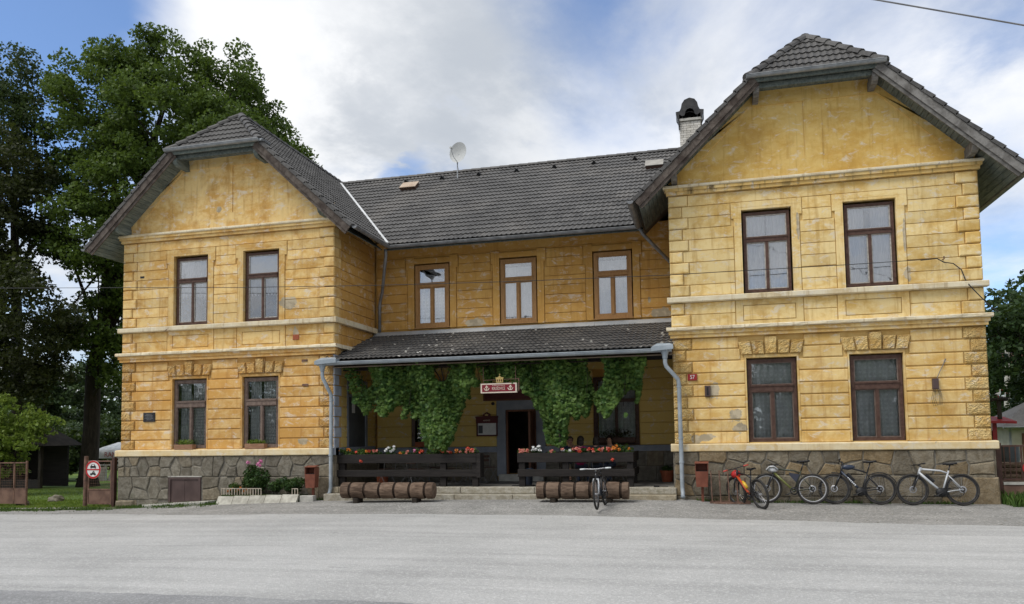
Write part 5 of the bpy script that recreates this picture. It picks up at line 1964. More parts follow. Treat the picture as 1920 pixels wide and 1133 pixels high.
def bicycle(label, rear, front, ground_z, lean, col, col2=None, rim='rimb', bar='flat', grip='black', saddle_h=.98, stem_h=.0, motor=None, mud=False, steer=0.0, fork='fr_bk', roll=0.0, bagm=None, bike_r=.36):
    """rear, front: where the wheels touch the ground"""
    rv, fv = V((rear[0], rear[1], 0)), V((front[0], front[1], 0))
    d = (fv-rv)
    wb = d.length
    ang = math.atan2(-d.y, -d.x)          # local -x points forward
    t = empty('bicycle', (rear[0], rear[1], ground_z), label, 'bicycle', 'parked bicycles', rot=(0, 0, 0))
    t.rotation_mode = 'XYZ'
    t.matrix_world = Matrix.Translation((rear[0], rear[1], ground_z)) @ Matrix.Rotation(ang, 4, 'Z') @ Matrix.Rotation(lean, 4, 'X')
    k = wb/1.08
    r = bike_r
    hubR, hubF = V((0, 0, r)), V((-wb, 0, r))
    bb = V((-.43*k, 0, .30))
    sc_ = V((-.27*k, 0, .76))
    ht0, ht1 = V((-wb+.155, 0, .71)), V((-wb+.205, 0, .86+stem_h))
    cm = M[col]
    c2 = M[col2] if col2 else cm
    axis = (ht1-ht0).normalized()

    def turn(p):
        return (Matrix.Translation(ht0) @ Matrix.Rotation(steer, 4, axis) @ Matrix.Translation(-ht0)) @ V(p)
    # wheels
    for hub, tf in ((hubR, lambda p: V(p)), (hubF, turn)):
        ty = MB()
        ring = [hub+V((math.cos(a)*(r-.024), 0, math.sin(a)*(r-.024))) for a in [2*math.pi*i/40 for i in range(40)]]
        T = MB(tf)
        T.tube(ring, .025, 8, closed=True)
        wo_ = T.build('wheel', M['tyre'], t, smooth=True)
        T = MB(tf)
        ring = [hub+V((math.cos(a)*(r-.062), 0, math.sin(a)*(r-.062))) for a in [2*math.pi*i/40 for i in range(40)]]
        T.tube(ring, .0145, 6, closed=True)
        T.build('rim', M[rim], wo_, smooth=True)
        T = MB(tf)
        for i in range(24):
            a = 2*math.pi*i/24
            sd = .024 if i % 2 else -.024
            a2 = a+(.9 if (i//2) % 2 else -.9)
            T.tube([hub+V((math.cos(a2)*.022, sd, math.sin(a2)*.022)), hub+V((math.cos(a)*(r-.06), 0, math.sin(a)*(r-.06)))], .0016, 3, caps=False)
        T.build('spokes', M['spoke'], wo_)
        T = MB(tf)
        T.tube([hub+V((0, -.05, 0)), hub+V((0, .05, 0))], .024, 10)
        T.lathe([(.075, -.052), (.08, -.05), (.075, -.048), (.055, -.05)], hub, 20, 0, 'y')
        T.build('hub', M['spoke'], wo_, smooth=False)
    # frame
    f = MB()
    mid = ht0+(ht1-ht0)*.25
    f.tube([ht0-axis*.02, ht1+axis*.01], .027, 10)
    f.tube([mid, bb+(mid-bb)*.5+V((.01, 0, -.012)), bb], [.030, .027, .026], 10, 1)
    f.tube([ht0+(ht1-ht0)*.8, sc_+V((-.16, 0, .03)), sc_+V((0, 0, -.03))], [.024, .020, .017], 10)
    f.tube([bb, sc_+V((.01, 0, .03))], .019, 10)
    f.tube([bb+V((0, -.05, 0)), bb+V((0, .05, 0))], .032, 10)
    for sd in (-1, 1):
        f.tube([sc_+V((0, sd*.015, -.08)), hubR+V((-.15, sd*.06, .18)), hubR+V((0, sd*.062, 0))], .0095, 6)
        f.tube([bb+V((.04, sd*.035, 0)), hubR+V((-.18, sd*.055, -.02)), hubR+V((0, sd*.062, 0))], .011, 6)
    f.build('frame', [cm, c2], t, smooth=True)
    # fork
    g = MB(turn)
    for sd in (-1, 1):
        g.tube([ht0+V((-.012, sd*.055, -.02)), hubF*.45+ht0*.55+V((-.004, sd*.062, 0)), hubF+V((0, sd*.062, 0))], [.019, .021, .013], 8)
    g.tube([ht0+V((-.012, -.065, -.02)), ht0+V((-.012, .065, -.02))], .022, 8)
    g.build('fork', M[fork], t, smooth=True)
    # bar and stem
    top = ht1+axis*.035
    fw = V((-1, 0, 0))
    bc = top+fw*.07+V((0, 0, .035))
    g = MB(turn)
    g.tube([ht1, top], .019, 8)
    g.tube([top, bc], .017, 8)
    g.tube([bc+V((.035, -.34, .012)), bc+V((.012, -.20, .012)), bc+V((0, -.05, 0)), bc+V((0, .05, 0)), bc+V((.012, .20, .012)), bc+V((.035, .34, .012))], .0125, 8)
    h_ = g.build('handlebar', M['fr_bk'] if grip != 'gripw' else M['spoke'], t, smooth=True)
    for sd in (-1, 1):
        g = MB(turn)
        g.tube([bc+V((.019, sd*.235, .012)), bc+V((.037, sd*.365, .012))], .0175, 8)
        g.build('grip', M[grip], h_, smooth=True)
        g = MB(turn)
        g.tube([bc+V((.012, sd*.20, .01)), bc+V((-.05, sd*.22, -.005)), bc+V((-.035, sd*.32, -.012))], .006, 5)
        g.build('brake_lever', M['black'], h_)
    g = MB(turn)
    g.tube([bc+V((-.04, .2, 0)), bc+V((-.13, .1, .0)), bc+V((-.11, .0, -.16)), ht0+V((-.05, .04, -.02))], .0035, 4)
    g.tube([bc+V((-.04, -.2, 0)), bc+V((-.11, -.1, -.03)), bc+V((-.06, -.02, -.2)), ht0+V((.08, -.02, .04))], .0035, 4)
    g.build('brake_cable', M['black'], h_)
    # saddle
    sp_ = sc_+(sc_-bb).normalized()*(saddle_h-.79)
    MB().tube([sc_, sp_], .0145, 8).build('seat_post', M['fr_bk'], t, smooth=True)
    s_ = MB()
    prof = [(-.16, .016, .0), (-.10, .024, .004), (-.02, .038, .004), (.06, .070, .012), (.11, .074, .020), (.13, .045, .018)]
    vs = []
    for (xx, hw_, zz_) in prof:
        for (yy, zz2) in ((-hw_, -.028), (-hw_, .0), (-hw_*.6, .014), (0, .008), (hw_*.6, .014), (hw_, 0), (hw_, -.028)):
            vs.append(sp_+V((xx+.01, yy, zz_+zz2+.035)))
    n7 = 7
    s_.add(vs, [(i*n7+j, i*n7+j+1, (i+1)*n7+j+1, (i+1)*n7+j) for i in range(5) for j in range(6)]+[tuple(range(7)), tuple(range(35, 42))[::-1]]+[(i*n7, (i+1)*n7, (i+1)*n7+6, i*n7+6) for i in range(5)])
    s_.tube([sp_+V((-.08, 0, .01)), sp_+V((.07, 0, .012))], .012, 5)
    s_.build('saddle', M['black'], t, smooth=True)
    # drive
    dr = MB()
    dr.lathe([(.085, -.062), (.092, -.058), (.085, -.054), (.06, -.058)], bb, 24, 0, 'y')
    crk = dr.build('chainring', M['black'], t)
    a = .5
    for sd in (-1, 1):
        e = bb+V((math.cos(a)*.17*sd, sd*.085, math.sin(a)*.17*sd))
        MB().tube([bb+V((0, sd*.07, 0)), e], .012, 6).build('crank', M['black'], crk)
        MB().box(e.x-.045, e.x+.045, e.y+sd*.012-.04, e.y+sd*.012+.04, e.z-.011, e.z+.011).build('pedal', M['black'], crk)
    ch = MB()
    ch.tube([bb+V((0, -.058, .09)), hubR+V((0, -.055, .042))], .006, 4)
    ch.tube([bb+V((0, -.058, -.09)), hubR+V((-.02, -.055, -.12))], .006, 4)
    ch.lathe([(.045, -.056), (.05, -.052), (.03, -.05)], hubR, 14, 0, 'y')
    ch.tube([hubR+V((0, -.065, -.02)), hubR+V((.02, -.065, -.07)), hubR+V((-.02, -.06, -.135))], .012, 5)
    ch.build('chain', M['black'], t)
    if motor:
        MB().lathe([(.0, -.07), (.085, -.065), (.105, -.04), (.105, .04), (.085, .065), (0, .07)], bb+V((-.03, 0, .0)), 18, 0, 'y').build('motor_housing', M['black'], t, smooth=True)
        p = bb+(mid-bb)*.42
        q_ = bb+(mid-bb)*.78
        off = V((.035, 0, .052))
        MB().tube([p+off, q_+off], .034, 8).build('battery_pack', M['black'], t)
    if mud:
        for hub, tf, a0, a1 in ((hubR, lambda p: V(p), .25, 2.2), (hubF, turn, -.1, 1.7)):
            T = MB(tf)
            arc = [hub+V((math.cos(a0+(a1-a0)*i/10)*(r+.022), 0, math.sin(a0+(a1-a0)*i/10)*(r+.022))) for i in range(11)]
            T.tube(arc, .013, 6)
            T.build('mudguard', M['black'], t, smooth=True)
    t['label'] = label
    return t, (hubR, hubF, bb, sc_, ht0, ht1, mid, bc, sp_)


def on_bike(name, bike, mb_fn, mats, label, cat, smooth=True):
    """thing carried by a bicycle: built in the bicycle's frame, placed in the world"""
    mw_ = bike.matrix_world.copy()
    mb = MB(lambda p: mw_ @ V(p))
    mb_fn(mb)
    return mb.build(name, mats, None, smooth, label=label, cat=cat)


bpy.context.view_layer.update()
b1, k1 = bicycle('red and black mountain bike leaning over the bicycle rack', (18.66, -1.38), (18.18, -.46), -.115, R(9), 'fr_bk', 'fr_or', grip='gripr', saddle_h=.95, steer=.12, bike_r=.365)
b2, k2 = bicycle('dark olive touring bike with a triangular frame bag and a hung up helmet', (19.86, -.55), (18.84, -.36), -.05, R(-7), 'fr_dk', 'fr_ye', rim='rims', saddle_h=1.02, steer=.35)
b3, k3 = bicycle('navy and black electric bike with mudguards between olive and silver bikes', (21.34, -.52), (20.36, -.46), -.052, R(-7), 'fr_bk', 'fr_bl', rim='rimb', saddle_h=1.00, motor=True, mud=True, stem_h=.08, steer=-.15)
b4, k4 = bicycle('silver white electric bike leaning at the right end of the wall', (23.05, -.56), (22.02, -.55), -.060, R(-7), 'fr_si', None, rim='rimb', saddle_h=.95, motor=True, steer=.1)
b5, k5 = bicycle('dark bicycle with white grips facing the road in front of a log', (15.05, -1.22), (14.985, -2.26), -.135, R(-4), 'fr_bk', 'fr_bl', grip='gripw', saddle_h=.90, steer=.05, fork='fr_si')
b5.location.z = gz(14.94, -1.7)+.0
bpy.context.view_layer.update()
p = k1[7]
on_bike('red_helmet', b1, lambda m: m.ball(p+V((-.08, .03, -.15)), .14, .11, .10, 12, 8, 0, .12, 3), M['red'], 'shiny red helmet hanging from the handlebar of the red bike', 'helmet')
mm = k1[2]+(k1[6]-k1[2])*.48+V((.055, 0, .04))
dd_ = (k1[6]-k1[2]).normalized()
M['yel'] = paint('yellow_bottle', (.70, .43, .03))
on_bike('water_bottle', b1, lambda m: m.tube([mm-dd_*.11, mm+dd_*.06, mm+dd_*.075, mm+dd_*.115], [.036, .036, .022, .020], 10), M['yel'], 'yellow water bottle on the down tube of the red bike', 'water bottle')
p2 = k2[7]


def helmet2(m):
    for i in range(5):
        a = -.09+i*.045
        m.tube([p2+V((-.14, a, -.13)), p2+V((-.06, a*1.25, -.05)), p2+V((.04, a*1.2, -.045)), p2+V((.13, a*.8, -.12))], .018, 6, i % 2)
    m.ball(p2+V((0, 0, -.13)), .12, .09, .06, 10, 6, 0)


on_bike('helmet', b2, helmet2, [M['fr_wh'], paint('teal_helmet_shell', (.05, .16, .14))], 'white and teal vented helmet hanging on the olive touring bike', 'helmet')
s2, m2_, b2b = k2[3], k2[6], k2[2]


def fbag(m):
    a, b, c_ = s2+V((-.02, 0, -.06)), s2+V((-.27, 0, -.02)), s2+(b2b-s2)*.55+V((-.02, 0, 0))
    for sgn in (1,):
        m.prism([a+V((0, -.03, 0)), b+V((0, -.03, 0)), b+V((.04, -.03, -.09)), c_+V((0, -.03, 0))], (0, .06, 0))


on_bike('frame_bag', b2, fbag, paint('navy_bag_cloth', (.028, .032, .050), .8), 'navy triangular bag inside the frame of the olive bike', 'bag', False)
p3 = k3[5]
on_bike('handlebar_bag', b3, lambda m: m.ball(p3+V((.12, 0, -.07)), .15, .05, .065, 12, 7, 0, .1, 5), M['fr_bl'], 'blue bag on the top tube of the navy electric bike', 'bag')
# white lettering band along the down tube of the navy bike, and stickers
o = MB()
a_, b_ = k3[2]+(k3[6]-k3[2])*.30, k3[2]+(k3[6]-k3[2])*.72
for i in range(6):
    q0 = a_+(b_-a_)*(i/6)
    q1 = a_+(b_-a_)*((i+.7)/6)
    o.tube([q0+V((0, -.014, 0)), q1+V((0, -.014, 0))], .0195, 6)
o.build('white_decor', M['fr_wh'], b3)

# ------------------------------------------------------------------ signs on and by the wall
t = empty('hanging_inn_sign', (12.10, -.10, 2.82), 'burgundy hanging sign with white rim and golden crown under the porch roof', 'sign')
MB().box(11.60, 12.60, -.14, -.02, 2.82, 3.08).build('sign_case', M['cream'], t)
MB().box(11.64, 12.56, -.146, -.139, 2.855, 3.045).build('sign_face', M['burg'], t)
me = text_mesh('KRUŠOVICE', .115, .002)
me.materials.append(M['cream'])
o = put('lettering', me, t, (12.10, -.149, 2.935))
o.rotation_euler = (R(90), 0, 0)
o.scale = (.60, 1.0, 1)
st_ = MB()
for i in range(9):
    st_.box(11.93+i*.04, 11.955+i*.04, -.150, -.147, 3.012, 3.024)
st_.build('small_print', M['cream'], t)
for cxs in (11.77, 12.43):
    e = MB()
    e.tube([(cxs, -.149, 2.885), (cxs, -.149, 2.99)], .014, 6)
    e.ball((cxs, -.149, 3.00), .02, .006, .028, 8, 5)
    for sd in (-1, 1):
        e.tube([(cxs, -.149, 2.89), (cxs+sd*.045, -.149, 2.905), (cxs+sd*.075, -.149, 2.955)], [.012, .015, .008], 6)
        e.ball((cxs+sd*.03, -.149, 2.975), .012, .005, .022, 6, 4)
    e.build('hop_emblem', M['cream'], t)
cr = MB()
for pts, mi in (([(-.09, 0), (.09, 0), (.095, .10), (.115, .135), (.04, .145), (0, .185), (-.04, .145), (-.115, .135), (-.095, .10)], 0),):
    cr.prism([(12.12+a, -.11, 3.10+b) for a, b in pts], (0, .06, 0), mi)
for a in (-.055, .0, .055):
    cr.prism([(12.12+a-.016, -.116, 3.125), (12.12+a+.016, -.116, 3.125), (12.12+a+.012, -.116, 3.175), (12.12+a, -.116, 3.19), (12.12+a-.012, -.116, 3.175)], (0, .004, 0), 1)
cr.tube([(12.12, -.08, 3.28), (12.12, -.08, 3.34)], .008, 5)
cr.tube([(12.10, -.08, 3.32), (12.14, -.08, 3.32)], .007, 5)
cr.build('crown_emblem', [M['gold'], M['burgd']], t)
hg = MB()
for xx in (11.66, 12.56):
    hg.tube([(xx, -.08, 3.08), (xx, -.08, 3.53)], .010, 5)
hg.box(12.63, 12.66, -.10, -.06, 2.86, 3.20)
hg.tube([(11.66, -.08, 3.17), (12.645, -.08, 3.19)], .010, 5)
hg.build('hanger', M['rust'], t)

t = empty('wooden_name_board', (11.65, 2.85, 2.78), 'long dark red wooden board on the wall above the entrance door', 'sign')
MB().box(10.86, 12.52, 2.79, 2.85, 2.78, 3.14).build('board', M['burgd'], t)
fr = MB()
fr.box(10.82, 12.56, 2.77, 2.86, 2.74, 2.785)
fr.box(10.82, 12.56, 2.77, 2.86, 3.135, 3.18)
fr.box(10.82, 10.865, 2.77, 2.86, 2.785, 3.135)
fr.box(12.515, 12.56, 2.77, 2.86, 2.785, 3.135)
fr.build('board_frame', M['dooro'], t)
o = MB().lathe([(0, 0), (.055, 0), (.05, -.04), (0, -.05)], (11.10, 2.88, 2.66), 12, 0, 'y')
o.build('wall_bell', M['black'], None, label='small round black bell on the wall below the wooden board', cat='bell')

t = empty('menu_board', (10.91, 2.85, 1.68), 'burgundy menu case with two white sheets left of the entrance door', 'menu board')
fr = MB()
fr.box(10.58, 11.25, 2.80, 2.87, 1.66, 1.70)
fr.box(10.58, 10.62, 2.80, 2.87, 1.70, 2.06)
fr.box(11.21, 11.25, 2.80, 2.87, 1.70, 2.06)
fr.box(10.57, 11.26, 2.79, 2.87, 2.06, 2.24)
fr.prism([(10.55, 2.78, 2.225), (11.28, 2.78, 2.225), (11.27, 2.78, 2.27), (11.02, 2.78, 2.28), (11.03, 2.78, 2.33), (10.915, 2.78, 2.40), (10.80, 2.78, 2.33), (10.81, 2.78, 2.28), (10.56, 2.78, 2.27)], (0, .09, 0))
fr.build('case', M['burgd'], t)
MB().box(10.621, 11.209, 2.83, 2.86, 1.70, 2.06).build('backing', M['paper'], t)
for i, (a, b) in enumerate(((10.80, 10.985), (10.995, 11.20))):
    MB().box(a, b, 2.822, 2.829, 1.72, 2.04).build('sheet', M['paper'], t)
MB().box(10.64, 10.775, 2.822, 2.829, 1.75, 1.99).build('dark_card', M['greyd'], t)
me = text_mesh('KRUŠOVICE', .06, .002)
me.materials.append(M['cream'])
o = put('lettering', me, t, (10.915, 2.785, 2.14))
o.rotation_euler = (R(90), 0, 0)
o.scale = (.7, 1, 1)
e = MB()
e.prism([(10.87, 2.775, 2.29), (10.96, 2.775, 2.29), (10.97, 2.775, 2.34), (10.935, 2.775, 2.32), (10.915, 2.775, 2.36), (10.895, 2.775, 2.32), (10.86, 2.775, 2.34)], (0, .004, 0))
e.build('crown_emblem', M['gold'], t)

t = empty('memorial_plaque', (1.01, .02, 2.25), 'small black plaque with engraved lines on the left wing', 'plaque')
MB().block(.81, 1.22, 2.25, 2.53, .005, .04, .008).build('slab', M['plaque'], t)
ln = MB()
for i, w_ in enumerate((.20, .28, .24, .30, .14)):
    x = 1.015-w_/2
    while x < 1.015+w_/2:
        b = x+rnd.uniform(.014, .034)
        ln.box(x, b, .002, .004, 2.475-i*.042, 2.488-i*.042)
        x = b+.010
ln.build('engraved_lines', M['plaqt'], t)
t = empty('house_number_plate', (17.17, .01, 3.0), 'dark red plate with the white house number beside the right downpipe', 'house number')
MB().block(17.05, 17.28, 3.0, 3.165, -.005, .034, .006).build('plate', M['redp'], t)
me = text_mesh('57', .14, .002)
me.materials.append(M['white'])
o = put('lettering', me, t, (17.165, -.008, 3.083))
o.rotation_euler = (R(90), 0, 0)
o.scale = (.85, 1, 1)
t = empty('letter_box', (17.53, .0, 2.6), 'narrow rusty letter slot box beside a bare plaster patch on the right wing', 'letter box')
MB().block(17.46, 17.60, 2.58, 2.86, -.03, .034, .01).build('box_body', M['hatch'], t)
MB().box(17.51, 17.55, -.036, -.030, 2.62, 2.82).build('slot', M['black'], t)
t = empty('cable_junction_box', (22.76, 0, 2.25), 'black junction box with coiled cables on the right wing', 'junction box')
MB().block(22.68, 22.81, 2.62, 2.87, -.06, .034, .012).build('box_body', M['hatch'], t)
for i in range(3):
    a = 22.69+i*.022
    MB().tube([(a, -.04, 2.62), (a-.05+i*.012, -.05, 2.40), (a-.02+i*.02, -.055, 2.22+i*.012), (a+.10+i*.01, -.05, 2.25), (a+.13, -.04, 2.45), (a+.09, -.03, 2.62)], .0045, 5).build('cable_loop', M['cable'], t)
MB().tube([(22.78, -.03, 2.88), (22.85, 0, 3.02), (22.95, .02, 3.22), (23.0, .03, 3.34)], .009, 5).build('cable_loop', M['cable_g'], t)
for (x, z, lab) in ((6.25, 3.93, 'upper rusty iron anchor plate beside the left gutter box'), (6.27, 3.22, 'lower rusty iron anchor plate on the left wing')):
    MB().box(x-.09, x+.09, .015, .04, z-.03, z+.03).build('anchor_plate', M['rust'], None, label=lab, cat='anchor plate', group='anchor plates on the left wing')
o = MB()
o.block(5.86, 6.06, 4.55, 4.70, .028, .05, .01)
o.build('exposed_brick', M['terra'], None, label='bare red brick showing through a plaster hole below the upper left windows', cat='brick')
o = MB().box(.60, .74, .034, .05, 6.70, 6.76)
o.build('wall_socket', M['black'], None, label='small black opening high on the left end of the left wing', cat='wall opening')
# wires
o = MB().tube([(-16, -.3, 7.42), (-9, -.3, 6.92), (-4.4, -.3, 6.64), (.26, -.3, 6.37), (4.4, -.3, 6.12), (8.63, -.3, 5.92), (12.6, -.28, 5.78), (16.68, -.22, 5.70), (20.9, -.14, 5.69), (22.82, -.07, 5.71)], .009, 5)
o.build('overhead_wire', M['cable'], None, label='thin wire strung along the whole facade in front of upper windows', cat='wire')
o = MB().tube([(22.55, -.06, 5.70), (22.9, -.06, 5.72), (23.05, -.05, 5.62), (23.25, -.04, 5.58), (23.42, -.03, 5.42), (23.50, -.03, 5.15), (23.56, -.13, 5.0), (23.74, -.16, 4.75), (23.98, -.17, 4.45), (24.10, -.16, 4.38)], .013, 5)
o.build('drop_cable', M['cable'], None, label='dark cable dropping from the wire hook to the right edge of the house', cat='cable')
MB().tube([(23.05, .03, 5.70), (23.05, -.08, 5.70), (23.05, -.08, 5.76)], .015, 6).build('wire_hook', M['rust'], None, label='small iron hook holding the wire on the right wing', cat='hook')
o = MB().tube([(14, -8, 10.3), (17, -8, 9.15), (20.09, -8, 8.06), (22.01, -8, 7.38), (28, -8, 5.5)], .012, 5)
o.build('overhead_wire', M['cable_g'], None, label='thin wire crossing the sky in the top right corner', cat='wire')


# ------------------------------------------------------------------ plants made of small leaves
def leaf_quads(n, centre, radii, size, seed, shell=.35, droop=.0, flat=.0):
    g = np.random.default_rng(seed)
    d = g.normal(size=(n, 3))
    d /= np.linalg.norm(d, axis=1)[:, None]
    r = (shell+(1-shell)*g.random(n)**.5)[:, None]
    c = np.array(centre)+d*r*np.array(radii)
    return leaf_at(c, size, g, d, droop, flat)


def leaf_at(c, size, g, outw=None, droop=0.0, flat=0.0, jitter=.45):
    n = len(c)
    nrm = g.normal(size=(n, 3))
    nrm /= np.linalg.norm(nrm, axis=1)[:, None]
    if outw is not None:
        nrm = nrm*.8+outw*.7
    nrm[:, 2] += flat
    nrm /= np.linalg.norm(nrm, axis=1)[:, None]
    a = np.cross(nrm, g.normal(size=(n, 3)))
    a[:, 2] -= droop
    a -= nrm*(a*nrm).sum(1)[:, None]
    a /= np.linalg.norm(a, axis=1)[:, None]+1e-9
    b = np.cross(nrm, a)
    s = (size*(1-jitter+2*jitter*g.random(n)))[:, None]
    fold = nrm*s*.12
    return np.stack([c-a*s*.5, c+b*s*.34-fold, c+a*s*.5, c-b*s*.34-fold], 1)


def geranium(x, y, z, flower, label, seed, w_=.2, h_=.16, nf=5, hang=False):
    g = random.Random(seed)
    t = empty('geranium', (x, y, z), label, 'flower', 'geraniums in the terrace troughs')
    P = leaf_quads(int(150*w_/.2), (x, y, z+h_*.45), (w_, .13, h_*.62), .065, seed, .2)
    quad_cloud('foliage', P, M['plant'] if seed % 3 else M['bush'], t, None, (x, y, z))
    for i in range(nf):
        fx, fz = x+g.uniform(-w_, w_)*.9, z+h_*g.uniform(.45, 1.1)
        fy = y-g.uniform(.06, .15)
        if hang and i == 0:
            fz, fy = z-.14, y-.16
        n = 26
        gg = np.random.default_rng(seed*17+i)
        d = gg.normal(size=(n, 3))
        d /= np.linalg.norm(d, axis=1)[:, None]
        c = np.array((fx, fy, fz))+d*np.array((.046, .040, .036))*(.5+.5*gg.random(n))[:, None]
        quad_cloud('flower_head', leaf_at(c, .046, gg, d), M[flower[i % len(flower)]], t, None, (fx, fy, fz))


FL = [(7.45, ('fl_org',), 'leafy geranium with orange heads at the left trough end', .30, .22, 3, False),
      (7.95, ('fl_red', 'fl_org'), 'green geranium with an orange head hanging over the board', .26, .20, 3, True),
      (8.35, ('fl_red', 'fl_pink'), 'geranium with pale coral heads left of the white flowers', .22, .17, 4, False),
      (8.85, ('fl_white', 'fl_white', 'fl_white'), 'white geranium in the left trough', .16, .26, 8, False),
      (9.25, ('fl_pink', 'fl_org'), 'short geranium right beside the white flowers', .16, .12, 3, False),
      (9.65, ('fl_red', 'fl_red', 'fl_rose'), 'bright red geranium in the middle of the left trough', .22, .2, 6, False),
      (10.1, ('fl_org',), 'leafy geranium with few orange heads under the hanging vine', .22, .18, 2, False),
      (10.5, ('fl_red', 'fl_pink'), 'coral geranium beside the vine foot', .18, .14, 5, False),
      (10.95, ('fl_org', 'fl_pink'), 'pale orange geranium near the right end of the left trough', .2, .16, 5, False),
      (11.25, ('fl_red', 'fl_pink'), 'large coral geranium at the right end of the left trough', .16, .2, 8, False),
      (12.68, ('fl_pink', 'fl_pink'), 'salmon geranium at the left end of the right trough', .17, .18, 6, False),
      (13.05, ('fl_white', 'fl_white'), 'white geranium in the right trough beside the door', .17, .22, 6, False),
      (13.45, ('fl_pink',), 'small faded geranium right of the white one', .10, .10, 2, False),
      (13.92, ('fl_pink', 'fl_white'), 'thin geranium in front of the man with glasses', .18, .14, 4, False),
      (14.30, ('fl_red', 'fl_pink'), 'coral geranium in front of the magenta shirt', .2, .16, 6, False),
      (14.68, ('fl_pink', 'fl_red'), 'pink coral geranium right of the magenta shirt', .15, .15, 5, False),
      (14.98, ('fl_red', 'fl_pink'), 'big bright coral geranium hanging over the right trough board', .17, .18, 9, True),
      (15.18, ('fl_org', 'fl_org'), 'tall orange geranium on the right trough', .14, .26, 5, False),
      (15.42, ('fl_org',), 'leafy plant with hardly any flowers at the right trough end', .22, .24, 1, False)]
for i, (x, fc, lab, w_, h_, nf, hang) in enumerate(FL):
    geranium(x, .22, 1.15, fc, lab, 100+i, w_, h_, nf, hang)


def flower_box(x0, x1, y, z, label, leafm, boxm, seed, hgt=.15):
    t = empty('window_box', ((x0+x1)/2, y, z), label, 'flower box', 'flower boxes on window sills')
    MB().block(x0, x1, z, z+.15, y-.09, y+.09, .006).build('box', boxm, t)
    c = ((x0+x1)/2, y, z+.15+hgt*.4)
    P = leaf_quads(260, c, ((x1-x0)/2*.95, .10, hgt*.75), .055, seed, .1)
    quad_cloud('foliage', P, leafm, t, None, c)


M['boxw'] = wood_mat('brown_window_box', (.22, .115, .065), (.30, .17, .10), (2, 5, 8), 3, .7)
flower_box(1.98, 2.62, -.0, 1.395, 'brown box of light green plants on the first lower left window', M['lime'], M['boxw'], 1)
flower_box(4.38, 5.02, -.0, 1.395, 'brown box of light green plants on the second lower left window', M['lime'], M['boxw'], 2, .12)
flower_box(8.62, 9.45, 2.72, 1.36, 'dark plant box on the porch window left of the door', M['bush'], M['terra'], 3, .22)
flower_box(14.35, 15.45, 2.72, 1.42, 'dark trailing plant box on the porch window behind the guests', M['darkleaf'], M['brown'], 4, .25)

# pot plants on the terrace
t = empty('potted_fern', (8.15, 1.2, .30), 'dark green fern in a pot behind the left flower trough', 'potted plant')
MB().lathe([(0, 0), (.15, 0), (.19, .34), (.17, .34), (.16, .30), (0, .30)], (8.15, 1.2, .30), 16).build('pot', M['terra'], t, smooth=False)
MB().lathe([(.10, 0), (.10, .3)], (8.15, 1.2, .60), 8).build('stem', M['bark'], t)
g = random.Random(4)
fr = []
for i in range(30):
    a = g.uniform(0, 6.28)
    L = g.uniform(.35, .62)
    lift = g.uniform(.35, .75)
    for k in range(14):
        s_ = (k+1)/14
        base = V((8.15+math.cos(a)*L*s_*.8, 1.2+math.sin(a)*L*s_*.8, .88+lift*s_-.28*s_*s_))
        sd = V((-math.sin(a), math.cos(a), 0))
        for sg in (-1, 1):
            w_ = .085*(1-s_*.6)
            fr.append([base, base+sd*sg*w_+V((math.cos(a)*.02, math.sin(a)*.02, .0)), base+sd*sg*w_*.95+V((math.cos(a)*.045, math.sin(a)*.045, -.012)), base+V((math.cos(a)*.03, math.sin(a)*.03, 0))])
quad_cloud('fronds', np.array([[tuple(p) for p in q_] for q_ in fr]), M['bush'], t, None, (8.15, 1.2, .9))
t = empty('terracotta_pot', (16.36, 2.3, .30), 'terracotta pot with a low plant at the right end of the terrace', 'potted plant')
MB().lathe([(0, 0), (.14, 0), (.185, .26), (.205, .26), (.205, .32), (.18, .32), (.17, .28), (0, .28)], (16.36, 2.3, .30), 18).build('pot', M['terra'], t)
quad_cloud('foliage', leaf_quads(140, (16.36, 2.3, .66), (.18, .18, .10), .06, 9, .2), M['bush'], t, None, (16.36, 2.3, .6))

# flower bed before the left wing
t = empty('flower_bed', (5.15, -.4, -.12), 'narrow flower bed edged with whitewashed concrete slabs before the left wing', 'flower bed')
for i in range(5):
    a = 3.86+i*.51
    z = gz(a+.25, -.6)
    MB().hexa([(a+.008, -.72, z-.03), (a+.50, -.72, z-.03), (a+.50, -.60, z-.03), (a+.008, -.60, z-.03),
               (a+.03, -.60, z+.20), (a+.52, -.60, z+.20), (a+.52, -.55, z+.20), (a+.03, -.55, z+.20)]).build('edging_slab', M['concw'], t)
MB().box(3.95, 6.42, -.56, -.06, -.2, .10).build('bed_soil', M['earth'], t)
MB().block(6.44, 6.86, -.1, .09, -.58, -.40, .01).build('edging_slab', M['conc'], t)
M['pick'] = mottled('faded_cream_picket', (.34, .28, .21), (.50, .44, .36), 12, .7)
t = empty('little_white_fence', (4.6, -.56, .1), 'low white picket edging along the flower bed', 'garden edging')
for a0, n in ((3.93, 16), (6.18, 3)):
    for i in range(n):
        x = a0+i*.085
        MB().box(x, x+.022, -.545, -.53, .08, .28).build('picket', M['pick'], t)
    MB().box(a0, a0+n*.085-.06, -.548, -.545, .27, .292).build('picket_rail', M['pick'], t)


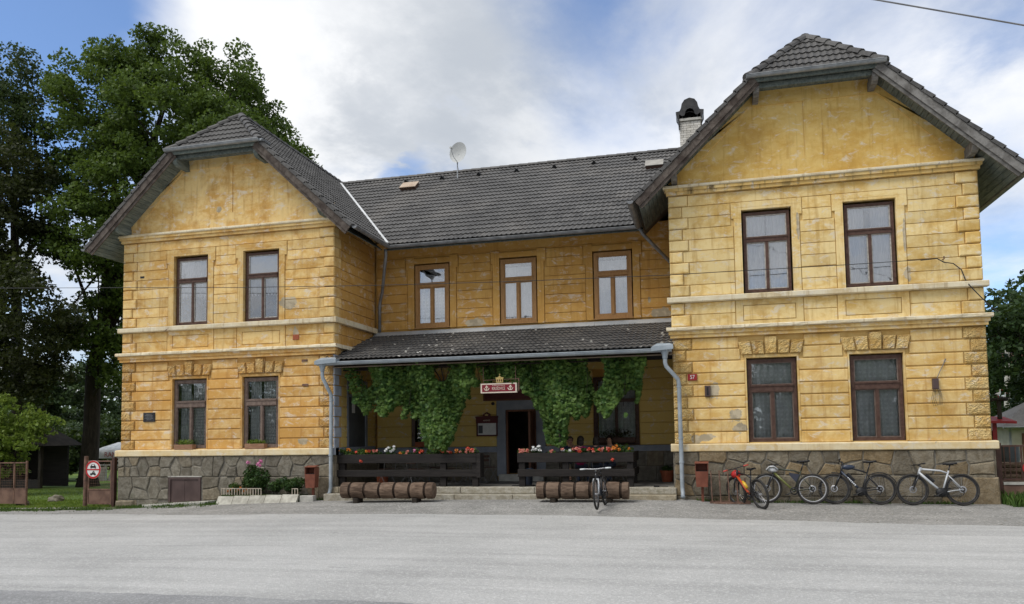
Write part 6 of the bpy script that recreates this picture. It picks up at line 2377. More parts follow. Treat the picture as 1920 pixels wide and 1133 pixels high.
def bush(x, y, z, rx, ry, rz, n, size, m, label, seed, cat='shrub', heads=(), blobs=5):
    t = empty('garden_shrub' if cat == 'shrub' else 'flower_plant', (x, y, z), label, cat)
    g = random.Random(seed)
    Ps = []
    for i in range(blobs):
        c = (x+g.uniform(-.55, .55)*rx, y+g.uniform(-.4, .4)*ry, z+rz*g.uniform(.5, 1.35))
        Ps.append(leaf_quads(n//blobs, c, (rx*.6, ry*.7, rz*.55), size, seed*31+i, .3))
    quad_cloud('foliage', np.concatenate(Ps), m, t, None, (x, y, z))
    st = MB()
    for i in range(6):
        a = g.uniform(0, 6.28)
        st.tube([(x+math.cos(a)*.05, y+math.sin(a)*.05, z-.05), (x+math.cos(a)*rx*.5, y+math.sin(a)*ry*.4, z+rz*1.3)], .010, 4)
    st.build('stems', M['bark'], t)
    for i, (hx, hz, hm, hr) in enumerate(heads):
        gg = np.random.default_rng(seed*7+i)
        d = gg.normal(size=(40, 3))
        d /= np.linalg.norm(d, axis=1)[:, None]
        c = np.array((hx, y-.12, hz))+d*hr*(.4+.6*gg.random(40))[:, None]
        quad_cloud('flower_head', leaf_at(c, hr*.9, gg, d), M[hm], t, None, (hx, y-.12, hz))
        MB().tube([(hx, y-.12, hz), ((hx+x)/2, y-.05, z+rz)], .006, 4).build('flower_stem', M['bark'], t)


bush(4.95, -.34, .12, .46, .22, .46, 2400, .075, M['bush'], 'tall rose bush with pink blooms in front of the left wing', 3, 'shrub',
     ((4.74, 1.02, 'fl_rose', .055), (5.06, .97, 'fl_rose', .06), (5.15, 1.05, 'fl_rose', .06), (5.13, .93, 'fl_rose', .05)), 6)
bush(6.05, -.40, .10, .42, .28, .27, 1900, .055, M['bush'], 'low dense green shrub between rose bush and litter bin', 5)
bush(5.60, -.42, .10, .24, .22, .24, 800, .055, M['bush'], 'small round green shrub at the foot of the rose bush', 6)
bush(4.33, -.36, .10, .28, .16, .22, 700, .06, M['plant'], 'low plant with orange flowers behind the white pickets', 7, 'flower plant',
     tuple((4.1+i*.085, .20+.05*(i % 3), 'fl_org', .035) for i in range(8)))

# ------------------------------------------------------------------ terrace furniture
def chair(x, y, rz, label):
    t = empty('bistro_chair', (x, y, .296), label, 'chair', 'folding bistro chairs on the terrace', rot=(0, 0, rz))
    s_ = MB()
    for sd in (-.19, .19):
        s_.tube([(sd, -.20, 0), (sd, .17, .45), (sd, .20, .60), (sd, .23, .84)], .010, 5)
        s_.tube([(sd*.9, .22, 0), (sd*.9, -.18, .44)], .010, 5)
    s_.tube([(-.19, .23, .84), (.19, .23, .84)], .010, 5)
    s_.tube([(-.17, .20, .02), (.17, .20, .02)], .008, 5)
    s_.build('frame', M['cable_g'], t)
    for i in range(5):
        MB().box(-.19, .19, -.18+i*.075, -.125+i*.075, .445, .463).build('seat_slat', M['brown'], t)
    for i in range(2):
        MB().box(-.19, .19, .205, .222, .62+i*.11, .69+i*.11).build('back_slat', M['brown'], t)


def table(x, y, label):
    t = empty('bistro_table', (x, y, .296), label, 'table', 'bistro tables on the terrace')
    MB().lathe([(0, .70), (.36, .70), (.37, .715), (.36, .73), (0, .73)], (x, y, .296), 24).build('table_top', M['brown'], t)
    for i in range(4):
        a = i*math.pi/2+.6
        MB().tube([(x+math.cos(a)*.26, y+math.sin(a)*.26, .296+.70), (x+math.cos(a)*.10, y+math.sin(a)*.10, .66), (x+math.cos(a)*.16, y+math.sin(a)*.16, .46), (x+math.cos(a)*.30, y+math.sin(a)*.30, .30)], .010, 5).build('leg', M['cable_g'], t)


table(8.95, 1.35, 'bistro table behind the left part of the left railing')
table(10.75, 1.35, 'bistro table behind the right part of the left railing')
table(14.25, 1.30, 'bistro table at which the guests sit')
chair(8.35, 1.05, -2.2, 'folding chair nearest the fern')
chair(9.35, .85, 2.8, 'folding chair with its back to the road at the left table')
chair(9.55, 1.9, .5, 'folding chair on the wall side of the left table')
chair(10.25, 1.0, -2.4, 'folding chair between the two left tables')
chair(11.2, 1.9, .9, 'folding chair nearest the menu board')
chair(13.80, 1.62, .5, 'folding chair under the man with glasses')
chair(14.20, .72, 3.14, 'folding chair under the guest in magenta')
chair(14.72, .80, 2.6, 'folding chair under the dark haired guest')
chair(14.95, 1.85, .7, 'folding chair under the guest facing the road')
t = empty('waste_bucket', (12.68, .62, .296), 'dark blue waste bucket behind the right railing by the door', 'bucket')
MB().lathe([(0, 0), (.13, 0), (.17, .45), (.18, .45), (.18, .47), (.165, .47), (.155, .43), (0, .43)], (12.68, .62, .296), 16).build('bucket', M['fr_bl'], t)
MB().tube([(12.68+.17*math.cos(a), .62, .74+.17*math.sin(a)*.6) for a in [math.pi*i/8 for i in range(9)]], .006, 4).build('handle', M['black'], t)
o = MB()
o.prism([(11.30, 1.35, .298), (12.45, 1.30, .298), (12.42, 2.10, .298), (11.38, 2.15, .298)], (0, 0, .012))
o.build('door_mat', M['fr_bk'], None, label='dark door mat on the terrace before the entrance', cat='door mat')
t = empty('parasol_foot', (12.75, .35, .296), 'flat dark cross foot lying on the terrace edge near the bucket', 'parasol foot')
for i in range(2):
    a = .35+i*1.57
    MB().tube([(12.60-math.cos(a)*.32, .45-math.sin(a)*.16, .315), (12.60+math.cos(a)*.32, .45+math.sin(a)*.16, .315)], .022, 6).build('foot_bar', M['black'], t)
MB().tube([(12.6, .45, .33), (12.6, .45, .62)], .025, 8).build('foot_tube', M['black'], t)
t = empty('door_wedge_brush', (16.24, .12, .30), 'small dark brush lying on the right end of the terrace edge', 'brush')
MB().box(16.12, 16.26, .08, .13, .30, .34).build('brush_head', M['black'], t)
MB().tube([(16.26, .10, .325), (16.48, .13, .318)], .012, 6).build('brush_handle', M['fr_bk'], t)

# ------------------------------------------------------------------ trees
def tree(name, base, tr, blobs, leafm, size, per, seed, label, barkm='bark', group=None, fork=None, clump=.8, nclump=1.0, limbs=22, flat=.55, droop=0.0, trunk_top=None, cat='tree'):
    """trunk with limbs reaching into a crown of leaf clumps; blobs are (x, y, z, radius) lumps of the crown"""
    g = random.Random(seed)
    gg = np.random.default_rng(seed)
    t = empty(name, base, label, cat, group)
    cl = []
    for (x, y, z, r) in blobs:
        n = max(3, int(nclump*5.2*(r/clump)**2*.62))
        for i in range(n):
            d = V((g.gauss(0, 1), g.gauss(0, 1), g.gauss(0, 1))).normalized()
            k = (.35+.65*g.random()**.6)
            cl.append((V((x, y, z))+V((d.x*r*k, d.y*r*k, d.z*r*k*.92)), clump*g.uniform(.55, 1.2)))
    Ps = []
    for c, r in cl:
        n = int(per*(r/clump)**2)
        d = gg.normal(size=(n, 3))
        d /= np.linalg.norm(d, axis=1)[:, None]
        rr = (.25+.75*gg.random(n)**.5)[:, None]
        pts = np.array(c)+d*rr*np.array((r, r, r*.55))
        pts[:, 2] -= (((pts[:, :2]-np.array(c)[:2])**2).sum(1))*.28/r
        Ps.append(leaf_at(pts, size, gg, d*.4, droop, flat))
    quad_cloud('crown', np.concatenate(Ps), leafm, t, None, base)
    fk = V(fork) if fork else V(base)+V((0, 0, 4))
    tp = V(trunk_top) if trunk_top else fk+V((0, 0, 6))
    tk = MB()
    b = V(base)
    tk.tube([b+V((0, 0, -.3)), b+V((0, 0, .35)), b.lerp(fk, .45)+V((.06, 0, 0)), fk, fk.lerp(tp, .5)+V((g.uniform(-.3, .3), 0, 0)), tp], [tr*1.5, tr*1.08, tr*.94, tr*.86, tr*.5, tr*.14], 12)
    tk.build('trunk', M[barkm], t, smooth=True)
    step = max(1, len(cl)//max(1, limbs))
    for i in range(0, len(cl), step):
        c = cl[i][0]
        s0 = fk.lerp(tp, g.uniform(.0, .75)) if c.z > fk.z+1.5 else b.lerp(fk, g.uniform(.65, .98))
        m_ = s0.lerp(c, .5)+V((g.uniform(-.3, .3), g.uniform(-.3, .3), g.uniform(-.5, .35)))
        r0 = tr*g.uniform(.22, .36)
        q_ = MB().tube([s0, s0.lerp(m_, .5)+V((0, 0, .1)), m_, m_.lerp(c, .6)+V((g.uniform(-.2, .2), 0, .15)), c], [r0, r0*.8, r0*.55, r0*.33, r0*.1], 6)
        for j in range(2):
            e = cl[g.randrange(len(cl))][0]
            for _ in range(8):
                e2 = cl[g.randrange(len(cl))][0]
                if (e2-m_).length < (e-m_).length:
                    e = e2
            q_.tube([m_, m_.lerp(e, .5)+V((0, 0, g.uniform(-.2, .3))), e], [r0*.42, r0*.25, r0*.08], 5)
        q_.build('limb', M[barkm], t, smooth=True)
    return t


tree('maple_tree', (-11.28, 10.9, -.35), .40,
     [(-7.6, 12, 20.3, 2.3), (-9.8, 11, 20.0, 1.7), (-11.0, 10, 18.5, 2.1), (-4.9, 12, 19.0, 2.2), (-4.1, 13, 17.8, 1.8), (-6.0, 9, 16.5, 2.6),
      (-9.9, 10, 16.0, 2.3), (-3.7, 10, 15.4, 2.3), (-2.7, 13, 16.0, 1.4), (-13.2, 11, 15.2, 1.5), (-7.4, 9, 13.0, 2.4), (-6.8, 12, 15.3, 1.7),
      (-9.2, 9, 11.2, 2.3), (-9.6, 11, 9.0, 1.9), (-10.6, 10, 7.0, 2.0), (-9.6, 11, 5.6, 1.3), (-2.0, 12, 13.8, 1.6), (-1.2, 12.5, 15.0, 1.0)],
     M['maple'], .165, 230, 3, 'tall broad maple towering behind the left gable', fork=(-11.1, 10.9, 5.2), trunk_top=(-7.6, 11, 17.5), limbs=34, nclump=1.6)
tree('dark_maple_tree', (-16.5, 8.5, -.4), .36,
     [(-12.4, 7, 13.8, 1.9), (-11.6, 8, 12.3, 1.6), (-12.6, 7, 10.6, 2.0), (-9.9, 6, 7.5, 2.0), (-12.2, 7, 6.1, 2.3), (-10.8, 8, 5.9, 1.5),
      (-11.0, 7, 4.6, 1.4), (-13.5, 7, 8.4, 1.8), (-15.5, 8, 12, 2.4), (-16.0, 8, 8.0, 2.6), (-10.3, 9, 10.3, 1.2), (-13.2, 7, 9.7, 1.7), (-14.2, 7, 12.4, 1.6), (-12.0, 7, 9.0, 1.0), (-13.6, 7, 6.4, 1.7)],
     M['darkleaf'], .165, 210, 8, 'dark brownish maple at the left edge in front of the tall maple', fork=(-15.9, 8.3, 4.5), trunk_top=(-13.2, 7.5, 13.0), limbs=22, nclump=1.3)
tree('ash_tree', (-15.0, 10.5, -.4), .28,
     [(-13.9, 9, 18.2, 1.2), (-13.3, 9, 16.4, 1.2), (-15.0, 9, 19.9, 1.5), (-15.0, 9, 17.2, 1.7), (-13.6, 10, 14.8, 1.2), (-16.0, 9, 15.0, 1.8), (-11.9, 14, 18.2, 1.3), (-12.8, 14, 17.2, 1.3)],
     M['ash'], .15, 150, 12, 'light fine leaved ash rising above the dark maple at the left edge', fork=(-15, 10.2, 8), trunk_top=(-14.4, 9.4, 18.5), limbs=16, clump=.7, flat=.2, droop=.5, nclump=1.4)
tree('young_ash_bush', (-9.6, 5.2, -.4), .07,
     [(-9.6, 5, 2.7, .95), (-8.6, 5, 2.5, .75), (-7.7, 5, 2.45, .5), (-9.3, 5, 1.8, .9), (-8.2, 4.8, 1.75, .5), (-9.8, 5, .9, .8), (-10.9, 5, 2.3, 1.3), (-7.9, 4.8, 2.15, .4)],
     M['lime'], .15, 70, 21, 'fresh light green bush with drooping twigs at the left edge', fork=(-9.5, 5.1, .8), trunk_top=(-9.2, 5, 2.8), limbs=14, clump=.36, flat=.1, droop=1.1, cat='bush')
g = random.Random(77)
for i, (x, y, h_, r, lab, bk) in enumerate((
        (-38.5, 40, 9.5, 2.6, 'far slender tree with a pale trunk seen right of the big trunk', 'birch'),
        (-35.2, 42, 10.5, 2.4, 'far pale stemmed tree nearest the corner of the left wing', 'birch'),
        (-33.0, 44, 11, 2.6, 'far tree half hidden by the left wing corner', 'birch'),
        (-41.5, 38, 9, 2.8, 'far bushy tree left of the big trunk above the shed', 'bark'),
        (-45.5, 36, 9.5, 3.0, 'far bushy tree behind the shed roof', 'bark'),
        (-50, 36, 10, 3.2, 'far tree behind the fresh green bush', 'bark'),
        (-55, 38, 10, 3.2, 'far tree at the very left edge', 'bark'))):
    tree('forest_tree', (x, y, -.6), .16, [(x+g.uniform(-.6, .6), y+g.uniform(-.5, .5), h_*k, r*(1.05-.45*k)) for k in (.20, .42, .64, .86)],
         M['bgleaf'], .30, 110, 40+i, lab, barkm=bk, group='trees of the wood behind the left garden', fork=(x, y, h_*.4), trunk_top=(x, y, h_), limbs=6, clump=.9, nclump=1.3)
for i, (x, y, z, r, lab) in enumerate(((-36.6, 36, 1.6, 1.7, 'pale green bush right of the big trunk, beside the left wing'), (-34.6, 37, 2.2, 1.5, 'tall pale green bush nearest the left wing corner'),
                                       (-26.0, 24, 1.5, 1.6, 'bush behind the shed, left of the big trunk'), (-33.5, 26, 1.8, 2.0, 'bush behind the shed roof'),
        (-17.2, 15.5, 1.0, 1.3, 'dense bush just left of the big trunk behind the shed corner'), (-20.0, 16.5, 1.2, 1.5, 'wide bush behind the back wall of the shed'), (-15.3, 17, 1.6, 1.4, 'bush right behind the big trunk'), (-22.5, 16.0, 1.5, 1.7, 'bush at the far left behind the gate leaf'))):
    tree('wild_bush', (x, y, -.5), .06, [(x, y, z, r), (x+.7, y, z-.6, r*.85), (x-.7, y, z-.5, r*.85), (x, y-.4, z-1.0, r*.9), (x+.3, y, z+.9, r*.8)], M['bgleaf'] if y > 20 else M['ash'], .20, 90, 60+i, lab, fork=(x, y, .4), trunk_top=(x, y, z+.5), limbs=5, clump=.6, cat='bush', group='bushes of the wood edge')
# right hand side
tree('leafy_tree', (32.4, 18, -.1), .25, [(30.6, 18, 6.4, 1.5), (31.8, 19, 6.9, 1.7), (30.4, 18, 4.6, 1.6), (32.2, 18, 4.6, 1.8), (30.7, 19, 2.9, 1.3), (29.9, 18, 6.6, 1.0), (34, 19, 6, 2.0), (33.5, 18, 3.2, 1.5)],
     M['rleaf'], .21, 85, 81, 'bushy dark green tree right of the right wing', fork=(32.2, 18, 2), trunk_top=(31.6, 18.5, 7.2), limbs=14, clump=.62)
tree('leafy_tree', (35.5, 29, -.1), .3, [(34.1, 29, 8.3, 2.0), (36, 30, 8.6, 2.3), (34.5, 29, 5.6, 2.2), (36.4, 29, 5.6, 2.4), (35, 29, 3.2, 2.0)],
     M['rleaf'], .26, 85, 82, 'taller tree standing farther back on the right side', fork=(35.4, 29, 2.5), trunk_top=(35, 29.4, 9), limbs=12, clump=.8)


def spruce(x, y, h_, r, seed, label):
    t = empty('spruce_tree', (x, y, -.2), label, 'tree')
    MB().tube([(x, y, -.3), (x, y, h_*.5), (x, y, h_)], [.22, .13, .015], 8).build('trunk', M['bark'], t)
    gg = np.random.default_rng(seed)
    Ps = []
    nl = int(h_/.34)
    for i in range(nl):
        z = h_*(.08+.92*i/nl)
        L = r*(1-i/nl)**.85+.10
        for k in range(7):
            a = gg.uniform(0, 6.28)
            n = int(34*L/r)+8
            s = gg.random(n)
            px_ = x+np.cos(a)*L*s+gg.normal(size=n)*.07
            py_ = y+np.sin(a)*L*s+gg.normal(size=n)*.07
            pz_ = z-.30*L*s+.22*L*s*s+gg.normal(size=n)*.05-.1
            Ps.append(leaf_at(np.stack([px_, py_, pz_], 1), .20, gg, None, .7, .3))
    quad_cloud('crown', np.concatenate(Ps), M['spruce'], t, None, (x, y, 0))


spruce(34.4, 23, 11.3, 2.6, 5, 'dark spruce whose tip rises at the right edge')
spruce(37.2, 26, 10.5, 2.6, 6, 'dark spruce at the far right edge behind the white hut')

# ------------------------------------------------------------------ climbing vine under the porch roof
BOT = [(7.55, 3.35), (7.70, 2.75), (7.90, 2.30), (8.05, 2.28), (8.20, 2.85), (8.4, 2.48), (8.55, 2.30), (8.78, 2.44), (9.0, 2.22), (9.14, 2.22), (9.30, 2.40), (9.44, 2.30), (9.72, 2.20), (9.82, 1.42), (10.1, 1.30), (10.45, 1.30), (10.66, 1.55), (10.74, 2.05), (10.80, 2.48), (11.0, 2.70), (11.25, 2.98), (11.45, 3.18), (11.75, 3.26), (12.1, 3.24), (12.45, 3.14), (12.75, 2.95), (12.95, 2.60), (13.12, 2.40), (13.22, 1.75), (13.34, 1.48), (13.60, 1.38), (13.78, 1.42), (13.88, 2.05), (14.1, 2.20), (14.3, 2.12), (14.45, 2.30), (14.58, 2.72), (14.72, 2.35), (14.9, 2.12), (15.15, 2.30), (15.3, 2.12), (15.45, 2.18), (15.55, 2.75), (15.68, 2.4), (15.80, 2.85), (15.95, 3.4)]
gg = np.random.default_rng(99)
t = empty('climbing_vine', (11.8, .2, 1.2), 'green climbing vine hanging as a dense curtain under the porch roof', 'vine')
bx = np.array([b[0] for b in BOT])
bz = np.array([b[1] for b in BOT])
N = 78000
x = gg.uniform(7.5, 16.0, N)
zb = np.interp(x, bx, bz)
zb = zb+.10*np.sin(x*23)*(zb > 1.6)
z = gg.uniform(1.2, 3.80, N)
dens = np.clip(.35+.65*(x-7.6)/1.6, .25, 1)
dens *= np.where((x > 14.45) & (x < 14.75), .55, 1)
keep = (z > zb) & (gg.random(N) < dens*(.8+.2*(z < 3.5)))
keep &= np.array([mnoise.noise(V((a*1.6, b*1.3, 5))) for a, b in zip(x, z)]) > np.where(x < 9.2, -.10, np.where(x > 14.0, -.26, -.42))
x, z = x[keep], z[keep]
n = len(x)
y = .30+.17*np.sin(x*5.1+z*1.3)+gg.normal(size=n)*.11+.12*np.sin(z*4+x)
# every leaf is a hand of five leaflets
sz = .054*(.45+1.0*gg.random(n))
nrm = np.stack([gg.normal(size=n)*.45, -1+gg.normal(size=n)*.35, .35+gg.normal(size=n)*.4], 1)
nrm /= np.linalg.norm(nrm, axis=1)[:, None]
dn_ = np.stack([gg.normal(size=n)*.35, np.zeros(n), -np.ones(n)], 1)
dn_ -= nrm*(dn_*nrm).sum(1)[:, None]
dn_ /= np.linalg.norm(dn_, axis=1)[:, None]
sdv = np.cross(nrm, dn_)
P0 = np.stack([x, y, z], 1)
out = []
for a in (-1.25, -.62, 0, .62, 1.25):
    d = dn_*math.cos(a)+sdv*math.sin(a)
    pside = np.cross(nrm, d)
    L = (sz*(1.25-.25*abs(a)))[:, None]
    out.append(np.stack([P0, P0+d*L*.55+pside*L*.24-nrm*L*.05, P0+d*L*1.05-nrm*L*.18, P0+d*L*.55-pside*L*.24-nrm*L*.05], 1))
quad_cloud('foliage', np.concatenate(out), M['vine'], t, None, (11.8, .3, 1.3))
for (xx, zb_) in ((10.30, 1.15), (13.66, 1.15)):
    q_ = MB()
    for j in range(3):
        q_.tube([(xx+.05*j-.05, .33, .31), (xx+.06*math.sin(j), .34, 1.2), (xx-.05*j, .30, 2.2), (xx+.1*j, .26, 3.3), (xx+.25*j-.2, .22, 3.62)], .018, 5)
    q_.build('stem', M['bark'], t)
q_ = MB()
for j in range(16):
    xx = 7.9+j*.5
    q_.tube([(xx, .22, 3.62), (xx+.05, .28, 3.2), (xx-.03, .30, max(2.4, float(np.interp(xx, bx, bz))+.25))], .007, 4)
q_.tube([(7.6, .2, 3.6), (11.8, .18, 3.62), (15.9, .2, 3.6)], .02, 5)
q_.build('stem', M['bark'], t)


# ------------------------------------------------------------------ people
M['skin'] = mottled('light_skin', (.44, .25, .17), (.50, .29, .20), 20, .55, bstr=0)
M['hairb'] = mottled('dark_brown_hair', (.012, .009, .007), (.028, .020, .015), 30, .6, bstr=.3)
M['hairg'] = mottled('cropped_brown_hair', (.035, .026, .020), (.06, .046, .036), 30, .7, bstr=.2)
M['jeans'] = mottled('blue_denim', (.045, .060, .10), (.07, .09, .14), 30, .9)
M['khaki'] = mottled('khaki_shorts', (.16, .14, .10), (.20, .175, .13), 30, .9)
M['eye'] = mottled('dark_eye', (.02, .015, .012), (.03, .02, .02), 30, .3, bstr=0)
M['lip'] = mottled('lip', (.38, .13, .10), (.42, .16, .12), 30, .5, bstr=0)


def person(x, y, zf, rz, label, shirt, trousers, hair, hair_long=False, female=False, glasses=False, hand_chin=False, lean=0.0, turn=0.0):
    """seated figure, built facing -y in its own frame; zf = floor"""
    t = empty('person', (x, y, zf), label, 'person', rot=(0, 0, rz))
    sw_ = .165 if female else .195
    P = {}
    E_ = []

    def j(n, co, r, par=None):
        P[n] = (V(co), r)
        if par:
            E_.append((par, n))
    j('pel', (0, .05, .52), (.135, .105))
    j('waist', (0, .06-lean*.3, .68), (.125 if not female else .11, .095), 'pel')
    j('chest', (0, .04-lean*.7, .86), (.145 if not female else .125, .105), 'waist')
    j('shol', (0, .03-lean, 1.0), (.11, .085), 'chest')
    j('neck', (0, .02-lean, 1.075), (.052, .055), 'shol')
    j('head0', (0, .00-lean, 1.15), (.066, .082), 'neck')
    j('head1', (0, -.012-lean, 1.22), (.076, .095), 'head0')
    j('head2', (0, -.005-lean, 1.275), (.062, .080), 'head1')
    for s_ in (-1, 1):
        k = 'l' if s_ < 0 else 'r'
        j(k+'sh', (s_*sw_, .03-lean, .985), (.060, .060), 'shol')
        if hand_chin and s_ > 0:
            j(k+'el', (s_*(sw_+.01), -.22-lean, .80), (.042, .042), k+'sh')
            j(k+'wr', (.05, -.20-lean, 1.03), (.028, .028), k+'el')
            j(k+'ha', (.03, -.155-lean, 1.09), (.036, .024), k+'wr')
        else:
            j(k+'el', (s_*(sw_+.05), -.06-lean, .74), (.043, .043), k+'sh')
            j(k+'wr', (s_*.12, -.29, .735), (.029, .027), k+'el')
            j(k+'ha', (s_*.08, -.365, .735), (.040, .020), k+'wr')
        j(k+'hip', (s_*.09, .02, .50), (.092, .088), 'pel')
        j(k+'kn', (s_*.13, -.40, .50), (.062, .062), k+'hip')
        j(k+'an', (s_*.13, -.36, .10), (.040, .042), k+'kn')
        j(k+'to', (s_*.14, -.52, .035), (.042, .028), k+'an')
    names = list(P)
    me = bpy.data.meshes.new('body')
    me.from_pydata([P[n][0] for n in names], [(names.index(a), names.index(b)) for a, b in E_], [])
    ob = bpy.data.objects.new('body', me)
    C.objects.link(ob)
    md = ob.modifiers.new('skin', 'SKIN')
    sv_ = me.skin_vertices[0].data
    for i, n in enumerate(names):
        sv_[i].radius = P[n][1]
        sv_[i].use_root = (n == 'pel')
    sd_ = ob.modifiers.new('sub', 'SUBSURF')
    sd_.levels = sd_.render_levels = 2
    dg = bpy.context.evaluated_depsgraph_get()
    m2 = bpy.data.meshes.new_from_object(ob.evaluated_get(dg))
    bpy.data.objects.remove(ob)
    m2.materials.clear()
    for q_ in (M['skin'], shirt, trousers, M['black']):
        m2.materials.append(q_)
    hc = P['head1'][0]
    segs = [(P[a][0], P[b][0], b) for a, b in E_]
    # shape the face: brow, nose, chin
    for v in m2.vertices:
        d = v.co-hc
        if v.co.z > 1.08 and d.y < 0 and abs(d.x) < .028 and -.05 < d.z < .015:
            v.co.y -= .022*(1-abs(d.x)/.028)*(1-abs(d.z+.02)/.05)
        if v.co.z > 1.08 and d.y < -.03 and -.115 < d.z < -.075:
            v.co.y -= .012
    for p in m2.polygons:
        c = p.center
        best, bn = 9, ''
        for a, b, n in segs:
            ab = b-a
            u = max(0, min(1, (c-a).dot(ab)/ab.length_squared))
            dd = (c-(a+ab*u)).length
            if dd < best:
                best, bn, bu = dd, n, u
        m_ = 1
        if bn in ('neck', 'head0', 'head1', 'head2', 'lwr', 'rwr', 'lha', 'rha') or (bn in ('lel', 'rel') and bu > .55):
            m_ = 0
        if bn in ('lhip', 'rhip', 'lkn', 'rkn'):
            m_ = 2
        if bn in ('lan', 'ran'):
            m_ = 0 if (trousers == M['khaki'] and bu > .15) else 2
        if bn in ('lto', 'rto'):
            m_ = 3
        if bn == 'neck' and bu < .35:
            m_ = 1
        p.material_index = m_
        p.use_smooth = True
    put('body', m2, t)
    # fingers on both hands
    for k, s_ in (('l', -1), ('r', 1)):
        w_, h_ = P[k+'wr'][0], P[k+'ha'][0]
        d = (h_-w_).normalized()
        sd2 = d.cross(V((0, 0, 1)))
        sd2 = sd2.normalized() if sd2.length > .1 else V((1, 0, 0))
        f = MB()
        for i, L in enumerate((.060, .070, .066, .050)):
            b = h_+d*.012+sd2*(-.027+.018*i)
            f.tube([b, b+d*L*.5+V((0, 0, -.004)), b+d*L*.85+V((0, 0, -.022))], [.0095, .0088, .0065], 6)
        b = h_-d*.02+sd2*(-.034*s_)
        f.tube([b, b+d*.03+sd2*(-.02*s_), b+d*.055+sd2*(-.022*s_)], [.011, .010, .007], 6)
        f.build('fingers', M['skin'], t, smooth=True)
    # head details
    f = MB()
    for s_ in (-1, 1):
        f.ball(hc+V((s_*.030, -.083, -.002)), .012, .007, .008, 8, 5)
    f.build('eye', M['eye'], t, smooth=True)
    MB().ball(hc+V((0, -.086, -.062)), .024, .008, .007, 8, 5).build('mouth', M['lip'], t, smooth=True)
    f = MB()
    for s_ in (-1, 1):
        f.ball(hc+V((s_*.080, .012, -.015)), .010, .020, .030, 8, 5)
    f.build('ear', M['skin'], t, smooth=True)
    h = MB()
    n1_, n2_ = 16, 10
    vs, fs = [], []
    for jj in range(n2_+1):
        th = (math.pi*(.80 if hair_long else .74))*jj/n2_
        for k in range(n1_):
            a = 2*math.pi*k/n1_
            d = V((math.sin(th)*math.cos(a), math.sin(th)*math.sin(a), math.cos(th)))
            front = max(0, -d.y)
            zc = d.z
            if front > .25 and zc < .45:
                zc = .45+(zc-.45)*.12
                d = V((d.x, d.y, zc))
            rr = 1.05+.07*mnoise.noise(d*4+V((x, 0, 0)))+(.10 if hair_long else .0)
            vs.append(hc+V((d.x*.084*rr, .012+d.y*.104*rr, .012+d.z*.100*rr)))
    fs = [(jj*n1_+k, (jj+1)*n1_+k, (jj+1)*n1_+(k+1) % n1_, jj*n1_+(k+1) % n1_) for jj in range(n2_) for k in range(n1_)]
    h.add(vs, fs)
    if hair_long:
        h.ball(hc+V((0, .06, -.07)), .10, .06, .12, 12, 8, 0, .15, x)
    h.build('hair', hair, t, smooth=True)
    if glasses:
        f = MB()
        for s_ in (-1, 1):
            f.tube([hc+V((s_*.032+.022*math.cos(a), -.098, .0+.016*math.sin(a))) for a in [2*math.pi*i/12 for i in range(12)]], .003, 4, closed=True)
            f.tube([hc+V((s_*.054, -.096, .003)), hc+V((s_*.082, .01, .003))], .003, 4)
        f.tube([hc+V((-.010, -.099, .002)), hc+V((.010, -.099, .002))], .003, 4)
        f.build('glasses', M['black'], t)
    return t


M['sh_bl'] = mottled('dark_blue_shirt', (.030, .042, .075), (.042, .058, .095), 20, .9)
M['sh_mag'] = mottled('magenta_shirt', (.24, .012, .075), (.30, .022, .10), 20, .9)
M['sh_dk'] = mottled('dark_grey_shirt', (.030, .031, .036), (.045, .046, .052), 20, .9)
M['sh_gr'] = mottled('grey_green_shirt', (.12, .13, .12), (.16, .17, .155), 20, .9)
person(13.72, 1.50, .296, R(28), 'seated man with glasses and dark blue shirt resting his chin on his hand', M['sh_bl'], M['khaki'], M['hairg'], glasses=True, hand_chin=True, lean=.03)
person(14.14, .80, .296, R(180), 'seated person with dark hair and magenta top, seen from behind', M['sh_mag'], M['jeans'], M['hairb'], hair_long=True, female=True)
person(14.57, .86, .296, R(165), 'seated person with dark hair and dark top, seen from behind beside the magenta one', M['sh_dk'], M['jeans'], M['hairb'], hair_long=True)
person(14.80, 1.85, .296, R(-15), 'seated person facing the road behind the tall orange geranium', M['sh_gr'], M['jeans'], M['hairb'], hair_long=True, female=True)

# ------------------------------------------------------------------ left side: gates, shed, stall, stones
t = empty('garden_gate', (-1.0, .3, -.34), 'narrow rusty gate with wire mesh and no vehicles sign at the left wing corner', 'gate')
MB().tube([(-1.52, .3, -.5), (-1.50, .3, 1.22)], .065, 10).build('post', M['rust'], t)
MB().box(-.50, -.40, .24, .36, -.5, 1.18).build('post', M['browng'], t)
f = MB()
f.box(-1.42, -1.38, .28, .32, -.28, 1.08)
f.box(-.58, -.54, .28, .32, -.28, 1.08)
f.box(-1.38, -.58, .28, .32, 1.04, 1.08)
f.box(-1.38, -.58, .28, .32, .16, .20)
f.box(-1.38, -.58, .28, .32, -.28, -.24)
f.build('gate_frame', M['rust'], t)
MB().box(-1.379, -.581, .292, .308, -.239, .159).build('sheet_panel', M['gatep'], t)
q_ = MB()
for i in range(9):
    q_.tube([(-1.38+.8*(i+1)/10, .30, .2), (-1.38+.8*(i+1)/10, .30, 1.04)], .0035, 4)
for i in range(9):
    q_.tube([(-1.38, .30, .2+.84*(i+1)/10), (-.58, .30, .2+.84*(i+1)/10)], .0035, 4)
q_.build('wire_mesh', M['rust'], t)
MB().box(-.30, -.24, .30, .36, -.4, 1.12).build('side_bar', M['browng'], t)
MB().box(-.16, -.11, .34, .40, -.4, 1.12).build('side_bar', M['browng'], t)
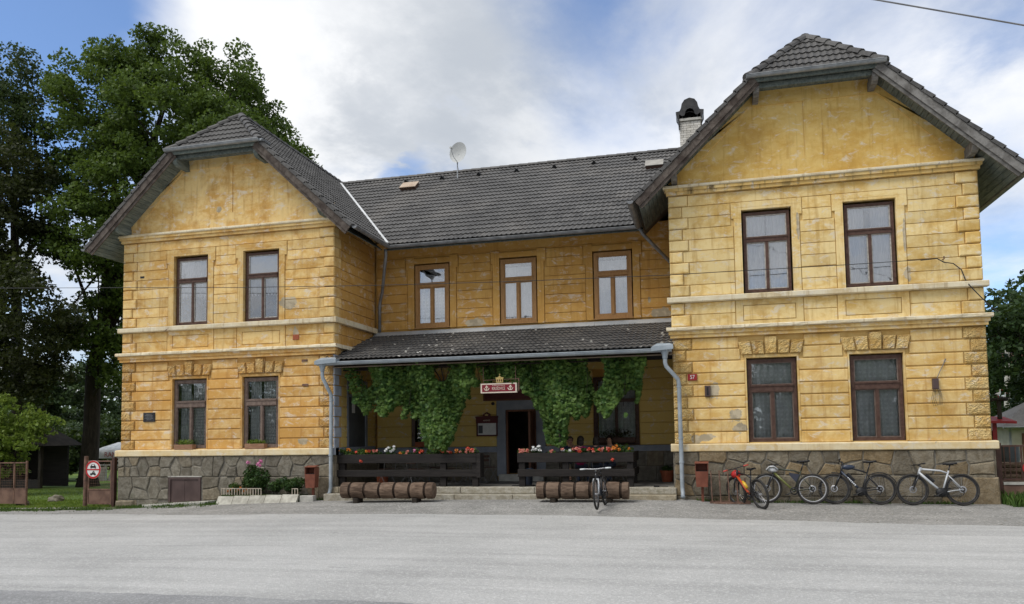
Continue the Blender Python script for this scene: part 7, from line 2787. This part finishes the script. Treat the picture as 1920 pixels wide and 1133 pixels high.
s_ = empty('no_vehicles_sign', (-1.28, .25, .49), 'round white sign with red rim and bar showing car and motorcycle, on the rusty gate', 'road sign')
cx_, cz_, Rr = -1.20, .80, .285
MB().lathe([(0, 0), (Rr, 0), (Rr, .012), (0, .012)], (cx_, .255, cz_), 36, 0, 'y').build('sign_plate', M['white'], s_)
MB().lathe([(Rr-.06, -.004), (Rr-.004, -.004), (Rr-.004, .0), (Rr-.06, .0)], (cx_, .2535, cz_), 36, 0, 'y').build('red_rim', M['red'], s_)
MB().box(cx_-Rr+.05, cx_+Rr-.05, .248, .2535, cz_-.020, cz_+.020).build('red_bar', M['red'], s_)
c = MB()
yy = .2525


def flat(pts, mi=0):
    c.prism([(cx_+a, yy-.004, cz_+b) for a, b in pts], (0, .004, 0), mi)


flat([(-.10, .055), (.10, .055), (.105, .10), (.085, .115), (.055, .165), (-.055, .165), (-.085, .115), (-.105, .10)])
flat([(-.095, .035), (-.06, .035), (-.06, .056), (-.095, .056)])
flat([(.06, .035), (.095, .035), (.095, .056), (.06, .056)])
c.build('car_pictogram', M['black'], s_)
c = MB()
for a in (-.07, .07):
    c.lathe([(0, 0), (.036, 0), (.036, .004), (0, .004)], (cx_+a, yy-.004, cz_-.145), 14, 0, 'y')
flat([(-.07, -.14), (-.03, -.095), (.03, -.095), (.065, -.13), (.03, -.155), (-.03, -.155)])
flat([(-.03, -.095), (.015, -.095), (.035, -.045), (.012, -.040), (-.015, -.07)])
flat([(.045, -.10), (.07, -.10), (.060, -.060), (.048, -.065)])
c.build('motorcycle_pictogram', M['black'], s_)
c = MB()
for pts in ([(-.045, .118), (.045, .118), (.038, .15), (-.038, .15)],):
    c.prism([(cx_+a, yy-.0065, cz_+b) for a, b in pts], (0, .002, 0))
c.build('car_window', M['white'], s_)

t = empty('rusty_gate_leaf', (-5.0, .6, -.4), 'rusty sheet and wire gate leaf cut by the left picture edge', 'gate')
MB().tube([(-4.10, .6, -.5), (-4.10, .6, 1.08)], .035, 8).build('post', M['rust'], t)
f = MB()
for xx in (-4.6, -5.2, -6.2):
    f.box(xx-.02, xx+.02, .58, .62, -.3, 1.02)
f.box(-6.2, -4.12, .58, .62, 1.0, 1.035)
f.box(-6.2, -4.12, .58, .62, .14, .18)
f.build('gate_frame', M['rust'], t)
MB().box(-6.2, -4.13, .59, .61, -.32, .14).build('sheet_panel', M['gatep'], t)
q_ = MB()
for i in range(28):
    q_.tube([(-6.2+i*.075, .60, .18), (-6.2+i*.075, .60, 1.0)], .003, 4)
for i in range(10):
    q_.tube([(-6.2, .60, .2+i*.08), (-4.12, .60, .2+i*.08)], .003, 4)
q_.build('wire_mesh', M['rust'], t)


def boulder(x, y, r, seed, label):
    z = gz(x, y)
    MB().ball((x, y, z+r*.2), r, r*.7, r*.55, 14, 9, 0, .45, seed).build('boulder', M['stone_l'], None, label=label, cat='stone', group='boulders on the left lawn')


boulder(-4.62, 2.3, .30, 3, 'pale boulder in the middle of the left lawn')
boulder(-4.60, .95, .24, 9, 'flat grey boulder beside the rusty gate leaf')
boulder(-3.0, 2.2, .27, 14, 'brownish boulder close to the rusty gate post')

SX = -1.5
t = empty('wooden_shed', (-13.5, 10.2, -.45), 'dark open wooden shed with a shingle roof under the trees', 'shed')
f = MB()
f.box(-13.6+SX, -10.9+SX, 10.8, 10.9, -.45, 1.6)
f.box(-13.6+SX, -13.5+SX, 9.2, 10.8, -.45, 1.6)
f.build('back_wall', M['rail'], t)
for xx in (-13.5+SX, -12.2+SX, -10.85+SX):
    MB().box(xx-.07, xx+.07, 9.15, 9.29, -.45, 1.62).build('post', M['bark'], t)
for i in range(6):
    MB().box(-13.45+SX+i*.43, -13.03+SX+i*.43, 9.16, 9.21, -.45, -.02-.02*(i % 2)).build('low_board', M['rail'], t)
apex = [(-12.9+SX, 10.0, 2.6), (-11.6+SX, 10.0, 2.6)]
cs = [(-14.1+SX, 8.85, 1.50), (-10.25+SX, 8.85, 1.50), (-10.25+SX, 11.15, 1.50), (-14.1+SX, 11.15, 1.50)]
rf = MB().add(cs+apex, [(0, 1, 5, 4), (1, 2, 5), (2, 3, 4, 5), (3, 0, 4), (3, 2, 1, 0)]).build('roof', M['under'], t)
for r_ in range(9):
    k0, k1 = r_/9, (r_+1.25)/9
    zl = lambda k: (1.52+1.10*k)
    for i in range(15):
        xa0 = -14.1+SX+1.2*k0
        xb0 = -10.25+SX-1.35*k0
        a = xa0+(xb0-xa0)*i/15
        b = xa0+(xb0-xa0)*(i+.93)/15
        y0, y1 = 8.85+1.15*k0, 8.85+1.15*min(1, k1)
        jz = rnd.uniform(0, .03)
        MB().hexa([(a, y0, zl(k0)+jz), (b, y0, zl(k0)+jz), (b, y1, zl(min(1, k1))), (a, y1, zl(min(1, k1))),
                   (a, y0, zl(k0)+.05+jz), (b, y0, zl(k0)+.05+jz), (b, y1, zl(min(1, k1))+.02), (a, y1, zl(min(1, k1))+.02)]).build('shingle', M['bark'], rf)

SX2, SY2 = -3.35, 4.3
t = empty('market_stall', (-11.65, 13.3, -.3), 'white market stall with red letters on its cloth between big trunk and left wing', 'stall')
M['tarp'] = mottled('grey_white_tarp', (.50, .52, .53), (.66, .68, .68), 5, .6)
n = 12
vs = []
for i in range(n+1):
    x = -9.5+i*2.4/n
    for (y, z) in ((8.7, .80), (8.7+.03*math.sin(i*2.1), 1.02), (8.72, 1.20+.02*math.sin(i*1.7)), (9.2, 1.36-.03*math.sin(i*1.3)), (10.3, 1.60)):
        vs.append((x*1.0+SX2, y+SY2, z))
MB().add(vs, [(i*5+k, (i+1)*5+k, (i+1)*5+k+1, i*5+k+1) for i in range(n) for k in range(4)]).build('cloth_roof', M['tarp'], t, smooth=True)
me = text_mesh('RAN', .36, .004)
me.materials.append(mottled('faded_red_print', (.34, .10, .10), (.42, .16, .15), 6, .7, bstr=0))
o = put('lettering', me, t, (-8.52+SX2, 8.66+SY2, .98))
o.rotation_euler = (R(90), 0, 0)
for xx in (-9.4+SX2, -7.2+SX2):
    MB().tube([(xx, 8.8+SY2, -.35), (xx, 8.8+SY2, 1.2)], .03, 6).build('pole', M['steelw'], t)
MB().box(-9.4+SX2, -7.2+SX2, 8.9+SY2, 9.6+SY2, .42, .47).build('counter', M['white'], t)
MB().box(-9.4+SX2, -7.2+SX2, 9.0+SY2, 9.5+SY2, .62, .66).build('shelf', M['white'], t)
for xx in (-9.2+SX2, -8.3+SX2, -7.4+SX2):
    MB().box(xx-.04, xx+.04, 9.1+SY2, 9.18+SY2, -.35, .42).build('leg', M['steelw'], t)
for i, (xx, w_) in enumerate(((-8.75+SX2, .5), (-8.05+SX2, .42))):
    o = MB().prism([(xx-w_/2, 8.2+SY2, -.32), (xx+w_/2, 8.2+SY2, -.32), (xx+w_*.32, 8.45+SY2, .40), (xx-w_*.45, 8.45+SY2, .36)], (0, .05, .0))
    o.build('folded_board', M['concw'], None, label=('pale folded board leaning below the stall counter, left one', 'pale folded board leaning below the stall counter, right one')[i], cat='board')

# ------------------------------------------------------------------ right side: fence, hut, pole, shelter with storks
t = empty('yard_fence', (25.5, .3, -.05), 'brown metal bar fence on a low rusty wall right of the house', 'fence')
MB().box(24.02, 24.13, .24, .36, -.1, 1.33).build('post', M['browng'], t)
MB().box(23.90, 23.955, .30, .36, -.1, 1.22).build('bar', M['browng'], t)
MB().box(24.14, 28.0, .24, .36, -.1, .36).build('low_wall', M['gatep'], t)
MB().box(24.14, 28.0, .22, .38, .362, .42).build('coping', M['conc'], t)
MB().box(24.16, 28.0, .28, .32, 1.24, 1.28).build('top_rail', M['browng'], t)
MB().box(24.16, 28.0, .28, .32, .46, .50).build('bottom_rail', M['browng'], t)
for i in range(30):
    x = 24.20+i*.12
    th = .018 if i % 4 == 3 else .008
    MB().box(x-th, x+th, .285, .315, .501, 1.239).build('bar', M['browng'], t)
s_ = MB()
s_.lathe([(0, 0), (.16, 0), (.16, .01), (0, .01)], (24.72, .262, .74), 28, 0, 'y')
s_.lathe([(.125, -.003), (.158, -.003), (.158, .0), (.125, 0)], (24.72, .2605, .74), 28, 0, 'y', )
o = s_.build('round_sign', [M['red']], None, label='edge of a round red sign on the fence at the right picture edge', cat='road sign')
MB().lathe([(0, 0), (.122, 0), (.122, .004), (0, .004)], (24.72, .2565, .74), 28, 0, 'y').build('sign_face', M['white'], o)

t = empty('white_hut', (30.5, 15, -.1), 'small white rendered hut with a dark roof beyond the fence', 'hut')
MB().box(28.95, 33, 14, 17, -.1, 1.72).build('wall', mottled('cream_hut_render', (.42, .39, .30), (.52, .49, .40), 2, .9), t)
rf = MB().add([(28.6, 13.6, 1.70), (33.4, 13.6, 1.70), (33.4, 17.4, 1.70), (28.6, 17.4, 1.70), (30.2, 15.5, 2.75), (31.8, 15.5, 2.75)], [(0, 1, 5, 4), (1, 2, 5), (2, 3, 4, 5), (3, 0, 4), (3, 2, 1, 0)]).build('roof', M['tile_w'], t)
gutter((28.62, 13.56, 1.70), (33.3, 13.56, 1.68), .05, 'zinc').parent = rf
MB().tube([(28.9, 13.7, 1.66), (28.98, 13.93, 1.5), (28.98, 13.93, -.1)], .04, 6).build('downpipe', M['zinc'], t)
d_ = MB().box(29.40, 30.2, 13.95, 14.05, -.1, 1.45).build('door', M['dooro'], t)
bpy.data.objects[rf.name].children[0].matrix_parent_inverse = Matrix.Identity(4)
ch_ = rf.children[0]
ch_.location = V(ch_.location)+V(B.location)-WL[rf.name]

t = empty('utility_pole', (32.6, 25, -.2), 'tall concrete utility pole with a crossarm right of the house', 'utility pole')
MB().tube([(32.5, 25, -.3), (32.82, 25, 5.7)], [.17, .11], 10).build('pole', M['conc'], t)
MB().box(32.1, 33.5, 24.95, 25.05, 5.35, 5.43).build('crossarm', M['rust'], t)
MB().box(32.3, 33.2, 24.90, 24.98, 5.05, 5.11).build('crossarm', M['rust'], t)
for i in range(4):
    MB().lathe([(.03, 0), (.045, .03), (.03, .06), (.045, .09), (.02, .13)], (32.2+i*.4, 25, 5.43), 8).build('insulator', M['brown'], t)
for i in range(2):
    MB().tube([(32.3+i*.8, 25, 5.55), (36, 21, 5.2), (42, 15, 5.3)], .012, 4).build('overhead_wire', M['cable'], None, label=('front wire running right from the utility pole', 'rear wire running right from the utility pole')[i], cat='wire')

t = empty('notice_shelter', (26.1, 6.3, -.1), 'small dark red shelter roof with post right behind the right wing', 'shelter')
MB().prism([(25.3, 5.9, 1.84), (26.45, 5.9, 1.80), (26.45, 6.9, 1.95), (25.3, 6.9, 2.0)], (0, 0, .07)).build('roof', M['redp'], t)
for xx in (25.4, 25.95):
    MB().box(xx-.06, xx+.06, 6.2, 6.32, -.1, 1.84).build('post', M['redp'], t)
MB().box(25.35, 26.0, 6.25, 6.28, .7, 1.6).build('notice_panel', M['browng'], t)
MB().box(26.10, 26.20, 6.3, 6.4, 1.90, 2.50).build('nest_post', M['bark'], t)
M['green'] = mottled('green_white_board', (.10, .30, .14), (.14, .36, .18), 3, .5, bstr=0)
MB().box(25.55, 25.88, 6.3, 6.34, 2.02, 2.62).build('green_board', M['green'], t)
t = empty('stork_nest', (26.15, 6.35, 2.50), 'twig nest on a post above the dark red shelter roof', 'nest')
q_ = MB()
g = random.Random(3)
for i in range(60):
    a = g.uniform(0, 6.28)
    b = a+g.uniform(.5, 1.6)
    r_ = g.uniform(.14, .30)
    z0 = 2.50+g.uniform(0, .09)
    q_.tube([(26.15+math.cos(a)*r_, 6.35+math.sin(a)*r_, z0), (26.15+math.cos(b)*r_, 6.35+math.sin(b)*r_, z0+g.uniform(-.02, .03))], .009, 4)
q_.build('twigs', M['bark'], t)


def stork(x, y, z, s, label, sitting):
    t = empty('stork', (x, y, z), label, 'stork')
    me_b = MB()
    me_b.tube([(x-.16*s, y, z+.17*s), (x-.10*s, y, z+.20*s), (x, y, z+.22*s), (x+.08*s, y, z+.27*s), (x+.11*s, y, z+.36*s), (x+.10*s, y, z+.43*s), (x+.12*s, y, z+.47*s), (x+.15*s, y, z+.475*s)],
              [.02*s, .075*s, .095*s, .07*s, .035*s, .028*s, .036*s, .018*s], 10)
    me_b.build('body', M['white'], t, smooth=True)
    MB().ball((x-.12*s, y-.02, z+.19*s), .11*s, .08*s, .05*s, 10, 6).build('wing', M['black'], t, smooth=True)
    MB().tube([(x+.15*s, y, z+.475*s), (x+.27*s, y, z+.44*s)], [.014*s, .003*s], 6).build('bill', M['red'], t)
    if not sitting:
        for sd in (-.03, .03):
            MB().tube([(x, y+sd*s, z+.14*s), (x+.01, y+sd*s, z+.07*s), (x, y+sd*s, z)], .008*s, 5).build('leg', M['red'], t)


stork(26.12, 6.30, 2.58, .55, 'white stork figure standing upright on the nest', False)
stork(26.30, 6.40, 2.53, .45, 'white stork figure lying lower on the right of the nest', True)
o = MB()
for k in range(5):
    o.tube([(25.0, 3+.02*k, .10+k*.15), (25.75, 3.05, .10+k*.15)], .075, 8)
t = empty('stacked_logs', (25.4, 3, 0), 'small pile of logs behind the right fence', 'log pile')
o.build('logs', M['log'], t)
MB().lathe([(0, 0), (.22, 0), (.26, .3), (.25, .62), (.23, .62), (.22, .5), (0, .5)], (25.62, 4.2, .55), 14).build('barrel', M['greyd'], None, label='dark barrel standing behind the right fence', cat='barrel')
MB().box(25.36, 25.9, 3.95, 4.45, -.1, .548).build('barrel_stand', M['browng'], None, label='low stand under the dark barrel', cat='stand')

# ------------------------------------------------------------------ grass at the edges
gg = np.random.default_rng(31)


def grass(name, pts, h0, h1, m, seed):
    n = len(pts)
    g2 = np.random.default_rng(seed)
    a = g2.random(n)*6.28
    h_ = h0+(h1-h0)*g2.random(n)
    w_ = .007+.008*g2.random(n)
    dx, dy = np.cos(a), np.sin(a)
    ln = (g2.random((n, 2))-.5)*.8*h_[:, None]
    p = np.array(pts)
    q0 = p+np.stack([dx*w_, dy*w_, np.zeros(n)], 1)
    q1 = p-np.stack([dx*w_, dy*w_, np.zeros(n)], 1)
    mid = p+np.stack([ln[:, 0]*.4-dx*w_*.7, ln[:, 1]*.4-dy*w_*.7, h_*.6], 1)
    tip = p+np.stack([ln[:, 0], ln[:, 1], h_], 1)
    return quad_cloud(name, np.stack([q0, q1, mid, tip], 1), m, None, None, (0, 0, 0), kind='stuff')


pts = []
for i in range(26000):
    x, y = gg.uniform(-13, -.4), gg.uniform(-.1, 9)
    if gg.random() < .5:
        y = gg.uniform(-.15, 3)
    pts.append((x, y, gz(x, y)-.01))
grass('lawn_grass', pts, .025, .07, M['lime'], 1)
pts = []
for i in range(9000):
    x = gg.uniform(-13, 4.2)
    y = -1.0+gg.normal()*.16 if gg.random() < .45 else gg.uniform(-.95, -.25)
    if x > -.3 and y > -.35:
        continue
    if mnoise.noise(V((x*1.5, y*3, 4))) < -.02+(.12 if x > 1 else 0):
        continue
    pts.append((x, y, gz(x, y)-.015))
for i in range(900):
    x = gg.uniform(0, 7)
    pts.append((x, -.12-gg.random()*.12, gz(x, -.2)-.01))
for i in range(1100):
    x = gg.uniform(17.2, 23.9)
    if mnoise.noise(V((x*1.5, 2, 4))) < -.1:
        continue
    pts.append((x, -.10-gg.random()*.07, gz(x, -.15)-.01))
grass('verge_grass', pts, .03, .10, M['plant'], 2)
pts = []
for i in range(2600):
    x = gg.uniform(24.0, 27)
    y = gg.uniform(-.75, .22)
    pts.append((x, y, gz(x, y)-.02))
grass('tall_grass', pts, .10, .36, M['plant'], 3)
# a few pebbles on the apron
q_ = MB()
for i in range(500):
    x, y = gg.uniform(-3, 26), gg.uniform(-3.6, -.5)
    s2_ = .006+.014*gg.random()**2
    q_.ball((x, y, gz(x, y)-.004), s2_, s2_*.8, s2_*.6, 5, 3)
put('gravel', q_.mesh('gravel', M['grav']), None, (0, 0, 0), kind='stuff')

# the wood across the road, behind the camera (it is what the panes mirror)
gg = np.random.default_rng(5)
Ps = []
for i in range(230):
    x, y = gg.uniform(-60, 95), gg.uniform(-62, -46)
    h_ = gg.uniform(6, 12)
    n = 150
    c = np.array((x, y, 0))+gg.normal(size=(n, 3))*np.array((1.6, 1.6, 0))
    c[:, 2] = gg.random(n)*h_
    Ps.append(leaf_at(c, .95, gg, None, 0, .3))
quad_cloud('far_wood', np.concatenate(Ps), M['bgleaf'], None, None, (0, -50, 0), kind='stuff')

Ps = []
for (xa, xb, ya_, yb_, ha, hb, n_) in ((-85, -24, 56, 68, 5, 11.5, 130), (30, 75, 44, 58, 6, 12, 90)):
    for i in range(n_):
        x, y = gg.uniform(xa, xb), gg.uniform(ya_, yb_)
        h_ = gg.uniform(ha, hb)
        c = np.array((x, y, -.8))+gg.normal(size=(260, 3))*np.array((1.5, 1.2, 0))
        c[:, 2] += gg.random(260)*h_
        Ps.append(leaf_at(c, .55, gg, None, 0, .3))
quad_cloud('background_wood', np.concatenate(Ps), M['bgleaf'], None, None, (-50, 60, 0), kind='stuff')
